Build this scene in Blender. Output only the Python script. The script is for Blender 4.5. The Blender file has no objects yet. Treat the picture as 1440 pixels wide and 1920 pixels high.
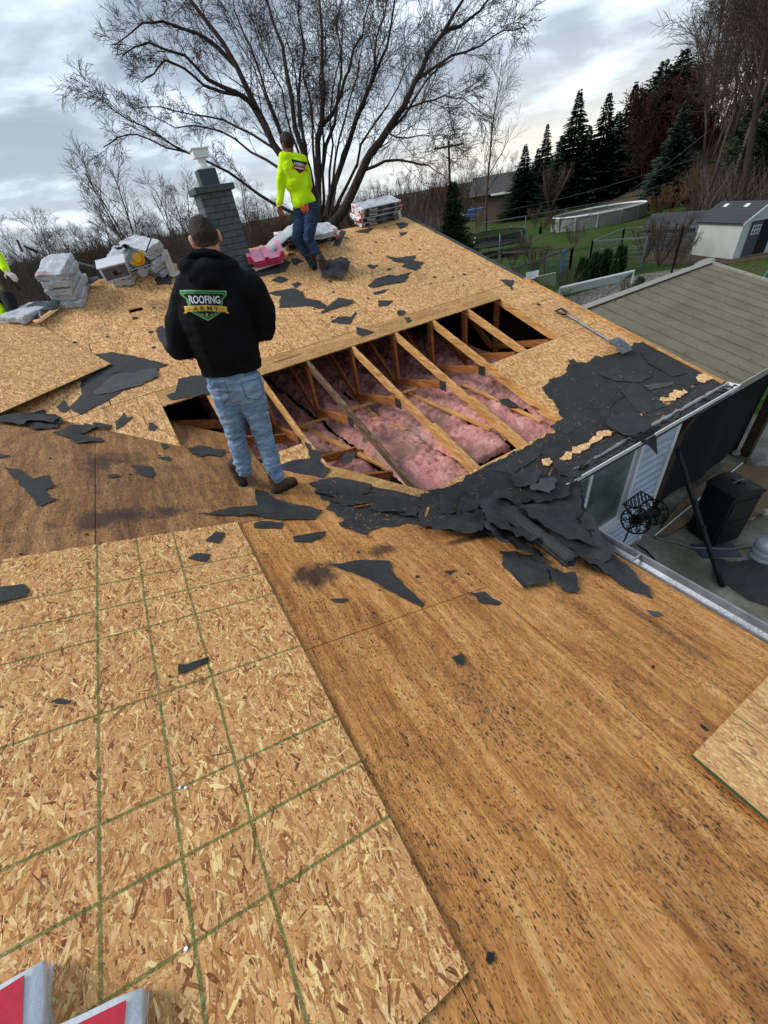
import bpy, bmesh, math, random
import numpy as np
from mathutils import Vector, Matrix, noise as mnoise
from mathutils.bvhtree import BVHTree
from mathutils.geometry import delaunay_2d_cdt
R = math.radians
random.seed(7); np.random.seed(7)
SC = bpy.context.scene
COL = SC.collection

# ------------------------------------------------------------------ camera
CAM_H = 4.9
MX = ((0.84413324, -0.41835037, 0.33529396), (-0.5181314, -0.47586877, 0.71069597), (-0.137764, -0.77364843, -0.61845711))
cam_d = bpy.data.cameras.new('camera'); cam = bpy.data.objects.new('camera', cam_d); COL.objects.link(cam)
cam_d.sensor_fit = 'VERTICAL'; cam_d.sensor_height = 24.0; cam_d.lens = 745.0/1920*24
cam_d.clip_start = 0.02; cam_d.clip_end = 3000
_m = Matrix(((MX[0][0], -MX[0][1], -MX[0][2], 0), (MX[1][0], -MX[1][1], -MX[1][2], 0), (MX[2][0], -MX[2][1], -MX[2][2], CAM_H), (0, 0, 0, 1)))
cam.matrix_world = _m
SC.camera = cam

# ------------------------------------------------------------------ world and light
SUN_EL, SUN_AZ = R(42), R(-60)          # high and soft behind the cloud, off to the left
w = bpy.data.worlds.new('World'); SC.world = w; w.use_nodes = True
nt = w.node_tree; nt.nodes.clear()
def wn(t, **k):
    n = nt.nodes.new(t)
    for a, b in k.items(): setattr(n, a, b)
    return n
def wl(a, b): nt.links.new(a, b)
sky = wn('ShaderNodeTexSky', sky_type='NISHITA', sun_disc=False, sun_elevation=SUN_EL, sun_rotation=-SUN_AZ)
tc = wn('ShaderNodeTexCoord'); sep = wn('ShaderNodeSeparateXYZ'); wl(tc.outputs['Generated'], sep.inputs[0])
def wmath(op, a, b=None, clamp=False):
    n = wn('ShaderNodeMath', operation=op, use_clamp=clamp)
    for i, v in enumerate((a, b)):
        if v is None: continue
        if isinstance(v, (int, float)): n.inputs[i].default_value = v
        else: wl(v, n.inputs[i])
    return n.outputs[0]
zc = wmath('ADD', wmath('MAXIMUM', sep.outputs[2], 0.0), 0.16)
cu = wmath('DIVIDE', sep.outputs[0], zc); cv = wmath('DIVIDE', sep.outputs[1], zc)
cmb = wn('ShaderNodeCombineXYZ'); wl(cu, cmb.inputs[0]); wl(cv, cmb.inputs[1])
n1 = wn('ShaderNodeTexNoise'); n1.inputs['Scale'].default_value = 1.25; n1.inputs['Detail'].default_value = 7; n1.inputs['Roughness'].default_value = 0.53; n1.inputs['Distortion'].default_value = 0.25
mp = wn('ShaderNodeMapping'); mp.inputs['Rotation'].default_value = (0, 0, 0.5); mp.inputs['Scale'].default_value = (1.0, 1.1, 1); mp.inputs['Location'].default_value = (3.1, 1.7, 0)
wl(cmb.outputs[0], mp.inputs[0]); wl(mp.outputs[0], n1.inputs['Vector'])
cr = wn('ShaderNodeValToRGB'); wl(n1.outputs[0], cr.inputs[0])
els = cr.color_ramp.elements
els[0].position = 0.40; els[0].color = (0.165, 0.198, 0.24, 1)
els[1].position = 0.64; els[1].color = (0.52, 0.59, 0.66, 1)
e = els.new(0.485); e.color = (0.205, 0.243, 0.285, 1)
e = els.new(0.555); e.color = (0.335, 0.39, 0.445, 1)
# brighter band low on the horizon with a warm break
hz = wmath('POWER', wmath('SUBTRACT', 1.0, wmath('ABSOLUTE', sep.outputs[2]), True), 7.0)
mixh = wn('ShaderNodeMix', data_type='RGBA'); wl(wmath('MULTIPLY', hz, 0.45), mixh.inputs[0]); wl(cr.outputs[0], mixh.inputs[6]); mixh.inputs[7].default_value = (0.50, 0.56, 0.62, 1)
warm = wmath('MULTIPLY', wmath('POWER', wmath('SUBTRACT', 1.0, wmath('ABSOLUTE', wmath('SUBTRACT', sep.outputs[2], 0.035)), True), 26.0), wmath('MULTIPLY', wmath('SUBTRACT', sep.outputs[0], 0.35), 3.0, True))
mixw = wn('ShaderNodeMix', data_type='RGBA'); wl(wmath('MULTIPLY', warm, 0.28), mixw.inputs[0]); wl(mixh.outputs[2], mixw.inputs[6]); mixw.inputs[7].default_value = (1.0, 0.80, 0.50, 1)
sc10 = wn('ShaderNodeVectorMath', operation='SCALE'); wl(mixw.outputs[2], sc10.inputs[0]); sc10.inputs['Scale'].default_value = 10.0
mixs = wn('ShaderNodeMix', data_type='RGBA'); mixs.inputs[0].default_value = 0.93; wl(sky.outputs[0], mixs.inputs[6]); wl(sc10.outputs[0], mixs.inputs[7])
bg = wn('ShaderNodeBackground'); bg.inputs[1].default_value = 0.1; wl(mixs.outputs[2], bg.inputs[0])
wo = wn('ShaderNodeOutputWorld'); wl(bg.outputs[0], wo.inputs[0])
sd = bpy.data.lights.new('sun', 'SUN'); sd.energy = 1.5; sd.angle = R(24); sd.color = (1.0, 0.97, 0.93)
so = bpy.data.objects.new('sun', sd); COL.objects.link(so); so.location = (0, 0, 30)
_sv = Vector((math.sin(SUN_AZ)*math.cos(SUN_EL), math.cos(SUN_AZ)*math.cos(SUN_EL), math.sin(SUN_EL)))
so.rotation_euler = _sv.to_track_quat('Z', 'Y').to_euler()
SC.view_settings.view_transform = 'Standard'; SC.view_settings.look = 'None'; SC.view_settings.gamma = 1
SC.view_settings.exposure = 1.0

# ------------------------------------------------------------------ geometry helpers
T3 = 1/3.0                                # 4/12 pitch
ZA0, ZB0, ZW0 = 3.2533, 1.9395, 4.553     # near roof z=ZA0-T3*x ; far roof z=ZB0+T3*y ; left slopes z=ZW0+T3*x
def ray(px, py):
    a = ((px-720)/745.0, (py-960)/745.0, 1.0)
    v = Vector([MX[i][0]*a[0]+MX[i][1]*a[1]+MX[i][2]*a[2] for i in range(3)])
    return v
def plane_hit(px, py, nx, ny, d):         # plane z = d + nx*x + ny*y
    r = ray(px, py); s = (d-CAM_H)/(r.z-nx*r.x-ny*r.y)
    return Vector((r.x*s, r.y*s, CAM_H+r.z*s))
def PA(px, py, o=0.0): return plane_hit(px, py, -T3, 0, ZA0+o)
def PB(px, py, o=0.0): return plane_hit(px, py, 0, T3, ZB0+o)
def PW(px, py, o=0.0): return plane_hit(px, py, T3, 0, ZW0+o)
def PZ(px, py, z=0.0): return plane_hit(px, py, 0, 0, z)
def PY(px, py, y):
    r = ray(px, py); s = y/r.y; return Vector((r.x*s, y, CAM_H+r.z*s))
def PX(px, py, x):
    r = ray(px, py); s = x/r.x; return Vector((x, r.y*s, CAM_H+r.z*s))
def PD(px, py, depth): r = ray(px, py); return Vector((r.x*depth, r.y*depth, CAM_H+r.z*depth))
def PR(px, py, dist):                      # at a horizontal distance
    r = ray(px, py); s = dist/math.hypot(r.x, r.y); return Vector((r.x*s, r.y*s, CAM_H+r.z*s))
def zA(x, y): return ZA0-T3*x
def zB(x, y): return ZB0+T3*y
def zW(x, y): return ZW0+T3*x
def zG(x, y): return 0.0

ORG = {}
def tag(o, label=None, cat=None, group=None, kind=None):
    if label: o['label'] = label
    if cat: o['category'] = cat
    if group: o['group'] = group
    if kind: o['kind'] = kind
    return o
def empty(name, loc, label=None, cat=None, group=None, kind=None):
    o = bpy.data.objects.new(name, None); COL.objects.link(o); o.location = loc; o.empty_display_size = 0.2
    ORG[o.name] = Vector(loc)
    return tag(o, label, cat, group, kind)
def link_mesh(name, me, parent=None, origin=None):
    """me in world coordinates; moved to parent's origin (or given origin)"""
    o = bpy.data.objects.new(name, me); COL.objects.link(o)
    if parent is not None:
        og = ORG[parent.name]; o.parent = parent
        me.transform(Matrix.Translation(-og)); ORG[o.name] = og.copy()
    else:
        og = Vector(origin) if origin is not None else Vector((0, 0, 0))
        me.transform(Matrix.Translation(-og)); o.location = og; ORG[o.name] = og
    return o
class MB:
    def __init__(s): s.v = []; s.f = []; s.mi = []; s.sm = []; s.col = []; s.m = 0; s.c = (1, 1, 1); s.smooth = False
    def poly(s, pts, flip=False):
        i = len(s.v); s.v += [tuple(p) for p in pts]
        f = list(range(i, i+len(pts)))
        if flip: f.reverse()
        s.f.append(f); s.mi.append(s.m); s.sm.append(s.smooth); s.col.append(s.c)
    def add(s, vs, fs):
        i = len(s.v); s.v += [tuple(p) for p in vs]
        for f in fs: s.f.append([i+k for k in f]); s.mi.append(s.m); s.sm.append(s.smooth); s.col.append(s.c)
    def box(s, x0, x1, y0, y1, z0, z1, M=None):
        vs = [Vector((x, y, z)) for z in (z0, z1) for y in (y0, y1) for x in (x0, x1)]
        if M is not None: vs = [M @ v for v in vs]
        s.add(vs, [(0, 2, 3, 1), (4, 5, 7, 6), (0, 1, 5, 4), (2, 6, 7, 3), (0, 4, 6, 2), (1, 3, 7, 5)])
    def prism(s, top, depth):                 # top: list of world points ccw from above, depth: Vector down
        n = len(top); d = Vector(depth)
        vs = [Vector(p) for p in top]+[Vector(p)+d for p in top]
        s.add(vs, [tuple(range(n)), tuple(range(2*n-1, n-1, -1))]+[(i, i+n, (i+1) % n+n, (i+1) % n) for i in range(n)])
    def bar(s, p0, p1, w, h, up=(0, 0, 1)):   # rectangular bar: w across, h along 'up'
        p0 = Vector(p0); p1 = Vector(p1); d = (p1-p0); L = d.length; d.normalize(); up = Vector(up)
        x = d.cross(up)
        if x.length < 1e-4: x = d.cross(Vector((1, 0, 0)))
        x.normalize(); u = x.cross(d)
        M = Matrix((x, d, u)).transposed().to_4x4(); M.translation = p0
        s.box(-w/2, w/2, 0, L, -h/2, h/2, M)
    def tube(s, pts, rad, n=8, caps=True):
        pts = [Vector(p) for p in pts]
        if not hasattr(rad, '__len__'): rad = [rad]*len(pts)
        rings = []; prev = None
        for i, p in enumerate(pts):
            d = (pts[min(i+1, len(pts)-1)]-pts[max(i-1, 0)])
            if d.length < 1e-9: d = Vector((0, 0, 1))
            d.normalize()
            if prev is None:
                a = d.orthogonal().normalized()
            else:
                a = prev-d*prev.dot(d)
                a = a.normalized() if a.length > 1e-5 else d.orthogonal().normalized()
            prev = a; b = d.cross(a)
            rings.append([p+(a*math.cos(2*math.pi*k/n)+b*math.sin(2*math.pi*k/n))*rad[i] for k in range(n)])
        vs = [q for r_ in rings for q in r_]; fs = []
        for i in range(len(pts)-1):
            for k in range(n): fs.append((i*n+k, i*n+(k+1) % n, (i+1)*n+(k+1) % n, (i+1)*n+k))
        if caps: fs.append(tuple(range(n-1, -1, -1))); fs.append(tuple(range((len(pts)-1)*n, len(pts)*n)))
        s.add(vs, fs)
    def torus(s, c, axis, R_, r, n=24, m=6, a0=0, a1=2*math.pi):
        c = Vector(c); ax = Vector(axis).normalized(); u = ax.orthogonal().normalized(); v = ax.cross(u)
        full = abs(a1-a0-2*math.pi) < 1e-3
        pts = [c+(u*math.cos(a0+(a1-a0)*i/n)+v*math.sin(a0+(a1-a0)*i/n))*R_ for i in range(n+1)]
        s.tube(pts, r, m, caps=not full)
    def ball(s, c, rx, ry=None, rz=None, M=None, nu=12, nv=8):
        ry = ry or rx; rz = rz or rx; c = Vector(c); vs = []; fs = []
        for j in range(nv+1):
            th = math.pi*j/nv
            for i in range(nu):
                ph = 2*math.pi*i/nu
                q = Vector((rx*math.sin(th)*math.cos(ph), ry*math.sin(th)*math.sin(ph), rz*math.cos(th)))
                if M is not None: q = M @ q
                vs.append(c+q)
        for j in range(nv):
            for i in range(nu): fs.append((j*nu+i, (j+1)*nu+i, (j+1)*nu+(i+1) % nu, j*nu+(i+1) % nu))
        s.add(vs, fs)
    def mesh(s, name, mats, uv=True, colattr=False):
        me = bpy.data.meshes.new(name); me.from_pydata(s.v, [], s.f)
        if not isinstance(mats, (list, tuple)): mats = [mats]
        for m in mats: me.materials.append(m)
        if any(s.mi): me.polygons.foreach_set('material_index', s.mi)
        if any(s.sm): me.polygons.foreach_set('use_smooth', s.sm)
        if uv:
            ul = me.uv_layers.new(name='UVMap'); arr = np.zeros((len(me.loops), 2), np.float32)
            for p in me.polygons:
                n = p.normal; a = (abs(n.x), abs(n.y), abs(n.z))
                k = (1, 2) if a[0] >= a[1] and a[0] >= a[2] else ((0, 2) if a[1] >= a[2] else (0, 1))
                for li in p.loop_indices:
                    co = me.vertices[me.loops[li].vertex_index].co; arr[li] = (co[k[0]], co[k[1]])
            ul.data.foreach_set('uv', arr.ravel())
        if colattr:
            ca = me.color_attributes.new('Col', 'FLOAT_COLOR', 'CORNER'); arr = np.ones((len(me.loops), 4), np.float32); k = 0
            for f, c in zip(s.f, s.col):
                arr[k:k+len(f), :3] = c; k += len(f)
            ca.data.foreach_set('color', arr.ravel())
        return me
    def build(s, name, mats, parent=None, origin=None, bevel=0, uv=True, colattr=False):
        o = link_mesh(name, s.mesh(name, mats, uv, colattr), parent, origin)
        if bevel:
            b = o.modifiers.new('bevel', 'BEVEL'); b.width = bevel; b.segments = 2; b.limit_method = 'ANGLE'
        return o

# ------------------------------------------------------------------ material helpers
def srgb(r, g, b):
    f = lambda c: (c/255/12.92) if c/255 <= 0.04045 else ((c/255+0.055)/1.055)**2.4
    return (f(r), f(g), f(b), 1)
class NT:
    def __init__(s, name, rough=0.8, metal=0.0, spec=0.3):
        s.m = bpy.data.materials.new(name); s.m.use_nodes = True; s.t = s.m.node_tree; s.t.nodes.clear()
        s.out = s.n('ShaderNodeOutputMaterial'); s.b = s.n('ShaderNodeBsdfPrincipled'); s.t.links.new(s.b.outputs[0], s.out.inputs[0])
        s.b.inputs['Roughness'].default_value = rough; s.b.inputs['Metallic'].default_value = metal
        s.b.inputs['Specular IOR Level'].default_value = spec
    def n(s, t, **k):
        x = s.t.nodes.new(t)
        for a, b in k.items(): setattr(x, a, b)
        return x
    def setin(s, sock, v):
        if v is None: return
        if isinstance(v, bpy.types.NodeSocket): s.t.links.new(v, sock)
        else: sock.default_value = v
    def math(s, op, a, b=None, c=None, clamp=False):
        x = s.n('ShaderNodeMath', operation=op, use_clamp=clamp)
        for i, v in enumerate((a, b, c)): s.setin(x.inputs[i], v)
        return x.outputs[0]
    def mix(s, f, a, b, mode='MIX'):
        x = s.n('ShaderNodeMix', data_type='RGBA', blend_type=mode, clamp_factor=True)
        s.setin(x.inputs[0], f); s.setin(x.inputs[6], a); s.setin(x.inputs[7], b); return x.outputs[2]
    def pos(s): return s.n('ShaderNodeNewGeometry').outputs['Position']
    def uv(s): return s.n('ShaderNodeTexCoord').outputs['UV']
    def obj(s): return s.n('ShaderNodeTexCoord').outputs['Object']
    def map(s, vec, scale=(1, 1, 1), rot=(0, 0, 0), loc=(0, 0, 0)):
        x = s.n('ShaderNodeMapping'); s.setin(x.inputs[0], vec); x.inputs['Scale'].default_value = scale; x.inputs['Rotation'].default_value = rot; x.inputs['Location'].default_value = loc
        return x.outputs[0]
    def noise(s, vec, scale=5, detail=3, rough=0.5, dist=0, dim='3D'):
        x = s.n('ShaderNodeTexNoise', noise_dimensions=dim); s.setin(x.inputs['Vector'], vec); x.inputs['Scale'].default_value = scale
        x.inputs['Detail'].default_value = detail; x.inputs['Roughness'].default_value = rough; x.inputs['Distortion'].default_value = dist
        return x.outputs[0]
    def vor(s, vec, scale=5, feature='F1', dim='3D', rnd=1.0, metric='EUCLIDEAN'):
        x = s.n('ShaderNodeTexVoronoi', feature=feature, voronoi_dimensions=dim); s.setin(x.inputs['Vector'], vec); x.inputs['Scale'].default_value = scale; x.inputs['Randomness'].default_value = rnd
        return x
    def ramp(s, f, stops, interp='LINEAR'):
        x = s.n('ShaderNodeValToRGB'); s.setin(x.inputs[0], f); cr = x.color_ramp; cr.interpolation = interp
        while len(cr.elements) < len(stops): cr.elements.new(0.5)
        for e_, (p, c) in zip(cr.elements, stops):
            e_.position = p; e_.color = c if hasattr(c, '__len__') else (c, c, c, 1)
        return x.outputs[0]
    def sep(s, v): x = s.n('ShaderNodeSeparateXYZ'); s.setin(x.inputs[0], v); return x.outputs
    def comb(s, x_, y_, z_=0.0):
        x = s.n('ShaderNodeCombineXYZ')
        for i, v in enumerate((x_, y_, z_)): s.setin(x.inputs[i], v)
        return x.outputs[0]
    def color(s, c): s.setin(s.b.inputs['Base Color'], c); return s
    def rough(s, c): s.setin(s.b.inputs['Roughness'], c); return s
    def bump(s, h, strength=0.3, dist=0.01):
        x = s.n('ShaderNodeBump'); s.setin(x.inputs['Height'], h); x.inputs['Strength'].default_value = strength; x.inputs['Distance'].default_value = dist
        s.t.links.new(x.outputs[0], s.b.inputs['Normal']); return s
def simple(name, c, rough=0.7, metal=0, var=0.12, scale=12, bump=0.0, bscale=60, spec=0.3):
    M = NT(name, rough, metal, spec); p = M.obj()
    n = M.noise(p, scale, 4, 0.6)
    lo = tuple(x*(1-var) for x in c[:3])+(1,); hi = tuple(min(1, x*(1+var)) for x in c[:3])+(1,)
    M.color(M.ramp(n, [(0.3, lo), (0.7, hi)]))
    if bump: M.bump(M.noise(p, bscale, 3, 0.6), bump, 0.01)
    return M.m
# ------------------------------------------------------------------ materials
MT = {}
def osb_material(name, palette, sc=1.0, dirt=0.25, rot0=0.0):
    M = NT(name, 0.78); p = M.pos(); col = None
    base = M.ramp(M.noise(p, 30*sc, 3), [(0.3, palette[1]), (0.7, palette[2])])
    col = base; h = None
    for i, (ang, sx, sy) in enumerate([(0.1, 14, 46), (0.9, 17, 50), (-0.7, 16, 60), (0.35, 22, 70), (-0.3, 24, 80)]):
        v = M.map(p, (1, 1, 0.05), (0, 0, ang+rot0+1.57), (i*1.7, i*2.3, 0))
        v = M.map(v, (sx*sc, sy*sc, 1))
        vr = M.vor(v, 1.0, 'F1', '2D')
        s_ = M.n('ShaderNodeSeparateColor'); M.setin(s_.inputs[0], vr.outputs['Color'])
        flake = M.ramp(s_.outputs[0], [(0.0, palette[0]), (0.35, palette[1]), (0.62, palette[2]), (0.86, palette[3]), (1.0, palette[4])])
        mask = M.math('MULTIPLY', M.math('GREATER_THAN', s_.outputs[1], 0.52), M.math('LESS_THAN', vr.outputs['Distance'], 0.55))
        col = M.mix(mask, col, flake)
        hh = M.math('MULTIPLY', mask, s_.outputs[2]); h = hh if h is None else M.math('MAXIMUM', h, hh)
    big = M.noise(p, 1.3, 4, 0.6)
    col = M.mix(M.math('MULTIPLY', M.ramp(big, [(0.45, 0.0), (0.75, 1.0)]), dirt), col, srgb(128, 96, 62))
    spk = M.math('GREATER_THAN', M.noise(p, 55, 2, 0.5), 0.73)
    col = M.mix(M.math('MULTIPLY', spk, 0.5), col, srgb(70, 52, 36))
    sx_ = M.sep(p); fr = M.math('ABSOLUTE', M.math('SUBTRACT', M.math('FRACT', M.math('MULTIPLY', sx_[0], 1/.61)), .5)); ln_ = M.math('LESS_THAN', fr, .008)
    fy = M.math('ABSOLUTE', M.math('SUBTRACT', M.math('FRACT', M.math('MULTIPLY', sx_[1], 1/.407)), .5)); ly = M.math('MULTIPLY', M.math('LESS_THAN', fy, .014), .6)
    lm = M.math('MULTIPLY', M.math('MAXIMUM', ln_, ly), M.ramp(M.noise(p, 9, 3), [(0.42, 0.0), (0.55, 0.75)]))
    col = M.mix(lm, col, srgb(92, 68, 44))
    rst = M.ramp(M.noise(M.map(p, (1, .25, 0)), 7, 4, .6), [(0.56, 0), (0.7, .5)]); rm = M.math('MULTIPLY', rst, M.math('LESS_THAN', sx_[0], 1.4)); col = M.mix(rm, col, srgb(120, 74, 48))
    M.color(col).bump(h, 0.25, 0.004); return M.m
MT['osb_deck'] = osb_material('weathered osb sheathing', [srgb(146, 102, 62), srgb(190, 140, 88), srgb(210, 162, 106), srgb(224, 180, 126), srgb(238, 202, 150)], 1.0, 0.22)

def plywood_material(name, cols, along='y', specks=1.0, stains=(), stain_col=(52, 40, 34), gr=1.0):
    M = NT(name, 0.72); p = M.pos()
    ax = (1, 0.075, 0) if along == 'y' else (0.075, 1, 0)
    wob = M.noise(M.map(p, (0.8, 0.8, 0)), 1.6, 3, 0.55)
    pv = M.n('ShaderNodeVectorMath', operation='ADD'); M.setin(pv.inputs[0], p)
    wv = M.comb(M.math('MULTIPLY', M.math('SUBTRACT', wob, 0.5), 0.16 if along == 'y' else 0.0), M.math('MULTIPLY', M.math('SUBTRACT', wob, 0.5), 0.0 if along == 'y' else 0.16), 0.0)
    M.setin(pv.inputs[1], wv); q = pv.outputs[0]
    g1 = M.noise(M.map(q, ax), 26*gr, 5, 0.62)
    g2 = M.noise(M.map(q, ax), 150*gr, 3, 0.6)
    g3 = M.noise(M.map(q, (ax[0]*1.0, ax[1]*2.4, 0) if along == 'y' else (ax[0]*2.4, ax[1], 0)), 7*gr, 4, 0.6, 0.8)
    f = M.math('ADD', M.math('MULTIPLY', g1, 0.38), M.math('ADD', M.math('MULTIPLY', g2, 0.32), M.math('MULTIPLY', g3, 0.30)))
    col = M.ramp(f, [(0.38, cols[0]), (0.47, cols[1]), (0.53, cols[2]), (0.63, cols[3])])
    # broad weathering, streaked along the grain
    big = M.noise(M.map(p, (1, 0.45, 0) if along == 'y' else (0.45, 1, 0)), 1.9, 5, 0.62)
    col = M.mix(M.math('MULTIPLY', M.ramp(big, [(0.46, 0.0), (0.74, 1.0)]), 0.55), col, cols[0])
    fine = M.noise(p, 12, 5, 0.7)
    col = M.mix(M.math('MULTIPLY', M.ramp(fine, [(0.52, 0.0), (0.8, 1.0)]), 0.5), col, srgb(88, 62, 40))
    # dark reddish resin streaks
    st = M.noise(M.map(p, (1, 0.06, 0) if along == 'y' else (0.06, 1, 0)), 9, 2, 0.5)
    col = M.mix(M.math('MULTIPLY', M.ramp(st, [(0.69, 0.0), (0.73, 1.0)]), 0.7), col, srgb(105, 58, 34))
    hf = M.noise(M.map(q, (ax[0], ax[1]*1.6, 0) if along == 'y' else (ax[0]*1.6, ax[1], 0)), 420*gr, 3, 0.7)
    col = M.mix(M.math('MULTIPLY', M.ramp(hf, [(0.50, 0.0), (0.66, 1.0)]), 0.55), col, srgb(96, 62, 34))
    mott = M.noise(p, 38, 5, 0.75); col = M.mix(M.math('MULTIPLY', M.ramp(mott, [(0.52, 0.0), (0.72, 1.0)]), 0.35), col, srgb(84, 58, 38)); col = M.mix(M.math('MULTIPLY', M.ramp(mott, [(0.30, 1.0), (0.44, 0.0)]), 0.25), col, srgb(238, 196, 140))
    dens = M.noise(p, 2.3, 4, 0.6)
    for k, (sx, sy, lim, keep) in enumerate([(100, 34, 0.26, 0.79), (60, 20, 0.20, 0.92), (210, 80, 0.29, 0.64)]):
        s0 = (sx, sy, 0) if along == 'y' else (sy, sx, 0)
        dq = M.n('ShaderNodeVectorMath', operation='ADD'); M.setin(dq.inputs[0], M.map(p, s0, loc=(k*3.3, k*1.1, 0)))
        nz = M.n('ShaderNodeTexNoise'); M.setin(nz.inputs['Vector'], M.map(p, (1, 1, 0))); nz.inputs['Scale'].default_value = 60; sc_ = M.n('ShaderNodeVectorMath', operation='SCALE'); M.setin(sc_.inputs[0], nz.outputs['Color']); sc_.inputs['Scale'].default_value = 0.9
        M.setin(dq.inputs[1], sc_.outputs[0])
        vr = M.vor(dq.outputs[0], 1.0, 'F1', '2D')
        s_ = M.n('ShaderNodeSeparateColor'); M.setin(s_.inputs[0], vr.outputs['Color'])
        thr = M.math('ADD', keep, M.math('MULTIPLY', M.math('SUBTRACT', 0.54, dens), 1.1*specks))
        mk = M.math('MULTIPLY', M.math('GREATER_THAN', s_.outputs[0], thr), M.math('LESS_THAN', vr.outputs['Distance'], lim))
        col = M.mix(M.math('MULTIPLY', mk, 0.88), col, srgb(40, 36, 34))
    for (sx_, sy_, rx, ry, amt) in stains:
        v = M.n('ShaderNodeVectorMath', operation='SUBTRACT'); M.setin(v.inputs[0], p); v.inputs[1].default_value = (sx_, sy_, 0)
        v2 = M.map(v.outputs[0], (1/rx, 1/ry, 0)); L = M.n('ShaderNodeVectorMath', operation='LENGTH'); M.setin(L.inputs[0], v2)
        d = M.math('SUBTRACT', 1.15, M.math('ADD', L.outputs['Value'], M.math('MULTIPLY', M.math('SUBTRACT', M.noise(M.map(p, (1, .6, 0)), 6, 7, 0.78), 0.5), 3.6)))
        col = M.mix(M.math('MULTIPLY', M.math('MULTIPLY', d, amt*1.6, None, True), amt, None, True), col, srgb(*stain_col))
    M.color(col).bump(M.math('ADD', g1, M.math('MULTIPLY', g2, 0.6)), 0.35, 0.004)
    M.rough(M.ramp(g1, [(0.3, 0.62), (0.7, 0.85)])); return M.m
def stn(px, py, rx, ry, a):
    q = PA(px, py); return (q.x, q.y, rx, ry, a)
MT['ply_right'] = plywood_material('stained orange plywood', [srgb(132, 82, 40), srgb(186, 126, 66), srgb(212, 152, 86), srgb(234, 186, 120)], 'y', 1.0,
    [stn(600, 1075, .16, .12, .9), stn(720, 1030, .12, .07, .8), stn(880, 1010, .30, .035, .85), stn(1260, 1190, .05, .3, .6), stn(1000, 1080, .2, .2, .35)])
MT['ply_left'] = plywood_material('stained brown plywood', [srgb(96, 62, 38), srgb(142, 98, 58), srgb(168, 122, 76), srgb(202, 156, 106)], 'y', 0.45,
    [stn(205, 865, .26, .20, .75), stn(210, 970, .30, .13, .85), stn(330, 958, .14, .10, .8), stn(250, 900, .5, .4, .35), stn(180, 905, .04, .35, .45), stn(330, 880, .15, .1, .35), stn(100, 1000, .5, .05, .3)], gr=0.9)
MT['ply_far'] = plywood_material('pale plywood strip', [srgb(158, 112, 62), srgb(190, 144, 88), srgb(206, 160, 102), srgb(222, 180, 124)], 'x', 0.5)

def flake_material(name, green):
    """OSB strands are real faces coloured one by one; the shader adds strand grain and the chalked nail grid"""
    M = NT(name, 0.75); a = M.n('ShaderNodeAttribute'); a.attribute_name = 'Col'
    u = M.uv(); g = M.noise(M.map(u, (1, 1, 1)), 160, 4, 0.65)
    col = M.mix(0.42, a.outputs['Color'], M.ramp(g, [(0.25, srgb(120, 84, 48)), (0.5, srgb(196, 154, 100)), (0.75, srgb(245, 215, 165))]), 'OVERLAY')
    spk = M.math('GREATER_THAN', M.noise(M.map(u, (1, 1, 1)), 85, 3, 0.6), 0.71)
    col = M.mix(M.math('MULTIPLY', spk, 0.7), col, srgb(74, 50, 32))
    if green:
        s = M.sep(u); m = None
        wob = M.math('MULTIPLY', M.math('SUBTRACT', M.noise(M.map(u, (1, 1, 0)), 4, 2), 0.5), 0.006)
        fz = M.noise(M.map(u, (1, 1, 0)), 130, 3, 0.7)
        for ax, lst in green:
            for q in lst:
                d = M.math('ABSOLUTE', M.math('SUBTRACT', M.math('ADD', s[ax], wob), q))
                l = M.math('LESS_THAN', M.math('ADD', d, M.math('MULTIPLY', M.math('SUBTRACT', fz, 0.5), 0.013)), 0.0053)
                m = l if m is None else M.math('MAXIMUM', m, l)
        m = M.math('MULTIPLY', m, M.ramp(fz, [(0.33, 0.35), (0.52, 0.95)]))
        col = M.mix(M.math('MULTIPLY', m, 0.84), col, srgb(44, 98, 42))
    bigv = M.noise(M.map(u, (1, 1, 0)), 2.2, 5, .65); col = M.mix(M.math('MULTIPLY', M.ramp(bigv, [(0.45, 0), (0.7, 1)]), .22), col, srgb(150, 108, 70))
    M.color(col).bump(g, 0.2, 0.002); return M.m
FG = 0.4064; IN = 0.0254
MT['flake_grid'] = flake_material('chalk-lined osb strands', [(0, [16*IN+.0, 24*IN, 32*IN]), (1, [16*IN, 24*IN, 32*IN, 48*IN, 64*IN, 72*IN, 80*IN])])
MT['flake_plain'] = flake_material('bare osb strands', None)
MT['flake_few'] = flake_material('osb strands with green lines', [(0, [0.43, 0.62]), (1, [0.32])])
MT['osb_torn'] = osb_material('freshly torn osb', [srgb(176, 128, 80), srgb(208, 160, 106), srgb(226, 182, 128), srgb(240, 204, 154), srgb(250, 224, 182)], 1.3, .1)
MT['osb_edge'] = simple('green sealed board edge', srgb(38, 74, 48), 0.7, bump=.3)
MT['osb_core'] = simple('osb board core', srgb(170, 128, 78), 0.8, var=.3, scale=60)

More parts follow.
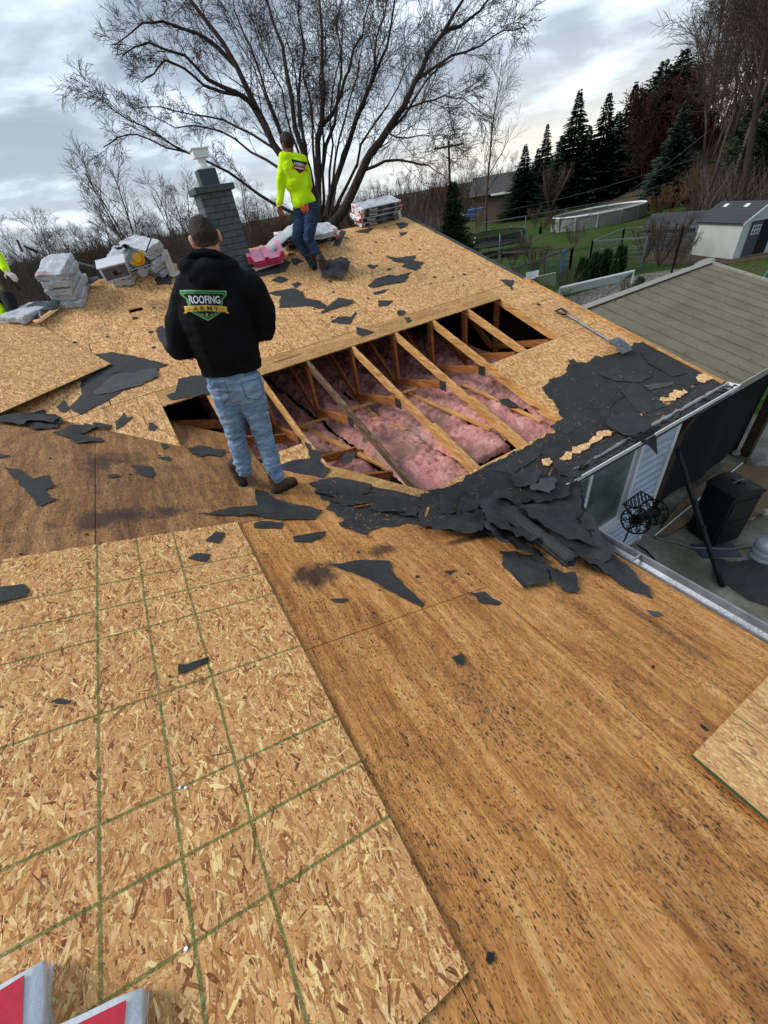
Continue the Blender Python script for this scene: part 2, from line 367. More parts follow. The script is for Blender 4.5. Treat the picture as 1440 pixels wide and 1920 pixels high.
def felt_material(name, c, dusty=0.2):
    M = NT(name, 0.82, 0, 0.35); p = M.pos()
    n = M.noise(p, 5, 5, 0.65); f = M.noise(p, 90, 3, 0.6)
    lo = tuple(x*0.72 for x in c[:3])+(1,); hi = tuple(x*1.35 for x in c[:3])+(1,)
    col = M.ramp(n, [(0.3, lo), (0.7, hi)])
    col = M.mix(M.math('MULTIPLY', M.ramp(f, [(0.62, 0), (0.72, 1)]), dusty), col, srgb(128, 118, 104))
    ln = M.noise(M.map(p, (.25, 1, 1)), 30, 4, .7); col = M.mix(M.math('MULTIPLY', M.ramp(ln, [(0.56, 0), (0.68, 1)]), dusty*.9), col, srgb(98, 92, 84)); col = M.mix(M.math('MULTIPLY', M.ramp(ln, [(0.32, 1), (0.42, 0)]), .5), col, srgb(26, 26, 27))
    M.color(col).bump(M.math('ADD', M.math('MULTIPLY', n, 1.5), M.math('ADD', M.math('MULTIPLY', f, 0.3), M.math('MULTIPLY', ln, .5))), 0.5, 0.02)
    M.rough(M.ramp(n, [(0.3, 0.62), (0.7, 0.9)])); return M.m
MT['felt'] = felt_material('torn roofing felt', srgb(49, 50, 51), .15)
MT['felt_dark'] = felt_material('black roofing felt', srgb(42, 42, 43), .15)
MT['felt_old'] = felt_material('old granular underlayment', srgb(46, 45, 46), .75)
MT['felt_light'] = felt_material('grey roofing felt', srgb(68, 70, 72), .2)

def lumber_material(name, c0, c1, c2):
    M = NT(name, 0.7); p = M.pos(); n = M.noise(M.map(p, (1, .08, 1)), 40, 4, .6); n2 = M.noise(p, 3, 4, .6)
    col = M.ramp(n, [(0.3, c0), (0.52, c1), (0.72, c2)])
    col = M.mix(M.math('MULTIPLY', M.ramp(n2, [(0.5, 0), (0.8, 1)]), .55), col, c0)
    kn = M.vor(M.map(p, (7, 1.8, 7)), 1.0); col = M.mix(M.math('MULTIPLY', M.math('LESS_THAN', kn.outputs['Distance'], .13), .8), col, srgb(92, 54, 28))
    M.color(col).bump(n, .25, .004); return M.m
MT['lumber'] = lumber_material('yellow framing lumber', srgb(150, 100, 52), srgb(196, 146, 86), srgb(222, 178, 118))
MT['lumber_dark'] = lumber_material('aged grey lumber', srgb(58, 44, 36), srgb(98, 76, 58), srgb(140, 112, 84))
MT['lumber_red'] = lumber_material('reddish truss lumber', srgb(110, 62, 30), srgb(150, 92, 46), srgb(184, 122, 66))
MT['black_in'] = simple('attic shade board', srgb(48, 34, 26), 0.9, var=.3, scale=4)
MT['steel'] = simple('galvanised steel', srgb(150, 152, 155), 0.35, 0.9, var=.2, scale=6)
MT['white_metal'] = simple('white painted aluminium', srgb(226, 229, 230), 0.35, 0, var=.06, scale=4, spec=.5)
MT['white'] = simple('white paint', srgb(220, 222, 222), 0.5, var=.06)
MT['black'] = simple('black plastic', srgb(22, 22, 24), 0.45, var=.2)
MT['black_metal'] = simple('black wrought metal', srgb(16, 16, 17), 0.4, 0.3, var=.2)
MT['grey_metal'] = simple('worn grey metal', srgb(112, 114, 118), 0.4, 0.7, var=.3, scale=14, bump=.2)
M = NT('pink and white bundle wrapper', .35, 0, .5); p = M.pos(); M.color(M.mix(M.ramp(M.noise(p, 9, 3, .6), [(0.54, 0), (0.58, 1)]), srgb(216, 218, 220), srgb(188, 70, 86))).bump(M.noise(p, 16, 3), .3, .01); MT['wrap_pink'] = M.m
M = NT('pink fibreglass', 0.95, 0, .1); p = M.pos(); n = M.noise(p, 5, 6, .68); n2 = M.noise(p, 45, 4, .7)
col = M.ramp(n, [(0.3, srgb(172, 114, 108)), (0.5, srgb(222, 154, 146)), (0.7, srgb(244, 196, 186))])
col = M.mix(M.ramp(M.noise(p, 2.1, 4, .6), [(0.45, 0.0), (0.64, 0.72)]), col, srgb(152, 126, 114)); col = M.mix(M.ramp(n2, [(0.3, .5), (0.48, 0)]), col, srgb(132, 82, 76))
M.color(col).bump(M.math('ADD', n, n2), .9, .03); MT['insul'] = M.m
MT['gutter_old'] = simple('weathered grey gutter', srgb(128, 132, 136), .4, .3, var=.35, scale=5, bump=.2)
# brick chimney
M = NT('painted brick', 0.7); u = M.uv(); br = M.n('ShaderNodeTexBrick'); M.setin(br.inputs['Vector'], u)
br.inputs['Scale'].default_value = 1; br.inputs['Brick Width'].default_value = .2; br.inputs['Row Height'].default_value = .075; br.inputs['Mortar Size'].default_value = .006; br.inputs['Mortar Smooth'].default_value = .2
br.inputs['Color1'].default_value = srgb(80, 92, 96); br.inputs['Color2'].default_value = srgb(66, 77, 82); br.inputs['Mortar'].default_value = srgb(34, 38, 42)
nz = M.noise(u, 20, 4, .6); M.color(M.mix(M.math('MULTIPLY', nz, .35), br.outputs[0], srgb(96, 104, 106), 'MIX'))
M.bump(M.math('ADD', M.math('SUBTRACT', 1.0, br.outputs['Fac']), M.math('MULTIPLY', nz, .25)), .8, .012); MT['brick'] = M.m
MT['chim_cap'] = simple('painted mortar crown', srgb(70, 80, 84), .75, bump=.4, bscale=40)
# siding
MT['siding'] = simple('pale blue grey vinyl siding', srgb(176, 188, 202), .5, var=.06, scale=3)
M = NT('window glass', 0.08, 0, .6); n = M.noise(M.pos(), 3, 3); M.color(M.ramp(n, [(0.3, srgb(82, 92, 88)), (0.7, srgb(112, 122, 115))])); MT['glass'] = M.m
# metal roof of the pavilion
M = NT('olive grey steel roofing', .5, .15, .4); p = M.pos(); n = M.noise(p, 2.5, 4, .6)
col = M.ramp(n, [(0.3, srgb(98, 91, 72)), (0.7, srgb(120, 112, 90))]); M.color(col).bump(M.noise(p, 8, 3), .08, .01); MT['metal_roof'] = M.m
MT['trim_tan'] = simple('tan roof trim', srgb(150, 148, 138), .45, .2)
# ground
M = NT('lawn', .95, 0, .1); p = M.pos(); s = M.sep(p)
g = M.noise(p, .35, 6, .65); g2 = M.noise(p, 6, 5, .7); g3 = M.noise(p, .045, 4, .55)
gr = M.ramp(g2, [(0.28, srgb(26, 38, 16)), (0.5, srgb(48, 74, 26)), (0.72, srgb(70, 98, 40))])
br_ = M.ramp(g2, [(0.3, srgb(58, 50, 34)), (0.55, srgb(88, 80, 52)), (0.8, srgb(112, 102, 72))])
far = M.math('MULTIPLY', M.math('ADD', M.math('SUBTRACT', s[1], s[0]), 4.0), 0.03, None, True)
fm = M.math('ADD', M.math('MULTIPLY', M.ramp(g, [(0.46, 0), (0.64, 1)]), .6), M.math('MULTIPLY', far, M.ramp(g3, [(0.35, .35), (0.6, 1)])), None, True)
M.color(M.mix(fm, gr, br_)).bump(g2, .8, .08); MT['lawn'] = M.m
M = NT('gravel', .9); p = M.pos(); v = M.vor(p, 16); v2 = M.vor(p, 16, 'DISTANCE_TO_EDGE'); s_ = M.n('ShaderNodeSeparateColor'); M.setin(s_.inputs[0], v.outputs['Color'])
M.color(M.mix(M.math('LESS_THAN', v2.outputs['Distance'], .08), M.ramp(s_.outputs[0], [(0, srgb(92, 88, 84)), (.5, srgb(140, 134, 126)), (1, srgb(196, 190, 180))]), srgb(40, 38, 34))).bump(v2.outputs['Distance'], 1, .05); MT['gravel'] = M.m
M = NT('patio concrete', .85); p = M.pos(); n = M.noise(p, 1.7, 6, .65); n2 = M.noise(p, 40, 3)
M.color(M.mix(M.math('MULTIPLY', n2, .2), M.ramp(n, [(0.32, srgb(92, 90, 74)), (0.5, srgb(124, 121, 106)), (0.68, srgb(158, 156, 146))]), srgb(70, 66, 58))).bump(n2, .2, .004); MT['concrete'] = M.m
def bark_material(name, a, b):
    M = NT(name, .95, 0, .1); p = M.obj(); n = M.noise(M.map(p, (1, 1, .25)), 9, 5, .7); M.color(M.ramp(n, [(0.3, a), (0.7, b)])).bump(n, .7, .05); return M.m
MT['bark'] = bark_material('dark bark', srgb(40, 33, 30), srgb(74, 64, 58))
MT['bark_far'] = bark_material('grey brown bark', srgb(62, 54, 49), srgb(100, 88, 80))
MT['bark_red'] = bark_material('reddish twigs', srgb(66, 42, 40), srgb(100, 66, 62))
def leaf_material(name, a, b, c):
    M = NT(name, .8, 0, .2); p = M.obj(); n = M.noise(p, 1.3, 3, .6); n2 = M.noise(p, 14, 2, .6)
    M.color(M.mix(.5, M.ramp(n, [(0.3, a), (0.7, b)]), M.ramp(n2, [(0.3, a), (0.7, c)]))); return M.m
MT['fir'] = leaf_material('blackish green needles', srgb(26, 40, 32), srgb(42, 60, 48), srgb(58, 78, 60))
MT['spruce'] = leaf_material('blue green needles', srgb(36, 50, 44), srgb(58, 74, 64), srgb(78, 94, 82))
MT['pine'] = leaf_material('pine needles', srgb(30, 44, 30), srgb(50, 68, 44), srgb(66, 84, 54))
MT['cedar'] = leaf_material('arborvitae green', srgb(30, 52, 26), srgb(48, 76, 36), srgb(62, 92, 46))
MT['yew'] = leaf_material('mid green needles', srgb(24, 44, 20), srgb(42, 66, 28), srgb(58, 82, 38))
MT['maroon'] = leaf_material('maroon buds', srgb(46, 26, 28), srgb(66, 34, 36), srgb(82, 46, 46))
MT['orange_brush'] = leaf_material('dry orange brush', srgb(74, 56, 38), srgb(104, 82, 54), srgb(122, 98, 66))
# people
MT['skin'] = simple('light skin', srgb(206, 150, 124), .55, var=.08, scale=14, bump=.1)
MT['skin_brown'] = simple('brown skin', srgb(120, 74, 54), .55, var=.1, scale=14)
def hair_mat(n_, a, b):
    M = NT(n_, .75, 0, .3); p = M.pos(); n = M.noise(M.map(p, (1, 1, .3)), 260, 3, .7); M.color(M.ramp(n, [(0.35, a), (0.65, b)])).bump(n, .8, .003); return M.m
MT['hair'] = hair_mat('dark brown cropped hair', srgb(24, 18, 15), srgb(52, 40, 32)); 
def fade_hair(hz):
    M = NT('dark cropped hair with a shaved fade', .75, 0, .3); p = M.pos(); s_ = M.sep(p); n = M.noise(M.map(p, (1, 1, .3)), 260, 3, .7); b = M.noise(p, 30, 3)
    t = M.math('ADD', M.math('MULTIPLY', M.math('SUBTRACT', s_[2], hz), 11.0), M.math('MULTIPLY', b, .5))
    M.color(M.mix(M.ramp(t, [(0.0, 0.0), (0.75, 1.0)]), M.ramp(n, [(0.35, srgb(118, 92, 80)), (0.65, srgb(160, 124, 106))]), M.ramp(n, [(0.35, srgb(26, 20, 17)), (0.65, srgb(56, 43, 35))]))).bump(n, .8, .003); return M.m
MT['hoodie'] = simple('black fleece', srgb(17, 18, 22), .92, var=.25, scale=6, bump=.25, bscale=220, spec=.15)
def denim(n_, a, b, c):
    M = NT(n_, .88, 0, .15); p = M.pos(); n = M.noise(p, 7, 5, .62); f = M.noise(M.map(p, (1, 1, 1)), 300, 2); w_ = M.noise(M.map(p, (1, 1, 3.5)), 9, 4, .6, .5)
    M.color(M.mix(M.ramp(w_, [(0.45, 0), (0.7, .75)]), M.ramp(n, [(0.3, a), (0.65, b)]), c)).bump(M.math('ADD', f, M.math('MULTIPLY', w_, 2.5)), .35, .008); return M.m
MT['jeans'] = denim('light blue denim', srgb(88, 118, 150), srgb(122, 152, 180), srgb(164, 188, 208))
MT['jeans_dark'] = denim('dark blue denim', srgb(28, 42, 62), srgb(42, 62, 88), srgb(62, 88, 118))
MT['boot'] = simple('brown leather boot', srgb(74, 58, 44), .7, var=.3, scale=20, bump=.4)
MT['boot_tan'] = simple('tan leather boot', srgb(92, 58, 38), .65, var=.3, scale=20, bump=.3)
MT['sole'] = simple('boot sole', srgb(30, 26, 24), .8)
M = NT('fluorescent yellow jersey', .8, 0, .2); p = M.pos(); n = M.noise(p, 9, 4, .6); M.color(M.ramp(n, [(0.3, srgb(186, 232, 10)), (0.7, srgb(212, 250, 30))])).bump(n, .5, .02); MT['hivis'] = M.m
MT['pants_black'] = simple('black work trousers', srgb(26, 26, 28), .9, bump=.3)
MT['glove'] = simple('pink and white glove', srgb(206, 190, 186), .8)
MT['logo_green'] = simple('logo green', srgb(44, 108, 56), .8, var=.05); MT['logo_dark'] = simple('logo dark', srgb(20, 34, 30), .8, var=.05)
MT['logo_gold'] = simple('logo gold', srgb(200, 162, 62), .8, var=.08); MT['logo_white'] = simple('logo white', srgb(226, 232, 232), .8, var=.03)
MT['logo_line'] = simple('logo light green line', srgb(120, 176, 120), .8, var=.03); MT['logo_brown'] = simple('logo brown letters', srgb(64, 36, 22), .8, var=.03); MT['logo_red'] = simple('logo red orange', srgb(206, 96, 62), .8)
# packaging
M = NT('white bundle wrapper', .35, 0, .5); p = M.pos(); n = M.noise(p, 9, 4, .6); k = M.noise(M.map(p, (1, 1, 3)), 14, 5, .7, .6); M.color(M.mix(M.ramp(M.noise(M.map(p, (.6, .6, 3)), 6, 2), [(0.60, 0), (0.64, .55)]), M.ramp(n, [(0.3, srgb(168, 174, 180)), (0.7, srgb(204, 209, 213))]), srgb(150, 96, 102))).bump(k, .9, .03); MT['wrap_white'] = M.m
MT['wrap_clean'] = simple('clean white plastic wrapper', srgb(206, 214, 220), .32, var=.05, scale=20, bump=.25, bscale=60, spec=.5)
MT['wrap_red'] = simple('red bundle wrapper', srgb(192, 42, 60), .38, var=.12, scale=9, bump=.15, bscale=30, spec=.5)
MT['wrap_black'] = simple('black wrapper band', srgb(34, 32, 34), .4, var=.1); MT['ink_grey'] = simple('grey print', srgb(120, 124, 130), .5)
MT['pink_plastic'] = simple('hot pink polystyrene', srgb(232, 84, 128), .45, var=.08, scale=6); MT['pink_pale'] = simple('pale pink polystyrene', srgb(246, 152, 182), .45, var=.06)
MT['board_white'] = simple('dirty white board', srgb(196, 190, 178), .7, var=.2, scale=8)
MT['yellow'] = simple('yellow tool plastic', srgb(214, 158, 30), .45, var=.1); MT['cardboard'] = simple('white carton', srgb(198, 200, 206), .7)
MT['print_dark'] = simple('dark carton print', srgb(88, 88, 98), .7, var=.3, scale=20)
MT['tarp_dark'] = simple('dark blue grey tarp', srgb(58, 66, 74), .5, var=.2, scale=5, bump=.5, bscale=8); MT['tarp_brown'] = simple('brown canvas tarp', srgb(122, 102, 80), .85, var=.15, scale=5, bump=.5, bscale=9)
MT['jug'] = simple('cloudy grey plastic jug', srgb(146, 156, 164), .35, var=.1); MT['hose'] = simple('grey garden hose', srgb(120, 122, 120), .6)
MT['shingle'] = simple('charcoal shingles', srgb(66, 68, 72), .9, var=.2, scale=30, bump=.3); MT['shed_white'] = simple('white shed cladding', srgb(186, 190, 184), .6, var=.05, scale=3)
MT['shed_grey'] = simple('grey shed cladding', srgb(70, 72, 76), .7, var=.1, scale=3); MT['shed_door'] = simple('dark grey door', srgb(72, 74, 80), .6)
MT['pool'] = simple('pale pool wall', srgb(140, 142, 136), .6, var=.1, scale=2); MT['pool_in'] = simple('murky pool cover', srgb(92, 94, 82), .7, var=.3, scale=1)
MT['blue'] = simple('faded blue paint', srgb(96, 124, 148), .6); MT['mesh_black'] = simple('black netting', srgb(20, 21, 22), .95)
MT['old_wood'] = simple('weathered fence wood', srgb(96, 84, 70), .9, var=.25, scale=5, bump=.4); MT['brown_wood'] = simple('dark stained post', srgb(62, 48, 38), .85, var=.2, scale=8, bump=.3)
MT['net'] = simple('white net cord', srgb(190, 196, 196), .7); MT['far_wall'] = simple('brown house wall', srgb(92, 80, 68), .9); MT['far_roof'] = simple('grey house roof', srgb(72, 70, 70), .9)
MT['car_blue'] = simple('blue car paint', srgb(70, 96, 150), .3); MT['wire'] = simple('overhead wire', srgb(60, 60, 62), .7); MT['chain'] = simple('chain link wire', srgb(120, 124, 124), .5, .5)
MT['stone'] = simple('pale landscape stone', srgb(150, 146, 138), .9, var=.2, scale=5, bump=.6, bscale=12); MT['soil'] = simple('bare soil', srgb(74, 60, 46), .95, var=.2, scale=3)
MT['orange'] = simple('orange plastic', srgb(214, 110, 40), .5); MT['nail'] = simple('bright nail head', srgb(220, 224, 228), .3, .3)
# ------------------------------------------------------------------ setting: ground
def grid_ground():
    mb = MB(); xs = []; 
    a = [-900, -400, -200, -120, -80, -50, -30, -20, -12, -6, 0, 6, 12, 18, 24, 30, 38, 46, 56, 70, 90, 130, 200, 400, 900]
    ys = [-900, -300, -100, -40, -15, -6, 0, 6, 12, 18, 24, 30, 38, 46, 56, 70, 90, 130, 200, 400, 900]
    vs = [(x, y, 0.0) for y in ys for x in a]; n = len(a); fs = []
    for j in range(len(ys)-1):
        for i in range(n-1): fs.append((j*n+i, j*n+i+1, (j+1)*n+i+1, (j+1)*n+i))
    mb.add(vs, fs); return mb
tag(grid_ground().build('ground', MT['lawn'], uv=False), kind='structure')
mb = MB(); mb.prism([(4.2, -3.5, .09), (8.1, -3.5, .09), (7.1, 1.0, .09), (7.6, 1.55, .09), (10.6, 2.2, .09), (10.6, 7.0, .09), (5.2, 7.0, .09), (4.2, 2.2, .09)], (0, 0, -.15))
tag(mb.build('patio', MT['concrete']), kind='structure')
mb = MB(); mb.prism([(7.1, -4, .05), (14, -4, .05), (16, 3.0, .05), (10.7, 2.2, .05), (7.62, 1.5, .05), (7.12, 1.0, .05)], (0, 0, -.12))
tag(mb.build('gravel_bed', MT['gravel']), kind='structure')
mb = MB(); mb.prism([(14.5, 9.5, .03), (19.5, 9, .03), (25, 11.5, .03), (22.5, 13.2, .03), (17, 13.5, .03)], (0, 0, -.1))
tag(mb.build('stone_bed', MT['gravel']), kind='structure')
mb = MB(); mb.prism([(24.8, 13.6, .02), (25.4, 10.8, .02), (29, 8.6, .02), (33, 9.5, .02), (30, 15.5, .02), (26, 16, .02)], (0, 0, -.1))
tag(mb.build('bare_soil', MT['soil']), kind='structure')

# ------------------------------------------------------------------ house
HOUSE = empty('house', (0, 2.2, 0), 'house with its roof stripped to bare wood and a hole showing rafters and pink insulation', 'house')
def clip_poly(poly, a, b, c):     # keep a*x+b*y<=c
    out = []
    for i in range(len(poly)):
        p, q = poly[i], poly[(i+1) % len(poly)]; dp = a*p[0]+b*p[1]-c; dq = a*q[0]+b*q[1]-c
        if dp <= 0: out.append(p)
        if (dp < 0 < dq) or (dq < 0 < dp):
            t = dp/(dp-dq); out.append((p[0]+(q[0]-p[0])*t, p[1]+(q[1]-p[1])*t))
    return out
def ccw(poly):
    a = sum(poly[i][0]*poly[(i+1) % len(poly)][1]-poly[(i+1) % len(poly)][0]*poly[i][1] for i in range(len(poly)))
    return poly if a > 0 else poly[::-1]
def rect(x0, x1, y0, y1): return [(x0, y0), (x1, y0), (x1, y1), (x0, y1)]
def deck(name, poly, zf, mat, th=.012, lift=0.0, label=None, parent=HOUSE, edge=None):
    poly = ccw(poly)
    if len(poly) < 3: return None
    mb = MB(); mb.prism([(x, y, zf(x, y)+lift) for x, y in poly], (0, 0, -th))
    for k in range(1, len(mb.mi)): mb.mi[k] = 1 if edge else 0
    o = mb.build(name, [mat, edge] if edge else mat, parent)
    if label: o['label'] = label
    return o
RAKE = lambda y: 5.17+(7.75-y)*0.075
VS = 3.94
# near roof, plywood sheets with fine joints
g = .0025
for poly, m in [(rect(.0, 1.22-g, 1.25+g, 2.49-g), 'ply_right'), (rect(0., 1.22-g, -1.2, 1.25-g), 'ply_right'), (rect(1.22+g, 2.48, -1.2, 2.9), 'ply_right'),
                (rect(-1.95, -.0-g, -1.2, 2.49-g), 'ply_right'), (rect(-1.95, -.75-g, 2.49+g, 6.6), 'ply_left'), (rect(-.75+g, .47-g, 2.49+g, 5.1), 'ply_left'), (rect(.47+g, 1.22-g, 2.49+g, 3.6), 'ply_right')]:
    poly = clip_poly(poly, 1, 1, VS+.02 if m == 'ply_right' else VS+.75)
    if m == 'ply_left': poly = clip_poly(poly, 0, 1, 5.4)
    deck('plywood_sheet', poly, zA, MT[m], th=.015)
# far roof
gB_ = .0045
def inB(poly):
    poly = clip_poly(poly, -1, 1, 7.9); poly = clip_poly(poly, -1, -1, -VS)
    return clip_poly(poly, 1, .075, 5.17+7.75*.075)
def bdeck(poly, m='osb_deck', **k): return deck('osb_sheet' if m == 'osb_deck' else 'plywood_sheet', inB(poly), zB, MT[m], **k)
vent = PB(254.5, 581); vx0, vx1, vy0, vy1 = vent.x-.085, vent.x+.085, vent.y-.045, vent.y+.05
rows = [(4.95, 6.17, [-2.2, -.55, 1.89, 4.33, 6]), (6.17, 7.39, [-2.2, .67, 3.11, 6]), (7.39, 7.75, [-2.2, 1.9, 4.33, 6])]
for y0, y1, xs in rows:
    for a, b in zip(xs[:-1], xs[1:]):
        if y0 == 6.17 and a < vx0 < b:
            bdeck(rect(a+gB_, vx0, y0+gB_, y1-gB_)); bdeck(rect(vx1, b-gB_, y0+gB_, y1-gB_)); bdeck(rect(vx0+.0001, vx1-.0001, y0+gB_, vy0)); bdeck(rect(vx0+.0001, vx1-.0001, vy1, y1-gB_))
        else: bdeck(rect(a+gB_, b-gB_, y0+gB_, y1-gB_))
bdeck(rect(-.1, 2.3-gB_, 4.69, 4.945), 'ply_far'); bdeck(rect(2.3+gB_, 4.65-gB_, 4.69, 4.945), 'ply_far')
bdeck(rect(4.65+gB_, 6, 4.35+gB_, 4.945)); bdeck(rect(4.65+gB_, 6, 3.6+gB_, 4.35-gB_))
bdeck(rect(3.45, 4.66, 2.0, 3.6-gB_)); bdeck(rect(4.66+gB_, 6, 2.0, 3.6-gB_)); bdeck(rect(1.78, 3.45-gB_, 2.0, 2.44))
bdeck([(-2.2, 4.945), (-2.2, 3), (-.1-gB_, 3.9), (-.1-gB_, 4.945)])
def pB2(l): return [(PB(*q).x, PB(*q).y) for q in l]
deck('osb_sheet', pB2([(517, 849), (580, 826), (613, 870), (600, 905), (540, 900)]), zB, MT['osb_deck'])
deck('plywood_sheet', pB2([(601, 862), (613, 871), (809, 923), (800, 950), (640, 915), (598, 898)]), zB, MT['ply_far'], lift=-.001)
# rear and left slopes
deck('rear_deck', [(-.15, 7.755), (5.17, 7.755), (5.2, 12.5), (-4.9, 12.5)], lambda x, y: 4.523-T3*(y-7.75), MT['osb_deck'])
deck('left_deck', [(-1.955, -1.2), (-1.955, 5.945), (-.155, 7.745), (-4.9, 12.5), (-7, 12.5), (-7, -1.2)], zW, MT['osb_deck'])
mb = MB()
for a, b in (((-.15, 7.75), (5.17, 7.75)),): mb.box(a[0], b[0], 7.74, 7.775, 4.44, 4.5)
mb.build('ridge_board', MT['lumber'], HOUSE)
# rake edge: drip flashing and rake board along the far right edge
for i, (y0, y1, m_) in enumerate([(7.75, 4.95, 'shingle'), (4.95, 2.0, 'lumber')]):
    mb = MB(); a = Vector((RAKE(y0)+.02, y0, zB(0, y0)+.004)); b = Vector((RAKE(y1)+.02, y1, zB(0, y1)+.004)); mb.bar(a, b, .045, .03 if i == 0 else .035); mb.build('drip_edge' if i == 0 else 'rake_board', MT[m_], HOUSE)
mb = MB(); mb.bar((RAKE(7.75)+.02, 7.75, zB(0, 7.75)-.1), (RAKE(2)+.02, 2.0, zB(0, 2)-.1), .02, .16); mb.build('fascia', MT['white_metal'], HOUSE)
# rafters, webs, joists
RX = [-.12, .37, .97, 1.57, 2.19, 2.83, 3.44, 4.05, 4.67, 5.15]
for x in RX:
    y0 = 2.12
    if x < 1.6: y0 = VS-x+.02
    mb = MB(); dz = .012+.045
    a = Vector((x, y0, zB(0, y0)-dz)); b = Vector((x, 7.7, zB(0, 7.7)-dz)); mb.bar(a, b, .038, .089, (0, -T3, 1))
    o = mb.build('rafter', MT['lumber_dark' if abs(x-1.57) < .01 else 'lumber'], HOUSE, bevel=.002)
    if abs(x-1.57) < .01: o['label'] = 'blackened grey rafter'
for x, ya, yb in ((2.23, 2.2, 3.15), (2.87, 2.35, 3.3)):      # sistered pieces
    mb = MB(); mb.bar((x, ya, zB(0, ya)-.06), (x, yb, zB(0, yb)-.06), .036, .089, (0, -T3, 1)); o = mb.build('rafter', MT['lumber'], HOUSE, bevel=.002); o['label'] = 'short pale sistered rafter piece'
for x in (2.19, 2.83, 3.44, 4.05, 4.67, 1.57, .97):
    mb = MB(); x1 = x-.0
    mb.bar((x1, 4.78, 2.5), (x1, 4.78, zB(0, 4.78)-.10), .036, .085, (0, 1, 0)); mb.build('truss_web', MT['lumber_red'], HOUSE)
    mb = MB(); mb.bar((x1, 4.72, 2.83), (x1, 3.72, zB(0, 3.72)-.135), .036, .085); w_ = mb.build('truss_web', MT['lumber_red'], HOUSE)
    gp = MB(); gp.box(x1-.0215, x1-.0185, 3.66, 3.78, zB(0, 3.72)-.20, zB(0, 3.72)-.085); gp.build('gusset_plate', MT['felt_dark'], w_)
    mb = MB(); mb.bar((x1, 4.85, 2.78), (x1, 6.6, zB(0, 6.6)-.12), .036, .085); mb.build('truss_web', MT['lumber_red'], HOUSE)
    mb = MB(); mb.bar((x1, 2.25, 2.50), (x1, 7.7, 2.50), .038, .089); mb.build('ceiling_joist', MT['lumber'], HOUSE)
for y in (3.05, 3.66, 4.27, 4.88):                           # near roof rafters running on under the far roof
    mb = MB(); x0 = VS-y-.5; x1 = min(2.4, x0+1.9); mb.bar((x0, y, zA(x0, 0)-.07), (x1, y, zA(x1, 0)-.07), .038, .10, (T3, 0, 1)); mb.build('rafter', MT['lumber_red'], HOUSE)
def pbar(name, mat, p, q, zp, zq, w_, h_):
    a = PZ(*p, zp); b = PZ(*q, zq); mb = MB(); mb.bar(a, b, w_, h_); return mb.build(name, MT[mat], HOUSE)
pbar('loose_brace', 'lumber', (768, 738), (920, 805), 2.78, 2.80, .05, .02); pbar('loose_brace', 'lumber', (560, 800), (800, 722), 2.80, 2.86, .045, .02)
pbar('loose_brace', 'lumber', (545, 790), (738, 882), 2.72, 2.68, .06, .03); pbar('loose_brace', 'lumber', (870, 722), (1015, 790), 2.8, 2.74, .05, .02); pbar('loose_brace', 'lumber_red', (600, 862), (668, 845), 2.86, 2.84, .03, .09)
pbar('loose_brace', 'lumber', (610, 735), (760, 808), 2.72, 2.72, .05, .03)
# attic insulation: one lumpy batt per bay
def batt(x0, x1, y0, y1, z0, seed, curl=0.0, drop=0.0):
    nx = 34; ny = int((y1-y0)/.018); vs = []; fs = []
    for j in range(ny+1):
        for i in range(nx+1):
            u = i/nx; v = j/ny; x = x0+(x1-x0)*u; y = y0+(y1-y0)*v
            e = (1-abs(2*u-1)**8); z = z0-.07+.07*e
            z += .06*mnoise.fractal(Vector((x*4, y*3, seed)), 1, 2, 4)-.05*abs(mnoise.noise(Vector((x*9, y*9, seed))))+.035*mnoise.noise(Vector((x*18, y*18, seed)))-.022*abs(mnoise.noise(Vector((x*36, y*34, seed+5))))
            if curl:
                k = max(0, 1-(y-y0)/.42); z += curl*math.sin(min(1, k*1.3)*math.pi)*e*(.7+.5*mnoise.noise(Vector((x*6, y*6, seed))))
                x += .03*k*mnoise.noise(Vector((x*9, y*9, 3)))
            if j == 0: z -= .12
            yy = y+.05*mnoise.noise(Vector((x*5, seed, 0)))*(1-v)
            vs.append((x, yy, min(z-drop, zB(x, yy)-.13+.02*mnoise.noise(Vector((x*20, y*20, 1)))) if yy < 3.3 or x > 3.5 else z-drop))
    for j in range(ny):
        for i in range(nx): k = j*(nx+1)+i; fs.append((k, k+1, k+nx+2, k+nx+1))
    mb = MB(); mb.smooth = True; mb.add(vs, fs); return mb.build('insulation_batt', MT['insul'], HOUSE)
xs = [.40, .99, 1.59, 2.21, 2.85, 3.46, 4.07, 4.69]
for i, (a, b) in enumerate(zip(xs[:-1], xs[1:])):
    y0 = {0: 3.55, 1: 3.0, 2: 2.42, 3: 2.62, 4: 2.50, 5: 2.3, 6: 2.3}[i]
    batt(a+.0, b-.02, y0, 7.4, {0: 2.70, 1: 2.70}.get(i, 2.76), i*3.7, {2: .15, 3: .13, 4: .06}.get(i, .0))
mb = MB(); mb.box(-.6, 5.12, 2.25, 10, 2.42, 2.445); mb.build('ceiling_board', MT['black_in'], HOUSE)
mb = MB(); mb.box(2.9, 3.42, 2.25, 2.62, 2.56, 2.575); mb.build('soffit_board', MT['ply_far'], HOUSE)
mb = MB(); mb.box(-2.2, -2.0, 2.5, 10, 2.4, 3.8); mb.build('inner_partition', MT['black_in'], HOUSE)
# white cable over the insulation
mb = MB(); cc = [PZ(*q, 2.80) for q in ((890, 735), (905, 722), (925, 712), (931, 709))]; mb.tube(cc, .004, 5); mb.build('cable', MT['white'], HOUSE)
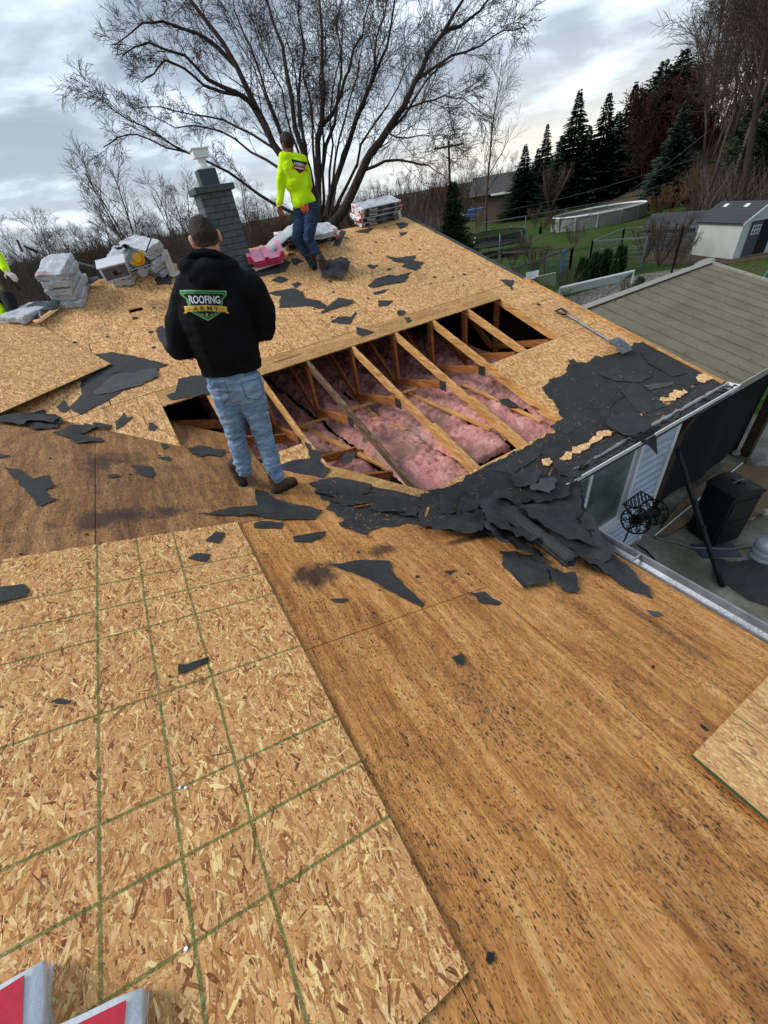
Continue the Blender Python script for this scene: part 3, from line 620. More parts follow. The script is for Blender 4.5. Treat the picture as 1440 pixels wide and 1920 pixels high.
# walls
mb = MB()
mb.box(2.42, 5.36, 2.235, 2.33, 0, 2.42); mb.box(2.42, 2.5, -1.2, 2.235, 0, 2.30)
mb.build('wall', MT['siding'], HOUSE)
def gab(x): return [(x, 2.34, 0), (x, 11.9, 0), (x, 11.9, 3.1), (x, 7.75, 4.43), (x, 2.34, 2.63)]
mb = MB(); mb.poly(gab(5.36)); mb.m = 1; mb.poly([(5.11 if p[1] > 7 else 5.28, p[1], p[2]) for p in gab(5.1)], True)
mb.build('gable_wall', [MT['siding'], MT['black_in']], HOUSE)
WX0, WX1, WZ0, WZ1 = 2.95, 4.55, .98, 2.14
mb = MB(); z = 0.05; lap = .125
while z < 2.38:
    z1 = min(z+lap, 2.40)
    for xa, xb in ((2.5, WX0-.06), (WX1+.06, 5.36)) if (z1 > WZ0-.06 and z < WZ1+.06) else ((2.5, 5.36),):
        zm = z+(z1-z)*.62; mb.poly([(xa, 2.200, z), (xb, 2.200, z), (xb, 2.188, zm), (xa, 2.188, zm)]); mb.poly([(xa, 2.188, zm), (xb, 2.188, zm), (xb, 2.230, z1), (xa, 2.230, z1)]); mb.poly([(xa, 2.200, z), (xa, 2.234, z), (xb, 2.234, z), (xb, 2.200, z)])
    z = z1
mb.build('siding', MT['siding'], HOUSE)
mb = MB(); mb.box(5.33, 5.41, 2.178, 2.26, 0.02, 2.42); mb.box(5.365, 5.408, 2.262, 2.36, 0.02, 2.42); mb.build('corner_trim', MT['white_metal'], HOUSE, bevel=.004)
mb = MB()
for a, b, c, d in ((WX0-.07, WX1+.07, WZ1, WZ1+.08), (WX0-.07, WX1+.07, WZ0-.08, WZ0), (WX0-.07, WX0, WZ0, WZ1), (WX1, WX1+.07, WZ0, WZ1)): mb.box(a, b, 2.155, 2.233, c, d)
WIN = mb.build('window', MT['white_metal'], HOUSE, bevel=.004)
mb = MB(); xm = 3.72
for a, b, c, d, y_ in ((WX0, xm, WZ1-.05, WZ1, 2.20), (WX0, xm, WZ0, WZ0+.05, 2.20), (xm-.05, xm, WZ0+.05, WZ1-.05, 2.20), (xm, WX1, WZ1-.04, WZ1-.001, 2.215), (xm, WX1, WZ0+.001, WZ0+.04, 2.215), (WX1-.04, WX1, WZ0+.04, WZ1-.04, 2.215), (xm+.002, xm+.03, WZ0+.04, WZ1-.04, 2.215)): mb.box(a, b, y_-.012, y_+.012, c, d)
mb.build('sash', MT['white_metal'], WIN)
mb = MB(); mb.box(WX0, xm-.05, 2.198, 2.204, WZ0+.05, WZ1-.05); mb.build('pane', MT['glass'], WIN)
mb = MB(); mb.box(xm+.03, WX1-.04, 2.213, 2.219, WZ0+.04, WZ1-.04); mb.build('pane', MT['glass'], WIN)
mb = MB(); mb.box(2.5, RAKE(2)+.0, 1.985, 2.0, 2.44, 2.59); mb.box(2.5, 5.4, 2.0, 2.185, 2.425, 2.437); mb.build('soffit', MT['white_metal'], HOUSE)
def gutter(p0, p1, inward, name='gutter'):
    """open U profile; p0,p1 = back top edge, inward = unit vector pointing away from the wall"""
    p0 = Vector(p0); p1 = Vector(p1); n = Vector(inward); mb = MB()
    prof = [(0, 0), (0, -.10), (.07, -.105), (.115, -.06), (.12, -.004), (.132, 0), (.132, -.010), (.124, -.014), (.118, -.062), (.072, -.112), (-.004, -.107), (-.004, 0)]
    ring = lambda p: [p+n*a+Vector((0, 0, b)) for a, b in prof]
    k = len(prof); A_, B_ = ring(p0), ring(p1)
    fs = [(i, (i+1) % k, (i+1) % k+k, i+k) for i in range(k)]
    mb.add(A_+B_, fs)
    for A2 in (A_, ): mb.poly([A2[0], A2[1], A2[2], A2[3], A2[4]])
    mb.poly([B_[0], B_[1], B_[2], B_[3], B_[4]], True)
    return mb.build(name, MT['white_metal'], HOUSE)
gB = gutter((2.75, 1.983, 2.60), (RAKE(2)+.12, 1.983, 2.60), (0, -1, 0)); gB['label'] = 'white gutter under the far roof, filled with felt scraps'
gA = gutter((2.50, 1.40, 2.43), (2.50, -1.2, 2.43), (1, 0, 0)); gA.data.materials[0] = MT['gutter_old']; gA['label'] = 'white gutter beside the near roof'
mb = MB()
for k in range(60):
    x = 2.8+random.random()*2.9; y = 1.87+random.random()*.1; s_ = .02+random.random()*.05
    a = random.random()*6.28; mb.poly([(x+math.cos(a+q)*s_*(.6+.6*random.random()), min(1.98, max(1.872, y+math.sin(a+q)*s_*.6)), 2.565+random.random()*.04) for q in (0, 1.5, 3, 4.6)])
mb.box(2.76, 5.6, 1.872, 1.98, 2.50, 2.56); mb.build('gutter_debris', MT['felt_old'], gB)
mb = MB(); mb.box(2.44, 2.495, -1.2, 1.4, 2.30, 2.41); mb.build('fascia', MT['lumber_dark'], HOUSE)
mb = MB()
for y in (1.02, .12, -.7): mb = MB(); mb.box(2.50, 2.63, y-.008, y+.008, 2.415, 2.425); mb.build('gutter_bracket', MT['steel'], gA)
pass
mb = MB(); mb.box(2.505, 2.60, -1.19, 1.39, 2.335, 2.345); mb.build('gutter_debris', MT['soil'], gA)
mb = MB(); mb.box(-6.8, 2.42, -1.15, -1.05, 0, 3.0); mb.box(-6.8, -6.7, -1.05, 11.9, 0, 2.1); mb.box(-6.7, 5.06, 11.8, 11.9, 0, 2.9); mb.build('wall', MT['siding'], HOUSE)
# chimney
cx0, cx1, cy0, cy1 = 1.46, 1.90, 7.02, 7.44
mb = MB(); mb.box(cx0, cx1, cy0, cy1, 4.1, 5.24); CH = mb.build('chimney', MT['brick'], HOUSE, bevel=.004); CH['label'] = 'leaning dark grey painted brick chimney'
mb = MB(); mb.box(cx0-.045, cx1+.045, cy0-.045, cy1+.045, 5.24, 5.31); mb.build('crown', MT['chim_cap'], CH, bevel=.008)
mb = MB(); mb.box(cx0+.10, cx1-.10, cy0+.10, cy1-.10, 5.31, 5.49); mb.build('flue_block', MT['chim_cap'], CH, bevel=.006)
c = ((cx0+cx1)/2, (cy0+cy1)/2)
mb = MB(); mb.tube([(c[0], c[1], 5.49), (c[0], c[1], 5.51)], .11, 20); mb.tube([(c[0], c[1], 5.51), (c[0], c[1], 5.62)], .052, 16)
mb.box(c[0]-.10, c[0]+.10, c[1]-.10, c[1]+.10, 5.605, 5.685); mb.box(c[0]-.115, c[0]+.115, c[1]-.115, c[1]+.115, 5.687, 5.70); mb.build('vent_cap', MT['white_metal'], CH)
mb = MB(); mb.prism([(cx0-.10, cy0-.16, zB(0, cy0-.16)+.012), (cx1+.14, cy0-.16, zB(0, cy0-.16)+.012), (cx1+.14, cy1, zB(0, cy1)+.012), (cx0-.10, cy1, zB(0, cy1)+.012)], (0, 0, -.006)); mb.build('chimney_flashing', MT['felt'], CH)

# ------------------------------------------------------------------ OSB boards made of real strands
PAL = [srgb(208, 168, 118), srgb(192, 150, 102), srgb(224, 190, 142), srgb(240, 214, 170), srgb(176, 132, 86), srgb(202, 162, 112), srgb(152, 108, 70), srgb(120, 80, 50), srgb(216, 178, 128)]
PALW = [3.6, 3.8, 4.2, 3.6, 3.2, 3.6, 2.2, 1.3, 4]
def flake_panel(name, O, U, V, W_, L_, th, n, mat, label, cat='board', seed=1, pale=0.0, poly=None, sizes=(.016, .085, .0022, .0125), group=None):
    """O corner on the top face, U,V unit directions, W_ along U, L_ along V"""
    rng = np.random.default_rng(seed); O = Vector(O); U = Vector(U).normalized(); V = (Vector(V)-U*U.dot(Vector(V))).normalized(); Nn = U.cross(V)
    if Nn.z < 0: Nn = -Nn
    base = MB(); q = [O, O+U*W_, O+U*W_+V*L_, O+V*L_] if poly is None else [O+U*a+V*b for a, b in poly]
    if (q[1]-q[0]).cross(q[2]-q[1]).dot(Nn) < 0: q.reverse()
    q = [p-Nn*.0016 for p in q]; base.prism(q, -Nn*th)
    for k in range(1, len(base.mi)): base.mi[k] = 1
    base.mi[1] = 2
    o = base.build(name, [MT['osb_core'], MT['osb_edge'], MT['osb_core']], None, origin=sum(q, Vector())/len(q))
    tag(o, label, cat, group)
    ln = np.exp(rng.uniform(np.log(sizes[0]), np.log(sizes[1]), n)); wd = np.minimum(np.exp(rng.uniform(np.log(sizes[2]), np.log(sizes[3]), n)), ln*.6)
    an = np.where(rng.random(n) < .72, rng.normal(0, .42, n), rng.uniform(-1.57, 1.57, n))+math.pi/2
    cu = rng.uniform(0, W_, n); cv = rng.uniform(0, L_, n)
    order = np.linspace(0, 1, n)+rng.normal(0, .12, n); hgt = -.0012+.0012*np.clip(order, 0, 1)+.0004*rng.random(n)
    ca, sa = np.cos(an), np.sin(an)
    shp = [(-.5, -.5), (0.0, -.56), (.5, -.4), (.55, .2), (.42, .5), (-.1, .54), (-.52, .36)]
    k = len(shp); P = np.zeros((n, k, 2)); 
    for i, (a, b) in enumerate(shp):
        la = (a+rng.normal(0, .07, n))*ln; lb = (b+rng.normal(0, .13, n))*wd
        P[:, i, 0] = np.clip(cu+la*ca-lb*sa, .0005, W_-.0005); P[:, i, 1] = np.clip(cv+la*sa+lb*ca, .0005, L_-.0005)
    tx = rng.normal(0, .008, n); ty = rng.normal(0, .012, n)
    H = hgt[:, None]+tx[:, None]*(P[:, :, 0]-cu[:, None])+ty[:, None]*(P[:, :, 1]-cv[:, None])
    H = np.clip(H, -.0014, .0014)
    keep = np.ones(n, bool)
    if poly is not None:
        for a, b in zip(poly, poly[1:]+poly[:1]):
            for i in range(k):
                keep &= ((b[0]-a[0])*(P[:, i, 1]-a[1])-(b[1]-a[1])*(P[:, i, 0]-a[0])) * (1 if ccw(poly) is poly else -1) >= 0
    P = P[keep]; H = H[keep]; nn = len(P)
    Oa = np.array(O); Ua = np.array(U); Va = np.array(V); Na = np.array(Nn)
    X = Oa+P[..., 0:1]*Ua+P[..., 1:2]*Va+H[..., None]*Na - np.array(ORG[o.name])
    me = bpy.data.meshes.new('strands'); me.vertices.add(nn*k); me.vertices.foreach_set('co', X.reshape(-1).astype(np.float32))
    me.loops.add(nn*k); me.loops.foreach_set('vertex_index', np.arange(nn*k, dtype=np.int32)); me.polygons.add(nn)
    me.polygons.foreach_set('loop_start', np.arange(0, nn*k, k, dtype=np.int32)); me.update(calc_edges=True)
    uvl = me.uv_layers.new(name='UVMap'); uvl.data.foreach_set('uv', P.reshape(-1).astype(np.float32))
    ca_ = me.color_attributes.new('Col', 'FLOAT_COLOR', 'CORNER'); w_ = np.array(PALW)/sum(PALW); ci = rng.choice(len(PAL), nn, p=w_)
    cols = np.array(PAL)[ci]; cols[:, :3] *= rng.uniform(.82, 1.12, (nn, 1))*rng.uniform(.96, 1.04, (nn, 3))
    if pale: cols[:, :3] = cols[:, :3]*(1-pale)+np.array(srgb(236, 212, 170)[:3])*pale
    ca_.data.foreach_set('color', np.repeat(cols, k, axis=0).reshape(-1).astype(np.float32))
    me.materials.append(mat); s_ = bpy.data.objects.new('strand_surface', me); COL.objects.link(s_); s_.parent = o; ORG[s_.name] = ORG[o.name]
    return o
dA = Vector((1, 0, -T3)).normalized()
flake_panel('osb_board', (.036, 2.492, zA(.036, 0)+.017), -dA, (0, -1, 0), 1.235, 2.44, .013, 74000, MT['flake_grid'], 'large new board laid on the near roof, ruled with green chalk lines', seed=3)
flake_panel('osb_board', (1.245, .03, zA(1.245, 0)+.035), dA, (0, -1, 0), 1.22, 1.3, .013, 22000, MT['flake_few'], 'loose pale board with a green edge cut by the right side of the photo', seed=5, pale=.22, sizes=(.025, .09, .004, .016))
# loose tilted board at the left
P1 = PB(208, 682, .03); P2 = PA(5, 772, .05); P3 = PB(22, 598, .07)
U_ = (P2-P1).normalized(); V_ = (P3-P1); L3 = V_.length; V2 = (V_-U_*V_.dot(U_)).normalized()
flake_panel('osb_board', P1, U_, V2, 1.22, max(1.75, L3), .013, 13000, MT['flake_plain'], 'loose board tilted across the valley at the left edge', seed=9, pale=.15)
# small bright nails of the big board
mbn = []
for i, (px, py) in enumerate([(337, 1477), (348, 1477), (349, 1779)]):
    p = PA(px, py, .018); mb = MB(); mb.tube([p, p+Vector((0, 0, .0025))], .005, 10)
    tag(mb.build('nail', MT['nail'], None, origin=p), 'white nail head driven into the chalk-lined board', 'nail', 'nail heads in the chalk-lined board')
# ------------------------------------------------------------------ torn roofing felt
def ragged(poly, step, amp, seed):
    out = []; n = len(poly)
    for i in range(n):
        p = Vector(poly[i]); q = Vector(poly[(i+1) % n]); L = (q-p).length; k = max(1, int(L/step)); nrm = Vector((-(q-p).y, (q-p).x)).normalized() if L > 1e-6 else Vector((0, 0))
        for j in range(k):
            t = j/k; c = p.lerp(q, t)
            a = amp*(1.0 if j else .4)
            c = c+nrm*(mnoise.noise(Vector((c.x*11, c.y*11, seed)))*a*1.5+mnoise.noise(Vector((c.x*34, c.y*34, seed+7)))*a*.9)
            out.append(c)
    return out
def felt(name, px, pl, label, mat='felt', lift=.012, base=.004, amp=.013, cell=.05, seed=None, cat='roofing felt', group=None, fold=0.0, foldang=0.0, tilt=None, cells=1.0, parent=None, curve=None, th=.0025, crisp=False, crease=0.0):
    """px: photo outline; pl: hit function; the sheet lies on that plane, its edges torn, its face gently buckled"""
    seed = seed if seed is not None else (sum(int(a*7+b*3) for a, b in px) % 977)
    P = [pl(a, b, base) for a, b in px]
    nrm = {PA: (-T3, 0), PB: (0, T3), PW: (T3, 0)}.get(pl, (0, 0)); N_ = Vector((-nrm[0], -nrm[1], 1)).normalized()
    poly = [(p.x, p.y) for p in P]; poly = ccw(poly)
    d0 = P[0].z-nrm[0]*P[0].x-nrm[1]*P[0].y
    size = max(max(p[0] for p in poly)-min(p[0] for p in poly), max(p[1] for p in poly)-min(p[1] for p in poly))
    st = max(.012, min(.035, size/14)); edge = ragged(poly, st, amp*min(1, size/.35), seed)
    pts = [Vector((p[0], p[1])) for p in edge]; ne = len(pts)
    cell = max(cell*cells, size/26)
    x0, x1 = min(p.x for p in pts), max(p.x for p in pts); y0, y1 = min(p.y for p in pts), max(p.y for p in pts)
    def inside(x, y):
        c = False; j = ne-1
        for i in range(ne):
            if (pts[i].y > y) != (pts[j].y > y) and x < (pts[j].x-pts[i].x)*(y-pts[i].y)/(pts[j].y-pts[i].y)+pts[i].x: c = not c
            j = i
        return c
    rng = random.Random(seed); yy = y0
    extra = []
    while yy < y1:
        xx = x0
        while xx < x1:
            a = xx+rng.uniform(-.3, .3)*cell; b = yy+rng.uniform(-.3, .3)*cell
            if inside(a, b) and min((pts[i]-Vector((a, b))).length_squared for i in range(0, ne)) > (cell*.35)**2: extra.append(Vector((a, b)))
            xx += cell
        yy += cell
    vs, es, fs, *_ = delaunay_2d_cdt(pts+extra, [(i, (i+1) % ne) for i in range(ne)], [list(range(ne))], 1, 1e-5)
    cxm = sum(p.x for p in pts)/ne; cym = sum(p.y for p in pts)/ne; ca, sa = math.cos(foldang), math.sin(foldang)
    top = []
    for v in vs:
        h = lift*(.5+.9*mnoise.noise(Vector((v.x*5/max(.3, size), v.y*5/max(.3, size), seed*.37)))+.35*mnoise.noise(Vector((v.x*16, v.y*16, seed))))
        h = max(0, h)
        if fold:
            u = ((v.x-cxm)*ca+(v.y-cym)*sa)
            w_ = -(v.x-cxm)*sa+(v.y-cym)*ca
            h += fold*abs(math.sin(u*9/max(.25, size)+1.3*mnoise.noise(Vector((w_*3, u, seed)))*2))*(.6+.4*mnoise.noise(Vector((v.x*4, v.y*4, seed+2))))
        if curve: h += curve(v.x-cxm, v.y-cym)
        if crease:
            r1_ = 1-min(1, abs(mnoise.noise(Vector((v.x*5, v.y*5, seed*.71))))*3.2); r2_ = 1-min(1, abs(mnoise.noise(Vector((v.x*11+3, v.y*11, seed*.31))))*3.0); h += crease*(r1_*r1_+.45*r2_*r2_)
        if tilt: h += (v.x-cxm)*tilt[0]+(v.y-cym)*tilt[1]
        top.append(Vector((v.x, v.y, d0+nrm[0]*v.x+nrm[1]*v.y))+N_*h)
    mb = MB(); mb.smooth = not crisp; n = len(top)
    F = []
    for f in fs:
        a, b, c = [top[i] for i in f[:3]]
        f = list(f)
        if (b-a).cross(c-a).z < 0: f.reverse()
        F.append(f)
    mb.add(top+[p-N_*th for p in top], F+[[i+n for i in reversed(f)] for f in F])
    ec = {}
    for f in F:
        for i in range(len(f)):
            a, b = f[i], f[(i+1) % len(f)]; ec[(a, b)] = 1
    mb.smooth = False
    for (a, b) in list(ec):
        if (b, a) not in ec: mb.add([top[b], top[a], top[a]-N_*th, top[b]-N_*th], [(0, 1, 2, 3)])
    if parent is not None: return mb.build(name, MT[mat], parent, uv=False)
    cen = sum(top, Vector())/n
    o = mb.build(name, MT[mat], None, origin=cen, uv=False); tag(o, label, cat, group); return o

# felt still nailed to the deck: parts of the house
felt('underlayment', [(1015, 727), (1035, 712), (1060, 700), (1070, 683), (1107, 677), (1113, 667), (1130, 670), (1160, 660), (1207, 638), (1262, 668), (1318, 700), (1290, 735), (1240, 752), (1195, 780), (1150, 806), (1080, 842), (1045, 860), (1018, 905), (1005, 935), (940, 950), (870, 950), (790, 985), (795, 925), (842, 914), (930, 866), (1066, 793)], PB, None, 'felt_dark', lift=.012, amp=.03, cell=.07, parent=HOUSE, base=.003)
felt('underlayment', [(1290, 735), (1318, 700), (1340, 712), (1362, 716), (1250, 778), (1228, 772)], PB, None, 'felt_old', lift=.008, amp=.02, parent=HOUSE, base=.002)
felt('underlayment', [(579, 906), (631, 893), (716, 909), (800, 925), (810, 955), (791, 982), (739, 987), (697, 996), (692, 1009), (647, 991), (638, 972), (617, 949)], PA, None, 'felt_old', lift=.01, amp=.03, cell=.06, parent=HOUSE, base=.002)
felt('underlayment', [(790, 920), (842, 914), (900, 900), (1010, 850), (1045, 880), (1085, 890), (1100, 960), (1090, 1010), (1040, 1020), (960, 1010), (900, 1000), (830, 992), (785, 985)], PA, None, 'felt_old', lift=.0, amp=.02, cell=.07, parent=HOUSE, base=.028)
felt('underlayment', [(1003, 935), (1018, 905), (1048, 858), (1075, 878), (1083, 892), (1090, 960), (1060, 990), (1000, 975)], PB, None, 'felt_dark', lift=.01, amp=.02, parent=HOUSE, base=.004)
felt('underlayment', [(452, 503), (470, 497), (500, 495), (530, 486), (545, 491), (535, 508), (500, 515), (468, 521), (445, 514)], PB, None, 'felt', lift=.004, parent=HOUSE, base=.014)

felt('underlayment', [(1040, 866), (1090, 840), (1147, 812), (1195, 784), (1240, 758), (1256, 770), (1200, 808), (1150, 836), (1100, 866), (1066, 882)], PB, None, 'felt_old', lift=.006, amp=.012, parent=HOUSE, base=.005)
FL = [
 # px outline, plane, label, options
 ([(180, 664), (212, 660), (250, 668), (316, 684), (300, 690), (213, 700), (183, 705), (165, 700)], PB, 'pointed charcoal felt piece coming out from under the tilted loose board', {}),
 ([(297, 690), (296, 708), (262, 720), (230, 733), (200, 752), (150, 778), (130, 765), (155, 740), (152, 715), (175, 703), (230, 695)], PB, 'largest felt sheet left of the man in black, running down to the valley', {'lift': .008}),
 ([(105, 763), (120, 750), (132, 765), (122, 773), (112, 772)], PB, 'small square felt scrap at the lower left tip of the largest left sheet', {}),
 ([(213, 704), (175, 735), (178, 740), (205, 738), (262, 722), (297, 706), (294, 690)], PB, 'straight-edged felt strip lying on top of the largest left sheet', {'base': .012, 'lift': .006, 'mat': 'felt_light'}),
 ([(-20, 786), (40, 777), (108, 766), (117, 780), (100, 795), (62, 790), (45, 797), (-20, 792)], PA, 'long dark felt tongue under the tilted board, cut by the left edge', {'lift': .03, 'base': .02}),
 ([(45, 797), (105, 787), (118, 790), (110, 803), (65, 807)], PA, 'felt piece tucked below the long tongue at the left valley', {'lift': .02}),
 ([(173, 795), (182, 783), (195, 773), (217, 792), (205, 803), (180, 800)], PA, 'flat four-sided felt piece at the foot of the triangular board by the left valley', {'base': .03}),
 ([(217, 790), (226, 782), (233, 773), (237, 785), (250, 781), (235, 795), (218, 806)], PB, 'three-pronged felt scrap on the triangular board corner', {}),
 ([(98, 813), (140, 800), (172, 792), (180, 805), (150, 815), (190, 822), (195, 828), (145, 832), (130, 822)], PA, 'ragged felt piece just below the left valley on brown plywood', {'lift': .02, 'base': .008}),
 ([(291, 620), (300, 612), (315, 617), (345, 640), (362, 675), (330, 673), (312, 660)], PB, 'rounded felt piece half hidden behind the left hip of the man in black', {}),
 ([(312, 742), (328, 736), (333, 720), (335, 710), (390, 701), (400, 738), (350, 745), (320, 750)], PB, 'two-lobed felt piece at the hole edge beside the left leg of the man in black', {}),
 ([(278, 793), (285, 792), (294, 800), (288, 809), (280, 806)], PB, 'small felt scrap inside the triangular board corner left of the hole', {}),
 ([(289, 523), (300, 518), (320, 516), (322, 532), (295, 534)], PB, 'dark felt scrap under the grey stack nearest the chimney', {}),
 ([(502, 549), (523, 545), (551, 541), (568, 547), (572, 559), (596, 563), (612, 572), (611, 580), (592, 577), (575, 574), (523, 577), (527, 554), (516, 554)], PB, 'broad stepped felt piece right of the shoulder of the man in black', {'lift': .006}),
 ([(547, 533), (558, 529), (566, 532), (554, 541)], PB, 'small diamond felt scrap above the broad stepped piece', {}),
 ([(509, 526), (523, 518), (532, 520), (542, 524), (526, 531)], PB, 'arrow-shaped felt scrap below the chimney boards', {}),
 ([(598, 590), (634, 558), (662, 563), (662, 569), (620, 582)], PB, 'long triangular felt piece with an upturned tip in the middle of the far roof', {'lift': .018}),
 ([(620, 605), (634, 593), (658, 594), (669, 585), (657, 608)], PB, 'boomerang felt scrap below the long triangle', {}),
 ([(667, 613), (683, 617), (702, 622), (679, 631), (669, 625)], PB, 'felt scrap resting on the edge of the pale strip above the hole', {}),
 ([(624, 460), (639, 431), (649, 434), (636, 462)], PB, 'upright rectangular felt strip right of the man in yellow', {'amp': .006}),
 ([(545, 485), (557, 484), (570, 490), (560, 494), (552, 498)], PB, 'felt scrap between the pink vents and the lower boot', {}),
 ([(540, 473), (555, 476), (541, 480)], PB, 'sliver of felt under the pink vents', {}),
 ([(723, 481), (745, 484), (779, 479), (776, 489), (795, 492), (781, 508), (752, 500), (760, 494), (737, 489)], PB, 'upper of two large jagged felt pieces near the right end of the far roof', {'lift': .012}),
 ([(689, 537), (708, 521), (729, 517), (745, 518), (771, 510), (758, 529), (721, 535), (700, 540)], PB, 'lower of two large jagged felt pieces near the right end of the far roof', {'lift': .015}),
 ([(689, 497), (710, 497), (700, 504), (692, 502)], PB, 'small felt scrap left of the two large jagged pieces', {}),
 ([(742, 419), (754, 417), (766, 419), (760, 426), (750, 429)], PB, 'upper felt scrap near the peak right of the white bundle stack', {}),
 ([(747, 437), (764, 435), (755, 442)], PB, 'lower felt scrap near the peak right of the white bundle stack', {}),
 ([(665, 434), (680, 430), (700, 427), (689, 437), (675, 436)], PB, 'thin felt shred in front of the right white bundle stack', {}),
 ([(709, 564), (738, 564), (730, 570), (726, 574), (710, 574)], PB, 'trapezoid felt scrap above the middle of the hole', {}),
 ([(745, 583), (752, 582), (761, 586), (755, 593), (745, 591)], PB, 'crumpled felt knob near the hole edge below the trapezoid scrap', {'lift': .02}),
 ([(699, 549), (715, 545), (730, 541), (720, 549), (702, 553)], PB, 'narrow felt scrap below the lower jagged piece', {}),
 ([(758, 596), (768, 595), (771, 603), (764, 605)], PB, 'tiny square felt scrap touching the pale strip above the hole', {}),
 ([(936, 524), (963, 525), (961, 544), (950, 534)], PB, 'triangular felt flag by the right rake above the hole corner', {}),
 ([(1063, 676), (1075, 674), (1085, 683), (1080, 687), (1068, 681)], PB, 'short curled felt strip left of the black underlayment on the far roof', {'lift': .02}),
 ([(10, 876), (43, 883), (60, 899), (91, 891), (102, 914), (88, 918), (91, 932), (107, 936), (76, 949), (58, 930), (35, 903)], PA, 'long jagged felt sheet on brown plywood near the left edge', {'lift': .01}),
 ([(248, 874), (284, 874), (290, 887), (286, 898), (261, 889)], PA, 'notched felt scrap in the middle of the brown plywood', {}),
 ([(200, 891), (218, 888), (225, 893), (206, 897)], PA, 'small felt scrap left of the notched one on brown plywood', {}),
 ([(299, 832), (311, 832), (318, 837), (307, 843)], PA, 'felt scrap just below the triangular board tip', {}),
 ([(294, 857), (319, 857), (320, 865), (305, 862)], PA, 'flat felt scrap above the notched one on brown plywood', {}),
 ([(-8, 851), (5, 852), (19, 854), (4, 859), (-8, 859)], PA, 'felt scrap cut by the left edge above the long jagged sheet', {}),
 ([(352, 841), (380, 836), (400, 842), (425, 846), (415, 856), (390, 853), (375, 858), (360, 852)], PA, 'shredded felt and splinters left of the blue jeans', {'lift': .02}),
 ([(371, 966), (440, 953), (482, 949), (478, 918), (502, 922), (517, 938), (560, 948), (605, 958), (592, 974), (520, 975), (482, 969), (420, 967)], PA, 'long tapering felt tongue under the boots of the man in black', {'lift': .02}),
 ([(476, 982), (490, 977), (531, 980), (525, 992), (478, 990)], PA, 'felt scrap above the top right corner of the chalk-lined board', {}),
 ([(525, 872), (555, 862), (590, 860), (620, 880), (600, 905), (560, 915), (545, 895), (520, 890)], PB, 'felt sheet right of the boots on the wood beside the hole', {'lift': .02}),
 ([(570, 825), (585, 842), (606, 848), (598, 866), (580, 856)], PB, 'forked felt scrap at the lower left corner of the hole', {}),
 ([(596, 900), (640, 893), (700, 905), (690, 925), (640, 935), (600, 925)], PA, 'smooth felt sheet along the bottom of the hole right of the boots', {'base': .016}),
 ([(619, 1058), (687, 1050), (730, 1053), (742, 1081), (770, 1108), (796, 1133), (791, 1138), (749, 1119), (678, 1081)], PA, 'big pointed triangular felt piece lying alone on the orange plywood', {'lift': .008}),
 ([(619, 1123), (654, 1123), (640, 1131), (625, 1129)], PA, 'small triangle of felt below the big pointed piece', {}),
 ([(881, 1112), (909, 1110), (920, 1120), (941, 1131), (933, 1135), (898, 1130), (892, 1118)], PA, 'felt scrap with a tail between the big pointed piece and the pile', {}),
 ([(833, 1072), (856, 1068), (843, 1077)], PA, 'thin felt chip above the scrap with a tail', {}),
 ([(549, 1007), (580, 1000), (610, 996), (607, 1006), (579, 1017), (552, 1016)], PA, 'small wedge of felt right of the chalk-lined board top corner', {}),
 ([(847, 1232), (865, 1226), (871, 1231), (870, 1249), (855, 1245)], PA, 'shield-shaped felt chip alone on the orange plywood', {}),
 ([(1212, 1144), (1235, 1147), (1244, 1154), (1225, 1157)], PA, 'grey felt chip near the near gutter', {'mat': 'felt_light'}),
 ([(385, 1014), (404, 997), (423, 1000), (410, 1019)], PA, 'upper diamond felt scrap on the chalk-lined board', {'base': .022, 'amp': .004}),
 ([(352, 1047), (367, 1037), (395, 1039), (387, 1054)], PA, 'lower diamond felt scrap on the chalk-lined board', {'base': .022, 'amp': .004}),
 ([(-20, 1102), (0, 1101), (45, 1096), (57, 1107), (52, 1117), (0, 1132), (-20, 1136)], PA, 'rounded felt scrap on the chalk-lined board cut by the left edge', {'base': .022}),
 ([(334, 1245), (350, 1246), (370, 1240), (392, 1231), (390, 1242), (350, 1260), (335, 1265)], PA, 'winged felt scrap in the middle of the chalk-lined board', {'base': .022, 'amp': .006}),
 ([(95, 1314), (112, 1310), (134, 1316), (127, 1320), (105, 1319)], PA, 'thin felt sliver on the left of the chalk-lined board', {'base': .022, 'amp': .003}),
]
for px, pl, lab, kw in FL:
    kw = dict(kw); kw.setdefault('lift', .006); felt('felt_scrap', px, pl, lab, group='torn felt scraps on the roofs', **kw)
# crumbs all over, too many and too alike to tell apart
crumbs = [(868, 1284, 4, PA), (1320, 1365, 6, PA), (963, 1328, 3.5, PA), (919, 1797, 6, PA), (783, 1082, 4, PA), (277, 1052, 3, PA), (392, 1090, 3, PA), (300, 855, 3, PA), (95, 860, 3, PA), (244, 890, 3, PA), (635, 1035, 3, PA), (878, 1078, 3, PA), (700, 1150, 3, PA),
          (118, 642, 3, PB), (140, 643, 3, PB), (255, 597, 6, PB), (283, 623, 5, PB), (288, 652, 4, PB), (201, 632, 3, PB), (695, 475, 3, PB), (705, 455, 3, PB), (650, 447, 4, PB), (735, 450, 3, PB), (770, 450, 3, PB), (625, 548, 3, PB), (640, 525, 3, PB), (815, 520, 4, PB), (850, 520, 3, PB), (870, 515, 3, PB), (1010, 571, 3, PB), (730, 505, 4, PB), (690, 560, 3, PB), (620, 530, 3, PB), (455, 545, 3, PB)]
_r = random.Random(4)
for _ in range(46):
    x = _r.uniform(.1, 5.0); y = _r.uniform(5.0, 7.6); crumbs.append((x, y, _r.uniform(1.5, 4), 'b'))
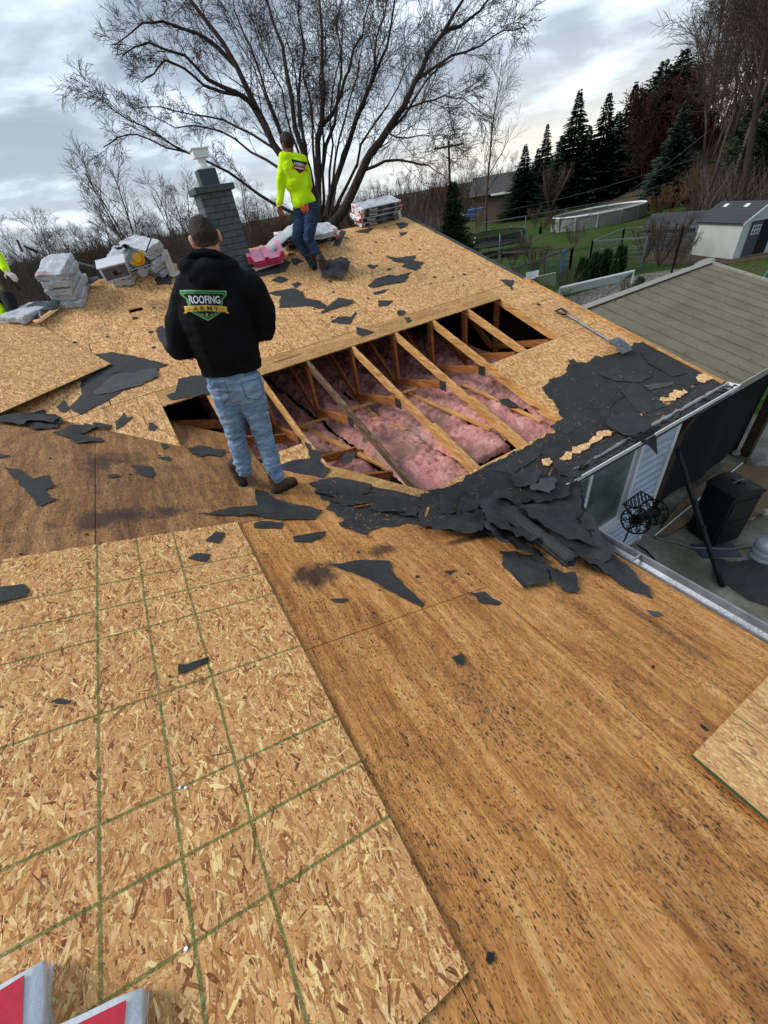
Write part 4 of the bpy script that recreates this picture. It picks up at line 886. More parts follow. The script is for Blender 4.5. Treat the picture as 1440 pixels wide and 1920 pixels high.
for _ in range(34):
    x = _r.uniform(-1.2, 2.4); y = _r.uniform(.1, 4.2); crumbs.append((x, y, _r.uniform(1.2, 3.2), 'a'))
mb = MB()
for a, b, s_, pl in crumbs:
    if pl == 'b': p = Vector((a, b, zB(a, b))); r_ = s_*.0065; f = zB
    elif pl == 'a': p = Vector((a, b, zA(a, b)+(.018 if (a < .03 and b < 2.48) else 0))); r_ = s_*.0032; f = zA
    else: p = pl(a, b); r_ = s_*(p-Vector((0, 0, CAM_H))).length/745*.9; f = zA if pl is PA else zB
    if a == 0: continue
    h = (p.z-f(p.x, p.y)); k = _r.randint(4, 7); a0 = _r.random()*6
    el = _r.uniform(.5, 1.6)
    t_ = [Vector((p.x+math.cos(a0+6.283*i/k)*r_*_r.uniform(.5, 1.2)*el, p.y+math.sin(a0+6.283*i/k)*r_*_r.uniform(.5, 1.2), 0)) for i in range(k)]
    for q in t_: q.z = f(q.x, q.y)+h+.005+_r.random()*.003
    mb.prism(t_, (0, 0, -.003))
tag(mb.build('felt_crumbs', MT['felt_dark']), 'tiny crumbs of torn felt strewn over both roofs', 'felt crumbs', kind='stuff')
# splinters and pine needles caught on the old felt
mb = MB()
for _ in range(420):
    k = _r.random()
    if k < .55: p = PB(_r.uniform(850, 1250), _r.uniform(700, 940)); f = zB
    else: p = PA(_r.uniform(600, 1050), _r.uniform(900, 1005)); f = zA
    if f is zB and (p.y < 2.02 or (p.x < 3.5 and p.y > 2.42) or p.x+p.y < 3.96): continue
    if f is zA and p.x+p.y > 3.9: continue
    a = _r.random()*6.28; L = _r.uniform(.01, .045); d = Vector((math.cos(a)*L, math.sin(a)*L, 0)); z = f(p.x, p.y)+.03
    mb.bar((p.x, p.y, z), (p.x+d.x, p.y+d.y, f(p.x+d.x, p.y+d.y)+.03+_r.random()*.01), .0022, .0022)
tag(mb.build('wood_splinters', MT['osb_core'], uv=False), 'fine pale splinters and needles scattered on the old black felt', 'splinters', kind='stuff')
# the heap of torn felt in the valley corner
HP = [
 ([(867, 923), (919, 911), (940, 914), (915, 949), (853, 977)], PA, 'grey felt sheet on the upper left of the heap', dict(base=.05, lift=.05)),
 ([(782, 987), (862, 973), (900, 961), (916, 987), (890, 1003), (824, 997)], PA, 'tapered felt sheet at the left end of the heap', dict(base=.05, lift=.05)),
 ([(898, 1001), (975, 1008), (1027, 1034), (1023, 1048), (985, 1041), (928, 1026)], PA, 'long thin felt strip along the front of the heap', dict(base=.07, lift=.06)),
 ([(938, 1034), (999, 1041), (1034, 1067), (1025, 1098), (980, 1104), (947, 1067)], PA, 'felt sheet with a pale printed edge at the front foot of the heap', dict(base=.02, lift=.03)),
 ([(1025, 1067), (1075, 1079), (1086, 1109), (1056, 1111), (1032, 1090)], PA, 'pointed felt flap right of the sheet with the printed edge', dict(base=.02, lift=.03)),
 ([(1023, 991), (1117, 1022), (1190, 1067), (1235, 1114), (1174, 1092), (1127, 1066), (1094, 1052), (1032, 1026)], PA, 'longest felt strip running from the heap down along the gutter', dict(base=.06, lift=.05)),
 ([(1084, 1040), (1130, 1050), (1165, 1080), (1150, 1085), (1105, 1066)], PA, 'short felt tail beside the longest strip', dict(base=.03, lift=.03)),
 ([(968, 958), (1070, 935), (1086, 980), (1105, 1001), (1119, 1031), (1032, 1009), (985, 981)], PA, 'broad smooth felt flap raised over the gutter corner', dict(base=.16, lift=.04)),
 ([(897, 952), (930, 930), (975, 945), (990, 985), (960, 1010), (915, 995)], PA, 'folded felt sheet in the middle of the heap', dict(base=.11, lift=.08, fold=.05, foldang=.8)),
 ([(925, 915), (955, 905), (985, 925), (972, 960), (935, 950)], PA, 'felt scrap leaning in the back of the heap', dict(base=.12, lift=.08, fold=.03)),
 ([(994, 918), (1013, 895), (1044, 899), (1030, 931)], PB, 'stiff grey quadrangular felt piece on top of the heap', dict(base=.10, lift=.02, mat='felt_light', amp=.004)),
 ([(1037, 873), (1046, 864), (1086, 885), (1089, 897), (1046, 892)], PB, 'felt scrap beside the pale splintered wood at the eave', dict(base=.05, lift=.03)),
 ([(1020, 897), (1079, 890), (1060, 935), (1006, 946), (985, 930)], PB, 'black felt piece hanging over the gutter end next to the window', dict(base=.04, lift=.04, mat='felt_dark')),
 ([(955, 890), (990, 880), (1015, 885), (1000, 912), (965, 910)], PB, 'felt scrap at the top back of the heap', dict(base=.05, lift=.05)),
 ([(825, 935), (850, 945), (855, 965), (820, 965)], PA, 'small triangular felt scrap left of the heap', dict(base=.04, lift=.03)),
 ([(690, 940), (760, 945), (790, 955), (785, 972), (730, 962), (690, 955)], PA, 'thin felt strip on the old felt left of the heap', dict(base=.03, lift=.02)),
 ([(630, 925), (690, 930), (700, 945), (650, 950), (625, 940)], PA, 'felt strip near the wood splinter left of the heap', dict(base=.025, lift=.02)),
 ([(905, 975), (950, 960), (975, 1000), (1000, 1030), (960, 1030), (915, 1005)], PA, 'crumpled dark felt under the roll in the heap', dict(base=.09, lift=.09, mat='felt_dark', fold=.06, foldang=2.2)),
 ([(1050, 985), (1105, 995), (1150, 1040), (1130, 1055), (1080, 1035)], PA, 'felt sheet draped along the gutter end of the heap', dict(base=.10, lift=.05)),
 ([(1095, 960), (1108, 962), (1120, 985), (1104, 1000), (1086, 980)], PA, 'small felt flap sticking up at the corner of the window', dict(base=.16, lift=.03)),
]
_h = random.Random(3)
for px, pl, lab, kw in HP:
    kw.setdefault('tilt', (_h.uniform(-.22, .22), _h.uniform(-.22, .22)) if kw['base'] > .04 else None); kw['lift'] *= .8; kw.update(crisp=False, cells=.9, crease=.010, amp=.02, base=kw['base']*.55+(.02 if kw['base'] > .04 else 0), th=.002); kw['fold'] = kw.get('fold', 0)*.5; kw.setdefault('foldang', _h.uniform(0, 3))
    felt('felt_sheet', px, pl, lab, group='heap of torn felt in the roof corner', **kw)
def roll(name, p0, p1, r, label, mat='felt', turns=1.35, r1=None, n=36):
    p0 = Vector(p0); p1 = Vector(p1); d = (p1-p0).normalized(); u = d.cross(Vector((0, 0, 1))).normalized(); v = u.cross(d)
    mb = MB(); mb.smooth = True; m = 14; vs = []
    for j in range(m+1):
        t = j/m; c = p0.lerp(p1, t); rr = r*(1-t)+(r1 or r)*t
        for i in range(n+1):
            a = -2.0+2*math.pi*turns*i/n; q = rr*(.62+.38*i/n)*(1+.10*mnoise.noise(Vector((a, t*4, 1))))+.012*mnoise.noise(Vector((a*2, t*9, 5)))
            e = d*(.05*mnoise.noise(Vector((a*1.5, 9 if j == m else 2, 3)))) if j in (0, m) else Vector((0, 0, 0))
            vs.append(c+u*math.cos(a)*q+v*math.sin(a)*q+e)
    fs = [(j*(n+1)+i, j*(n+1)+i+1, (j+1)*(n+1)+i+1, (j+1)*(n+1)+i) for j in range(m) for i in range(n)]
    mb.add(vs, fs); o = mb.build(name, MT[mat], None, origin=(p0+p1)/2, uv=False); s_ = o.modifiers.new('thick', 'SOLIDIFY'); s_.thickness = .003
    tag(o, label, 'roofing felt'); return o
roll('felt_roll', PA(962, 968, .17), PA(1075, 1052, .10), .052, 'tube of curled felt lying across the heap, open end down', r1=.068)
roll('felt_roll', PA(975, 990, .12), PA(1030, 1030, .09), .028, 'thinner felt curl tucked beside the big tube', mat='felt_dark')
# felt flap bent down over the far gutter
def drape(x, y):
    return 0
o = felt('felt_sheet', [(1130, 795), (1150, 782), (1167, 775), (1195, 778), (1216, 790), (1222, 806), (1180, 818), (1150, 808)], PB, 'torn felt flap bent down over the gutter beside the window', base=.045, lift=.03)
vs = [(PY(1222, 800, 1.86)), (PY(1200, 815, 1.86)), (PY(1180, 818, 1.86)), (PY(1217, 836, 1.84)), (PY(1233, 853, 1.83)), (PY(1231, 822, 1.85))]
mb = MB(); mb.prism([vs[0], vs[1], vs[2], vs[3], vs[4], vs[5]], (0, .004, 0)); c_ = mb.build('hanging_tip', MT['felt'], None)
c_.parent = o; c_.matrix_parent_inverse = Matrix.Translation(-o.location)
# folded felt under the yellow worker's boot
felt('felt_sheet', [(603, 503), (617, 492), (650, 488), (658, 500), (645, 524), (620, 522), (603, 526)], PB, 'thick folded felt lump beside the boots of the man in yellow', base=.03, lift=.06, fold=.05, foldang=.6, group=None, mat='felt')
felt('felt_sheet', [(1093, 0), (1, 1)] and [(935, 750), (951, 747), (972, 762), (960, 764), (940, 760)], lambda a, b, o_=0: PZ(a, b, 2.79+o_), 'black felt scrap dropped on the pink insulation', base=.0, lift=.01)
felt('felt_sheet', [(636, 862), (650, 850), (668, 852), (660, 868), (640, 872)], lambda a, b, o_=0: PZ(a, b, 2.86+o_), 'black felt scrap dropped into the lower left corner of the hole', base=.0, lift=.03)
# patio scrap, fallen felt
felt('felt_sheet', [(1335, 1062), (1350, 1050), (1385, 1055), (1440, 1048), (1480, 1070), (1480, 1130), (1440, 1138), (1400, 1125), (1370, 1100), (1340, 1095)], lambda a, b, o_=0: PZ(a, b, .1+o_), 'large felt sheet fallen onto the patio below the gutter', lift=.05, amp=.04, cell=.09)
for q, m_, l_ in (([(1165, 735), (1187, 716), (1252, 760), (1205, 778)], 'felt', 'rectangular worn felt strip lying on the black eave felt'), ([(1120, 700), (1150, 690), (1195, 706), (1225, 704), (1200, 716), (1150, 714)], 'felt', 'long torn felt strip across the middle of the black eave felt'), ([(1080, 745), (1120, 728), (1170, 742), (1140, 768), (1095, 765)], 'felt_dark', 'creased felt patch in the middle of the black eave felt'), ([(1200, 660), (1240, 664), (1290, 700), (1262, 706), (1220, 684)], 'felt_dark', 'felt strip along the rake edge on the black eave felt'), ([(1030, 800), (1075, 775), (1110, 785), (1065, 815)], 'felt', 'narrow felt strip beside the lower right corner of the hole'), ([(1210, 722), (1262, 715), (1262, 722), (1215, 732)], 'felt_light', 'thin shiny felt sliver near the eave gutter'), ([(920, 880), (985, 845), (1020, 850), (960, 890)], 'felt', 'worn felt strip along the bottom edge of the hole')):
    felt('felt_scrap', q, PB, l_, m_, lift=.006, base=.014, group='torn felt scraps on the roofs')
# splintered wood
def splinter(px0, px1, pl, w_, label, mat='osb_core', off=.02):
    a = pl(*px0, off); b = pl(*px1, off); mb = MB(); d = b-a; n_ = Vector((-d.y, d.x, 0)).normalized()*w_; k = 7
    L_ = [a+d*(i/k)+n_*(.5+.4*mnoise.noise(Vector((i*1.3, w_*50, 1))))*(.4 if i in (0, k) else 1) for i in range(k+1)]; R_ = [a+d*(i/k)-n_*(.5+.4*mnoise.noise(Vector((i*1.7, w_*30, 4))))*(.4 if i in (0, k) else 1) for i in range(k, -1, -1)]
    mb.prism(ccw3(L_+R_), (0, 0, -.008)); o = mb.build('wood_splinter', MT[mat], None, origin=(a+b)/2); tag(o, label, 'wood splinter'); return o
def ccw3(P):
    a = sum(P[i].x*P[(i+1) % len(P)].y-P[(i+1) % len(P)].x*P[i].y for i in range(len(P))); return P if a > 0 else P[::-1]
splinter((798, 968), (803, 950), PA, .022, 'pale wood splinter standing out on the black felt below the hole', off=.03)
splinter((664, 950), (702, 944), PA, .016, 'reddish splinter along the torn felt strip below the hole', 'lumber_red', .03)
splinter((720, 957), (760, 959), PA, .012, 'dark bar-like stick lying on the old felt left of the heap', 'black', .04)
splinter((947, 1068), (981, 1103), PA, .016, 'pale printed strip along the edge of the felt sheet at the heap foot', 'ply_far', .05)
splinter((885, 1838), (895, 1862), PA, .01, 'pale splinter at the lower corner of the chalk-lined board', off=.01)
splinter((888, 912), (906, 917), PA, .012, 'small bright metal strip on the heap', 'white_metal', .12)
for q in ([(1047, 860), (1060, 852), (1082, 838), (1110, 822), (1140, 806), (1148, 809), (1120, 828), (1090, 846), (1062, 862), (1050, 867)], [(1015, 862), (1030, 858), (1036, 866), (1028, 874), (1018, 872)], [(1238, 749), (1255, 738), (1280, 729), (1289, 736), (1268, 748), (1246, 757)], [(1305, 702), (1318, 698), (1334, 707), (1322, 718), (1308, 716)]):
    felt('bared_wood', q, PB, None, 'osb_torn', lift=.006, amp=.035, parent=HOUSE, base=.017, cell=.025)
# ------------------------------------------------------------------ bundles, tools and other loose things
def frame(o, ux, up):
    ux = Vector(ux).normalized(); up = Vector(up); uy = up.cross(ux).normalized(); up = ux.cross(uy)
    M = Matrix((ux, uy, up)).transposed().to_4x4(); M.translation = Vector(o); return M
def text_mesh(body, size, ext=.001, bold=False):
    cu = bpy.data.curves.new('t', 'FONT'); cu.body = body; cu.size = size; cu.extrude = ext; cu.align_x = 'CENTER'; cu.align_y = 'CENTER'; cu.resolution_u = 3
    if bold: cu.offset = size*.018
    o = bpy.data.objects.new('t', cu); COL.objects.link(o); bpy.context.view_layer.update()
    me = bpy.data.meshes.new_from_object(o.evaluated_get(bpy.context.evaluated_depsgraph_get())); bpy.data.objects.remove(o); return me
def box_grid(L, W_, H, nx, ny, nz, fn):
    """rounded wrapped block: fn maps (u,v,w in -1..1) corner-smoothed to displacement"""
    bm = bmesh.new(); bmesh.ops.create_cube(bm, size=2)
    bmesh.ops.subdivide_edges(bm, edges=bm.edges[:], cuts=nx, use_grid_fill=True)
    for v in bm.verts:
        c = v.co.copy(); q = Vector((c.x*L/2, c.y*W_/2, c.z*H/2)); r_ = min(H, W_)*.15
        ins = Vector((max(-L/2+r_, min(L/2-r_, q.x)), max(-W_/2+r_, min(W_/2-r_, q.y)), max(-H/2+r_, min(H/2-r_, q.z)))); d = q-ins
        if d.length > 1e-6: q = ins+d.normalized()*min(d.length, r_)
        v.co = fn(q, c)
    return bm
def bundle(O, ux, up, label, L=.98, W_=.33, H=.085, wrap='wrap_white', ends=None, band=None, bend=0.0, seed=1, group=None, text=None, top_red=False):
    """O: centre of the underside"""
    M = frame(O, ux, up); root = empty('shingle_bundle', O, label, 'shingle bundle', group)
    def fn(q, c):
        n = mnoise.noise(Vector((q.x*7, q.y*9, q.z*14+seed)))*.008+mnoise.noise(Vector((q.x*26, q.y*24, q.z*40+seed)))*.007-abs(mnoise.noise(Vector((q.x*9, q.y*30, q.z*10+seed))))*.006
        q = q+Vector((c.x*n, c.y*n, c.z*n*1.4)); q.z += H/2+bend*((q.x/(L/2))**2)-max(0, bend)*0; return q
    bm = box_grid(L, W_, H, 17, 0, 0, fn)
    me = bpy.data.meshes.new('wrapper'); bm.to_mesh(me); bm.free(); me.materials.append(MT[wrap]); me.materials.append(MT[ends or wrap])
    for p in me.polygons:
        p.use_smooth = True
        if ends and abs(p.center.x) > L*.44: p.material_index = 1
        if top_red and p.normal.z > .6 and abs(p.center.y) < W_*.36: p.material_index = 1
    me.transform(M); link_mesh('wrapper', me, root)
    if band:
        for s_ in ((-1,) if band == 'near' else (-1, 1)):
            mb = MB(); k = 10; y = s_*(W_/2+.015)
            for i in range(k):
                xa = -L*.42+L*.84*i/k; xb = -L*.42+L*.84*(i+1)/k; za = bend*((xa/(L/2))**2); zb = bend*((xb/(L/2))**2)
                pts = [Vector((xa, y, H*.16+za)), Vector((xb, y, H*.16+zb)), Vector((xb, y, H*.84+zb)), Vector((xa, y, H*.84+za))]
                mb.poly([M @ p for p in pts], s_ > 0)
            bo = mb.build('label_band', MT['wrap_black'], root)
            if text:
                for tx, sz, x0, mt in text:
                    me = text_mesh(tx, sz, .0006)
                    me.materials.append(MT[mt])
                    for v in me.vertices:
                        xx = v.co.x*(-s_)+x0 if s_ > 0 else v.co.x+x0
                        v.co = M @ Vector((xx, y-(.0035+v.co.z)*(1 if s_ < 0 else -1), H*.5+v.co.y+bend*((xx/(L/2))**2)))
                    link_mesh('lettering', me, bo)
    return root
upB = Vector((0, -T3, 1)); upA = Vector((T3, 0, 1)); 
PIN = [('Pinnacle', .052, -.20, 'logo_white'), ('Pristine', .050, .06, 'ink_grey'), ('HP42', .03, .30, 'logo_white')]
def stack(px, pl, ang, n, H, labels, group, jit=.03, seed=0, tilt=(0, 0), **kw):
    base = pl(*px, .005); r_ = random.Random(seed); out = []
    up = Vector({PB: (0, -T3, 1), PW: (-T3, 0, 1), PA: (T3, 0, 1)}[pl]).normalized(); up = (up+Vector((tilt[0], tilt[1], 0))).normalized()
    for i in range(n):
        a = ang+r_.uniform(-.06, .06); ux = Vector((math.cos(a), math.sin(a), 0)); ux = (ux-up*ux.dot(up)).normalized()
        O = base+up*(H+.003)*i+Vector((r_.uniform(-jit, jit), r_.uniform(-jit, jit), 0)); k2 = dict(kw)
        out.append(bundle(O, ux, up, labels[i], H=H, seed=seed*9+i, group=group, **k2))
    return out
# left stack of five on the hip
stack((138, 556), PB, 1.25, 5, .082, ['lowest white bundle of the five-high stack at the left hip', 'second bundle up in the five-high white stack at the left hip', 'middle bundle of the five-high white stack at the left hip', 'fourth bundle up in the five-high white stack at the left hip', 'topmost bundle of the five-high white stack at the left hip'], 'shingle bundles stacked at the left hip', seed=2, jit=.03, L=.62, W_=.30, bend=-.012)
# two stacks left of the chimney
stack((240, 520), PB, 1.15, 4, .075, ['bottom bundle under the white carton, left of the chimney', 'second bundle up under the white carton', 'third bundle up under the white carton', 'top bundle directly under the white carton'], 'shingle bundles under the white carton', seed=5, L=.60, W_=.28, jit=.035, tilt=(-.05, .05))
stack((292, 506), PB, 1.95, 5, .075, ['bottom bundle of the stack under the yellow saw', 'second bundle up in the stack under the yellow saw', 'third bundle up in the stack under the yellow saw', 'fourth bundle up in the stack under the yellow saw', 'top bundle directly under the yellow saw'], 'shingle bundles under the yellow saw', seed=6, L=.60, W_=.28, jit=.03, tilt=(-.16, .0))
# stack behind the worker in yellow
s_ = stack((577, 453), PB, .0, 2, .085, ['lower printed bundle behind the legs of the man in yellow', 'upper printed bundle behind the legs of the man in yellow'], 'printed bundles behind the man in yellow', seed=8, band='near', text=PIN, ends='wrap_pink', L=1.0, jit=.015)
b0 = PB(535, 452, .21); bundle(b0, Vector((1, -.10, .42)), Vector((-.42, -.2, 1)), 'tilted printed bundle leaning down onto the pink vents', H=.08, band='near', text=PIN, ends='wrap_pink', seed=31, bend=-.03, L=.85)
bundle(PB(598, 441, .19), Vector((1, .05, 0)), upB, 'short pink-ended bundle on top right of the stack behind the man in yellow', H=.08, L=.42, wrap='wrap_white', ends='wrap_pink', seed=33)
# stack at the peak
s_ = stack((706, 413), PB, .06, 4, .068, ['bottom red-ended bundle of the peak stack', 'second bundle up in the peak stack, red at its near end', 'third bundle up in the peak stack', 'top white bundle of the peak stack'], 'shingle bundles at the peak', seed=12, band='near', text=PIN, ends='wrap_pink', L=.88, jit=.03)
mb = MB(); p = PB(659, 417, .05); mb.tube([p+Vector((-.02, -.03, 0)), p+Vector((.04, .05, 0))], .045, 14); tag(mb.build('tape_roll', MT['black'], None, origin=p), 'small black roll wedged into the left end of the peak stack', 'tape roll')
# red and white bundles in the near left corner
for (q, ang, lab, dz, sd) in (((18, 1935), 1.02, 'red and white bundle at the very bottom left corner', .03, 3), ((215, 1995), 1.02, 'red and white bundle right of the corner one at the bottom edge', .018, 4)):
    pass
def corner_bundle(c0, c1, label, H, L, W_, lift, seed):
    """c0: photo corner of the top face (upper right), c1: a point on the top edge running down-left"""
    P0 = PA(*c0, lift+H); P1 = PA(*c1, lift+H); u = (P1-P0).normalized(); up = Vector((T3, 0, 1)).normalized(); v = up.cross(u).normalized()
    Mx = Matrix((u, v, up)).transposed().to_4x4(); Mx.translation = P0-up*H
    root = empty('shingle_bundle', P0-up*H, label, 'shingle bundle', 'red and white bundles in the near corner')
    bm = bmesh.new(); bmesh.ops.create_cube(bm, size=1); bmesh.ops.subdivide_edges(bm, edges=bm.edges[:], cuts=14, use_grid_fill=True)
    for w_ in bm.verts:
        c = w_.co.copy(); q = Vector(((c.x+.5)*L, (c.y+.5)*W_, (c.z+.5)*H)); cx_ = Vector((min(max(q.x, .012), L-.012), min(max(q.y, .012), W_-.012), min(max(q.z, .012), H-.012))); d = q-cx_
        if d.length > 1e-6: q = cx_+d.normalized()*min(d.length, .012)
        n = mnoise.noise(Vector((q.x*16, q.y*16, q.z*30+seed)))*.004+mnoise.noise(Vector((q.x*50, q.y*12, q.z*60+seed)))*.0018
        w_.co = q+Vector((-n if c.x < 0 else n, -n if c.y < 0 else n, n*.5))
    me = bpy.data.meshes.new('wrapper'); bm.to_mesh(me); bm.free(); me.materials.append(MT['wrap_clean'])
    for p in me.polygons: p.use_smooth = True
    me.transform(Mx); link_mesh('wrapper', me, root)
    mb = MB(); pts = [(.036, .016, H+.0042), (L-.02, .018, H+.0042), (L-.02, W_-.02, H+.0042), (.036, W_-.02, H+.0042)]
    mb.prism([Mx @ Vector(p) for p in pts], -up*.003); mb.build('red_label', MT['wrap_red'], root)
    mb = MB(); k = 9   # lifted torn seam of the plastic on the end face
    for i in range(k):
        t0, t1 = i/k, (i+1)/k
        a = Mx @ Vector((-.005, .015+t0*.20, H*(.78-.5*t0))); b = Mx @ Vector((-.005, .015+t1*.20, H*(.78-.5*t1)))
        o_ = -u*(.006+.004*math.sin(t0*6+seed)); mb.poly([a, b, b+o_+up*.005, a+o_+up*.005])
    mb.build('torn_seam', MT['wrap_clean'], root)
    return root, Mx
corner_bundle((84, 1790), (0, 1842), 'red-faced white-wrapped bundle in the very bottom left corner', .085, .9, .30, .0, 3)
corner_bundle((272, 1841), (124, 1912), 'red-faced white-wrapped bundle second from the left at the bottom edge', .075, .9, .30, .0, 4)
# left-lower bundle on the tarp, tarp
bundle(PB(58, 592, .02), Vector((.75, 1, .1)), Vector((0, -.2, 1)), 'lone white bundle lying on the dark tarp behind the tilted board', L=.6, W_=.36, H=.09, seed=50, wrap='wrap_white')
felt('tarp', [(62, 606), (48, 590), (75, 575), (96, 570), (120, 572), (145, 545), (186, 522), (188, 530), (140, 560), (100, 590), (75, 606)], PB, 'dark blue grey tarp spread below the five-high stack at the left hip', 'tarp_dark', base=.03, lift=.08, amp=.02, cat='tarp', fold=.05, foldang=.7)
mb = MB(); a = PB(88, 540, .0); 
# long tool behind the left stack
t_ = empty('roof_scraper', PB(150, 500, .5), 'long-handled roof scraper propped behind the five-high stack', 'scraper')
p0 = PY(72, 473, 7.9); p1 = PY(186, 503, 7.7); mb = MB(); mb.tube([p0, p1], .014, 8); mb.build('shaft', MT['grey_metal'], t_)
mb = MB(); mb.box(-.13, .13, -.01, .01, -.09, .06, frame(p1+(p1-p0).normalized()*.05, (0, .6, .6), (p1-p0))); mb.build('blade', MT['black'], t_)
mb = MB(); mb.tube([p0+(p0-p1).normalized()*.14+Vector((0, 0, .03)), p0], [.012, .02], 8); mb.tube([p0+(p0-p1).normalized()*.2+Vector((0, 0, -.05)), p0+(p0-p1).normalized()*.18+Vector((0, 0, .09))], .013, 8); mb.build('grip', MT['black'], t_)
# white carton with printed tool picture
c0 = PB(222, 517, .34); Mc = frame(c0, (1, -.12, .05), (-.1, -.25, 1)); t_ = empty('carton', c0, 'white carton with a dark printed picture on top of the bundles left of the chimney', 'box')
mb = MB(); mb.box(-.16, .16, -.12, .12, 0, .17, Mc); mb.build('box_body', MT['cardboard'], t_, bevel=.004)
mb = MB(); mb.box(-.17, .17, -.135, .12, .172, .176, Mc @ Matrix.Rotation(R(4), 4, 'X')); mb.build('lid_flap', MT['cardboard'], t_)
mb = MB(); mb.box(-.135, .15, -.1235, -.121, .012, .14, Mc); pr = mb.build('printed_panel', MT['print_dark'], t_)
mb = MB(); mb.ball(Mc @ Vector((0, -.125, .075)), .03, .004, .03, M=Mc.to_3x3()); mb.box(-.03, .07, -.126, -.1245, .05, .065, Mc); mb.build('tool_picture', MT['black'], pr)
# yellow circular saw
c0 = PB(262, 503, .44); t_ = empty('circular_saw', c0, 'yellow circular saw with grey guard on top of the bundle stack by the carton', 'power saw')
Mc = frame(c0+Vector((.02, 0, .03)), (1, -.15, .1), (0, .1, 1))
mb = MB(); mb.tube([Mc @ Vector((0, -.03, .06)), Mc @ Vector((0, .02, .06))], [.105, .105], 22); mb.build('blade_guard', MT['grey_metal'], t_, bevel=.004)
mb = MB(); mb.tube([Mc @ Vector((.02, -.03, .07)), Mc @ Vector((.02, -.13, .07))], [.058, .05], 14); mb.torus(Mc @ Vector((.01, -.06, .09)), Mc.to_3x3() @ Vector((0, 1, 0)), .085, .022, 16, 8, .2, 3.4); mb.build('motor_housing', MT['yellow'], t_)
mb = MB(); mb.tube([Mc @ Vector((.10, -.06, .06)), Mc @ Vector((.13, -.07, .0)), Mc @ Vector((.09, -.06, -.04))], [.02, .022, .02], 8); mb.build('handle', MT['black'], t_)
mb = MB(); mb.box(-.13, .13, -.09, .05, -.03, -.024, Mc); mb.build('base_plate', MT['steel'], t_)
mb = MB(); mb.tube([Mc @ Vector((.14, -.04, .1)), Mc @ Vector((.2, 0, .16)), Mc @ Vector((.27, .02, .22))], .008, 6); mb.build('cord', MT['black'], t_)
# nail gun / coil below
c0 = PB(262, 512, .36); t_ = empty('nail_gun', c0, 'grey and black nail gun lying in front of the yellow saw', 'nail gun'); Mc = frame(c0, (1, -.4, .2), (0, 0, 1))
mb = MB(); mb.tube([Mc @ Vector((-.13, -.02, .04)), Mc @ Vector((.10, -.02, .0))], [.045, .035], 12); mb.build('barrel', MT['grey_metal'], t_)
mb = MB(); mb.tube([Mc @ Vector((.07, -.10, -.0)), Mc @ Vector((.07, -.03, .0))], .055, 16); mb.build('magazine', MT['steel'], t_)
mb = MB(); mb.tube([Mc @ Vector((-.02, 0, .05)), Mc @ Vector((-.05, .06, .14))], [.02, .022], 8); mb.build('grip', MT['black'], t_)
# black jacket / cloth behind saw
felt('tool_bag', [(213, 470), (232, 450), (242, 462), (228, 478)], lambda a, b, o_=0: PY(a, b, 7.9) if 0 else plane_hit(a, b, 0, .6, ZB0+.42-.27*7.6+o_), 'black cloth bag heaped behind the carton and saw', 'black', lift=.05, base=.02, cat='bag')
# white offcuts standing left of the man
t_ = MB(); a = PB(325, 514, .02); Mc = frame(a, (1, 0, 0), (-.15, 0, 1)); t_.box(-.05, .05, -.012, .012, 0, .30, Mc); tag(t_.build('wood_offcut', MT['board_white'], None, origin=a, bevel=.002), 'white board offcut standing up left of the head of the man in black', 'offcut')
t_ = MB(); a = PB(338, 512, .02); Mc = frame(a, (1, .4, .1), (0, -.33, 1)); t_.box(-.16, .14, -.05, .05, 0, .02, Mc); tag(t_.build('wood_offcut', MT['board_white'], None, origin=a, bevel=.002), 'pale board offcut lying flat behind the shoulder of the man in black', 'offcut')
t_ = MB(); a = PB(350, 496, .12); Mc = frame(a, (1, .2, .1), (.2, -.6, 1)); t_.box(-.07, .07, -.06, .06, 0, .008, Mc); tag(t_.build('paper_sheet', MT['white'], None, origin=a), 'small white sheet tilted behind the left shoulder of the man in black', 'paper')
# boards at the chimney foot
t_ = MB(); a = PB(475, 495, .03); Mc = frame(a, (1, .12, .05), (0, -.33, 1)); t_.box(-.27, .30, -.03, .03, 0, .018, Mc); tag(t_.build('wood_offcut', MT['board_white'], None, origin=a, bevel=.002), 'long narrow white trim board at the foot of the chimney', 'offcut')
t_ = MB(); a = PB(503, 497, .05); Mc = frame(a, (1, .10, .08), (0, -.33, 1)); t_.box(-.24, .24, -.06, .05, 0, .02, Mc); tag(t_.build('wood_offcut', MT['board_white'], None, origin=a, bevel=.002), 'stained wider white board under the pink vents', 'offcut')
# pink rafter vents, nested
c0 = PB(497, 482, .07)
for k in range(4):
    Mc = frame(c0+Vector((.0, .0, .028*k)), (1, -.22, .03), (0, -.30, 1)); mb = MB(); prof = [(-.28, .09), (-.23, .085), (-.19, .0), (-.05, .0), (-.03, .03), (.02, .03), (.04, 0), (.18, 0), (.22, .06), (.27, .065)]
    L_ = .33; vs = [Mc @ Vector((x if 1 else 0, -L_, z)) for x, z in prof]+[Mc @ Vector((x*1.0, L_*.4, z)) for x, z in prof]; n = len(prof)
    # ridges run along the length (here local y)
    mb.add(vs, [(i, i+1, n+i+1, n+i) for i in range(n-1)])
    o = mb.build('rafter_vent', MT['pink_pale' if k == 3 else 'pink_plastic'], None, origin=c0+Vector((0, 0, .028*k)), uv=False); so_ = o.modifiers.new('t', 'SOLIDIFY'); so_.thickness = .006
    tag(o, ['bottom hot pink foam vent of the nested stack beside the chimney', 'second hot pink foam vent up in the nested stack', 'third hot pink foam vent up in the nested stack', 'pale pink foam vent on top of the nested stack'][k], 'foam vent', 'nested pink foam vents')
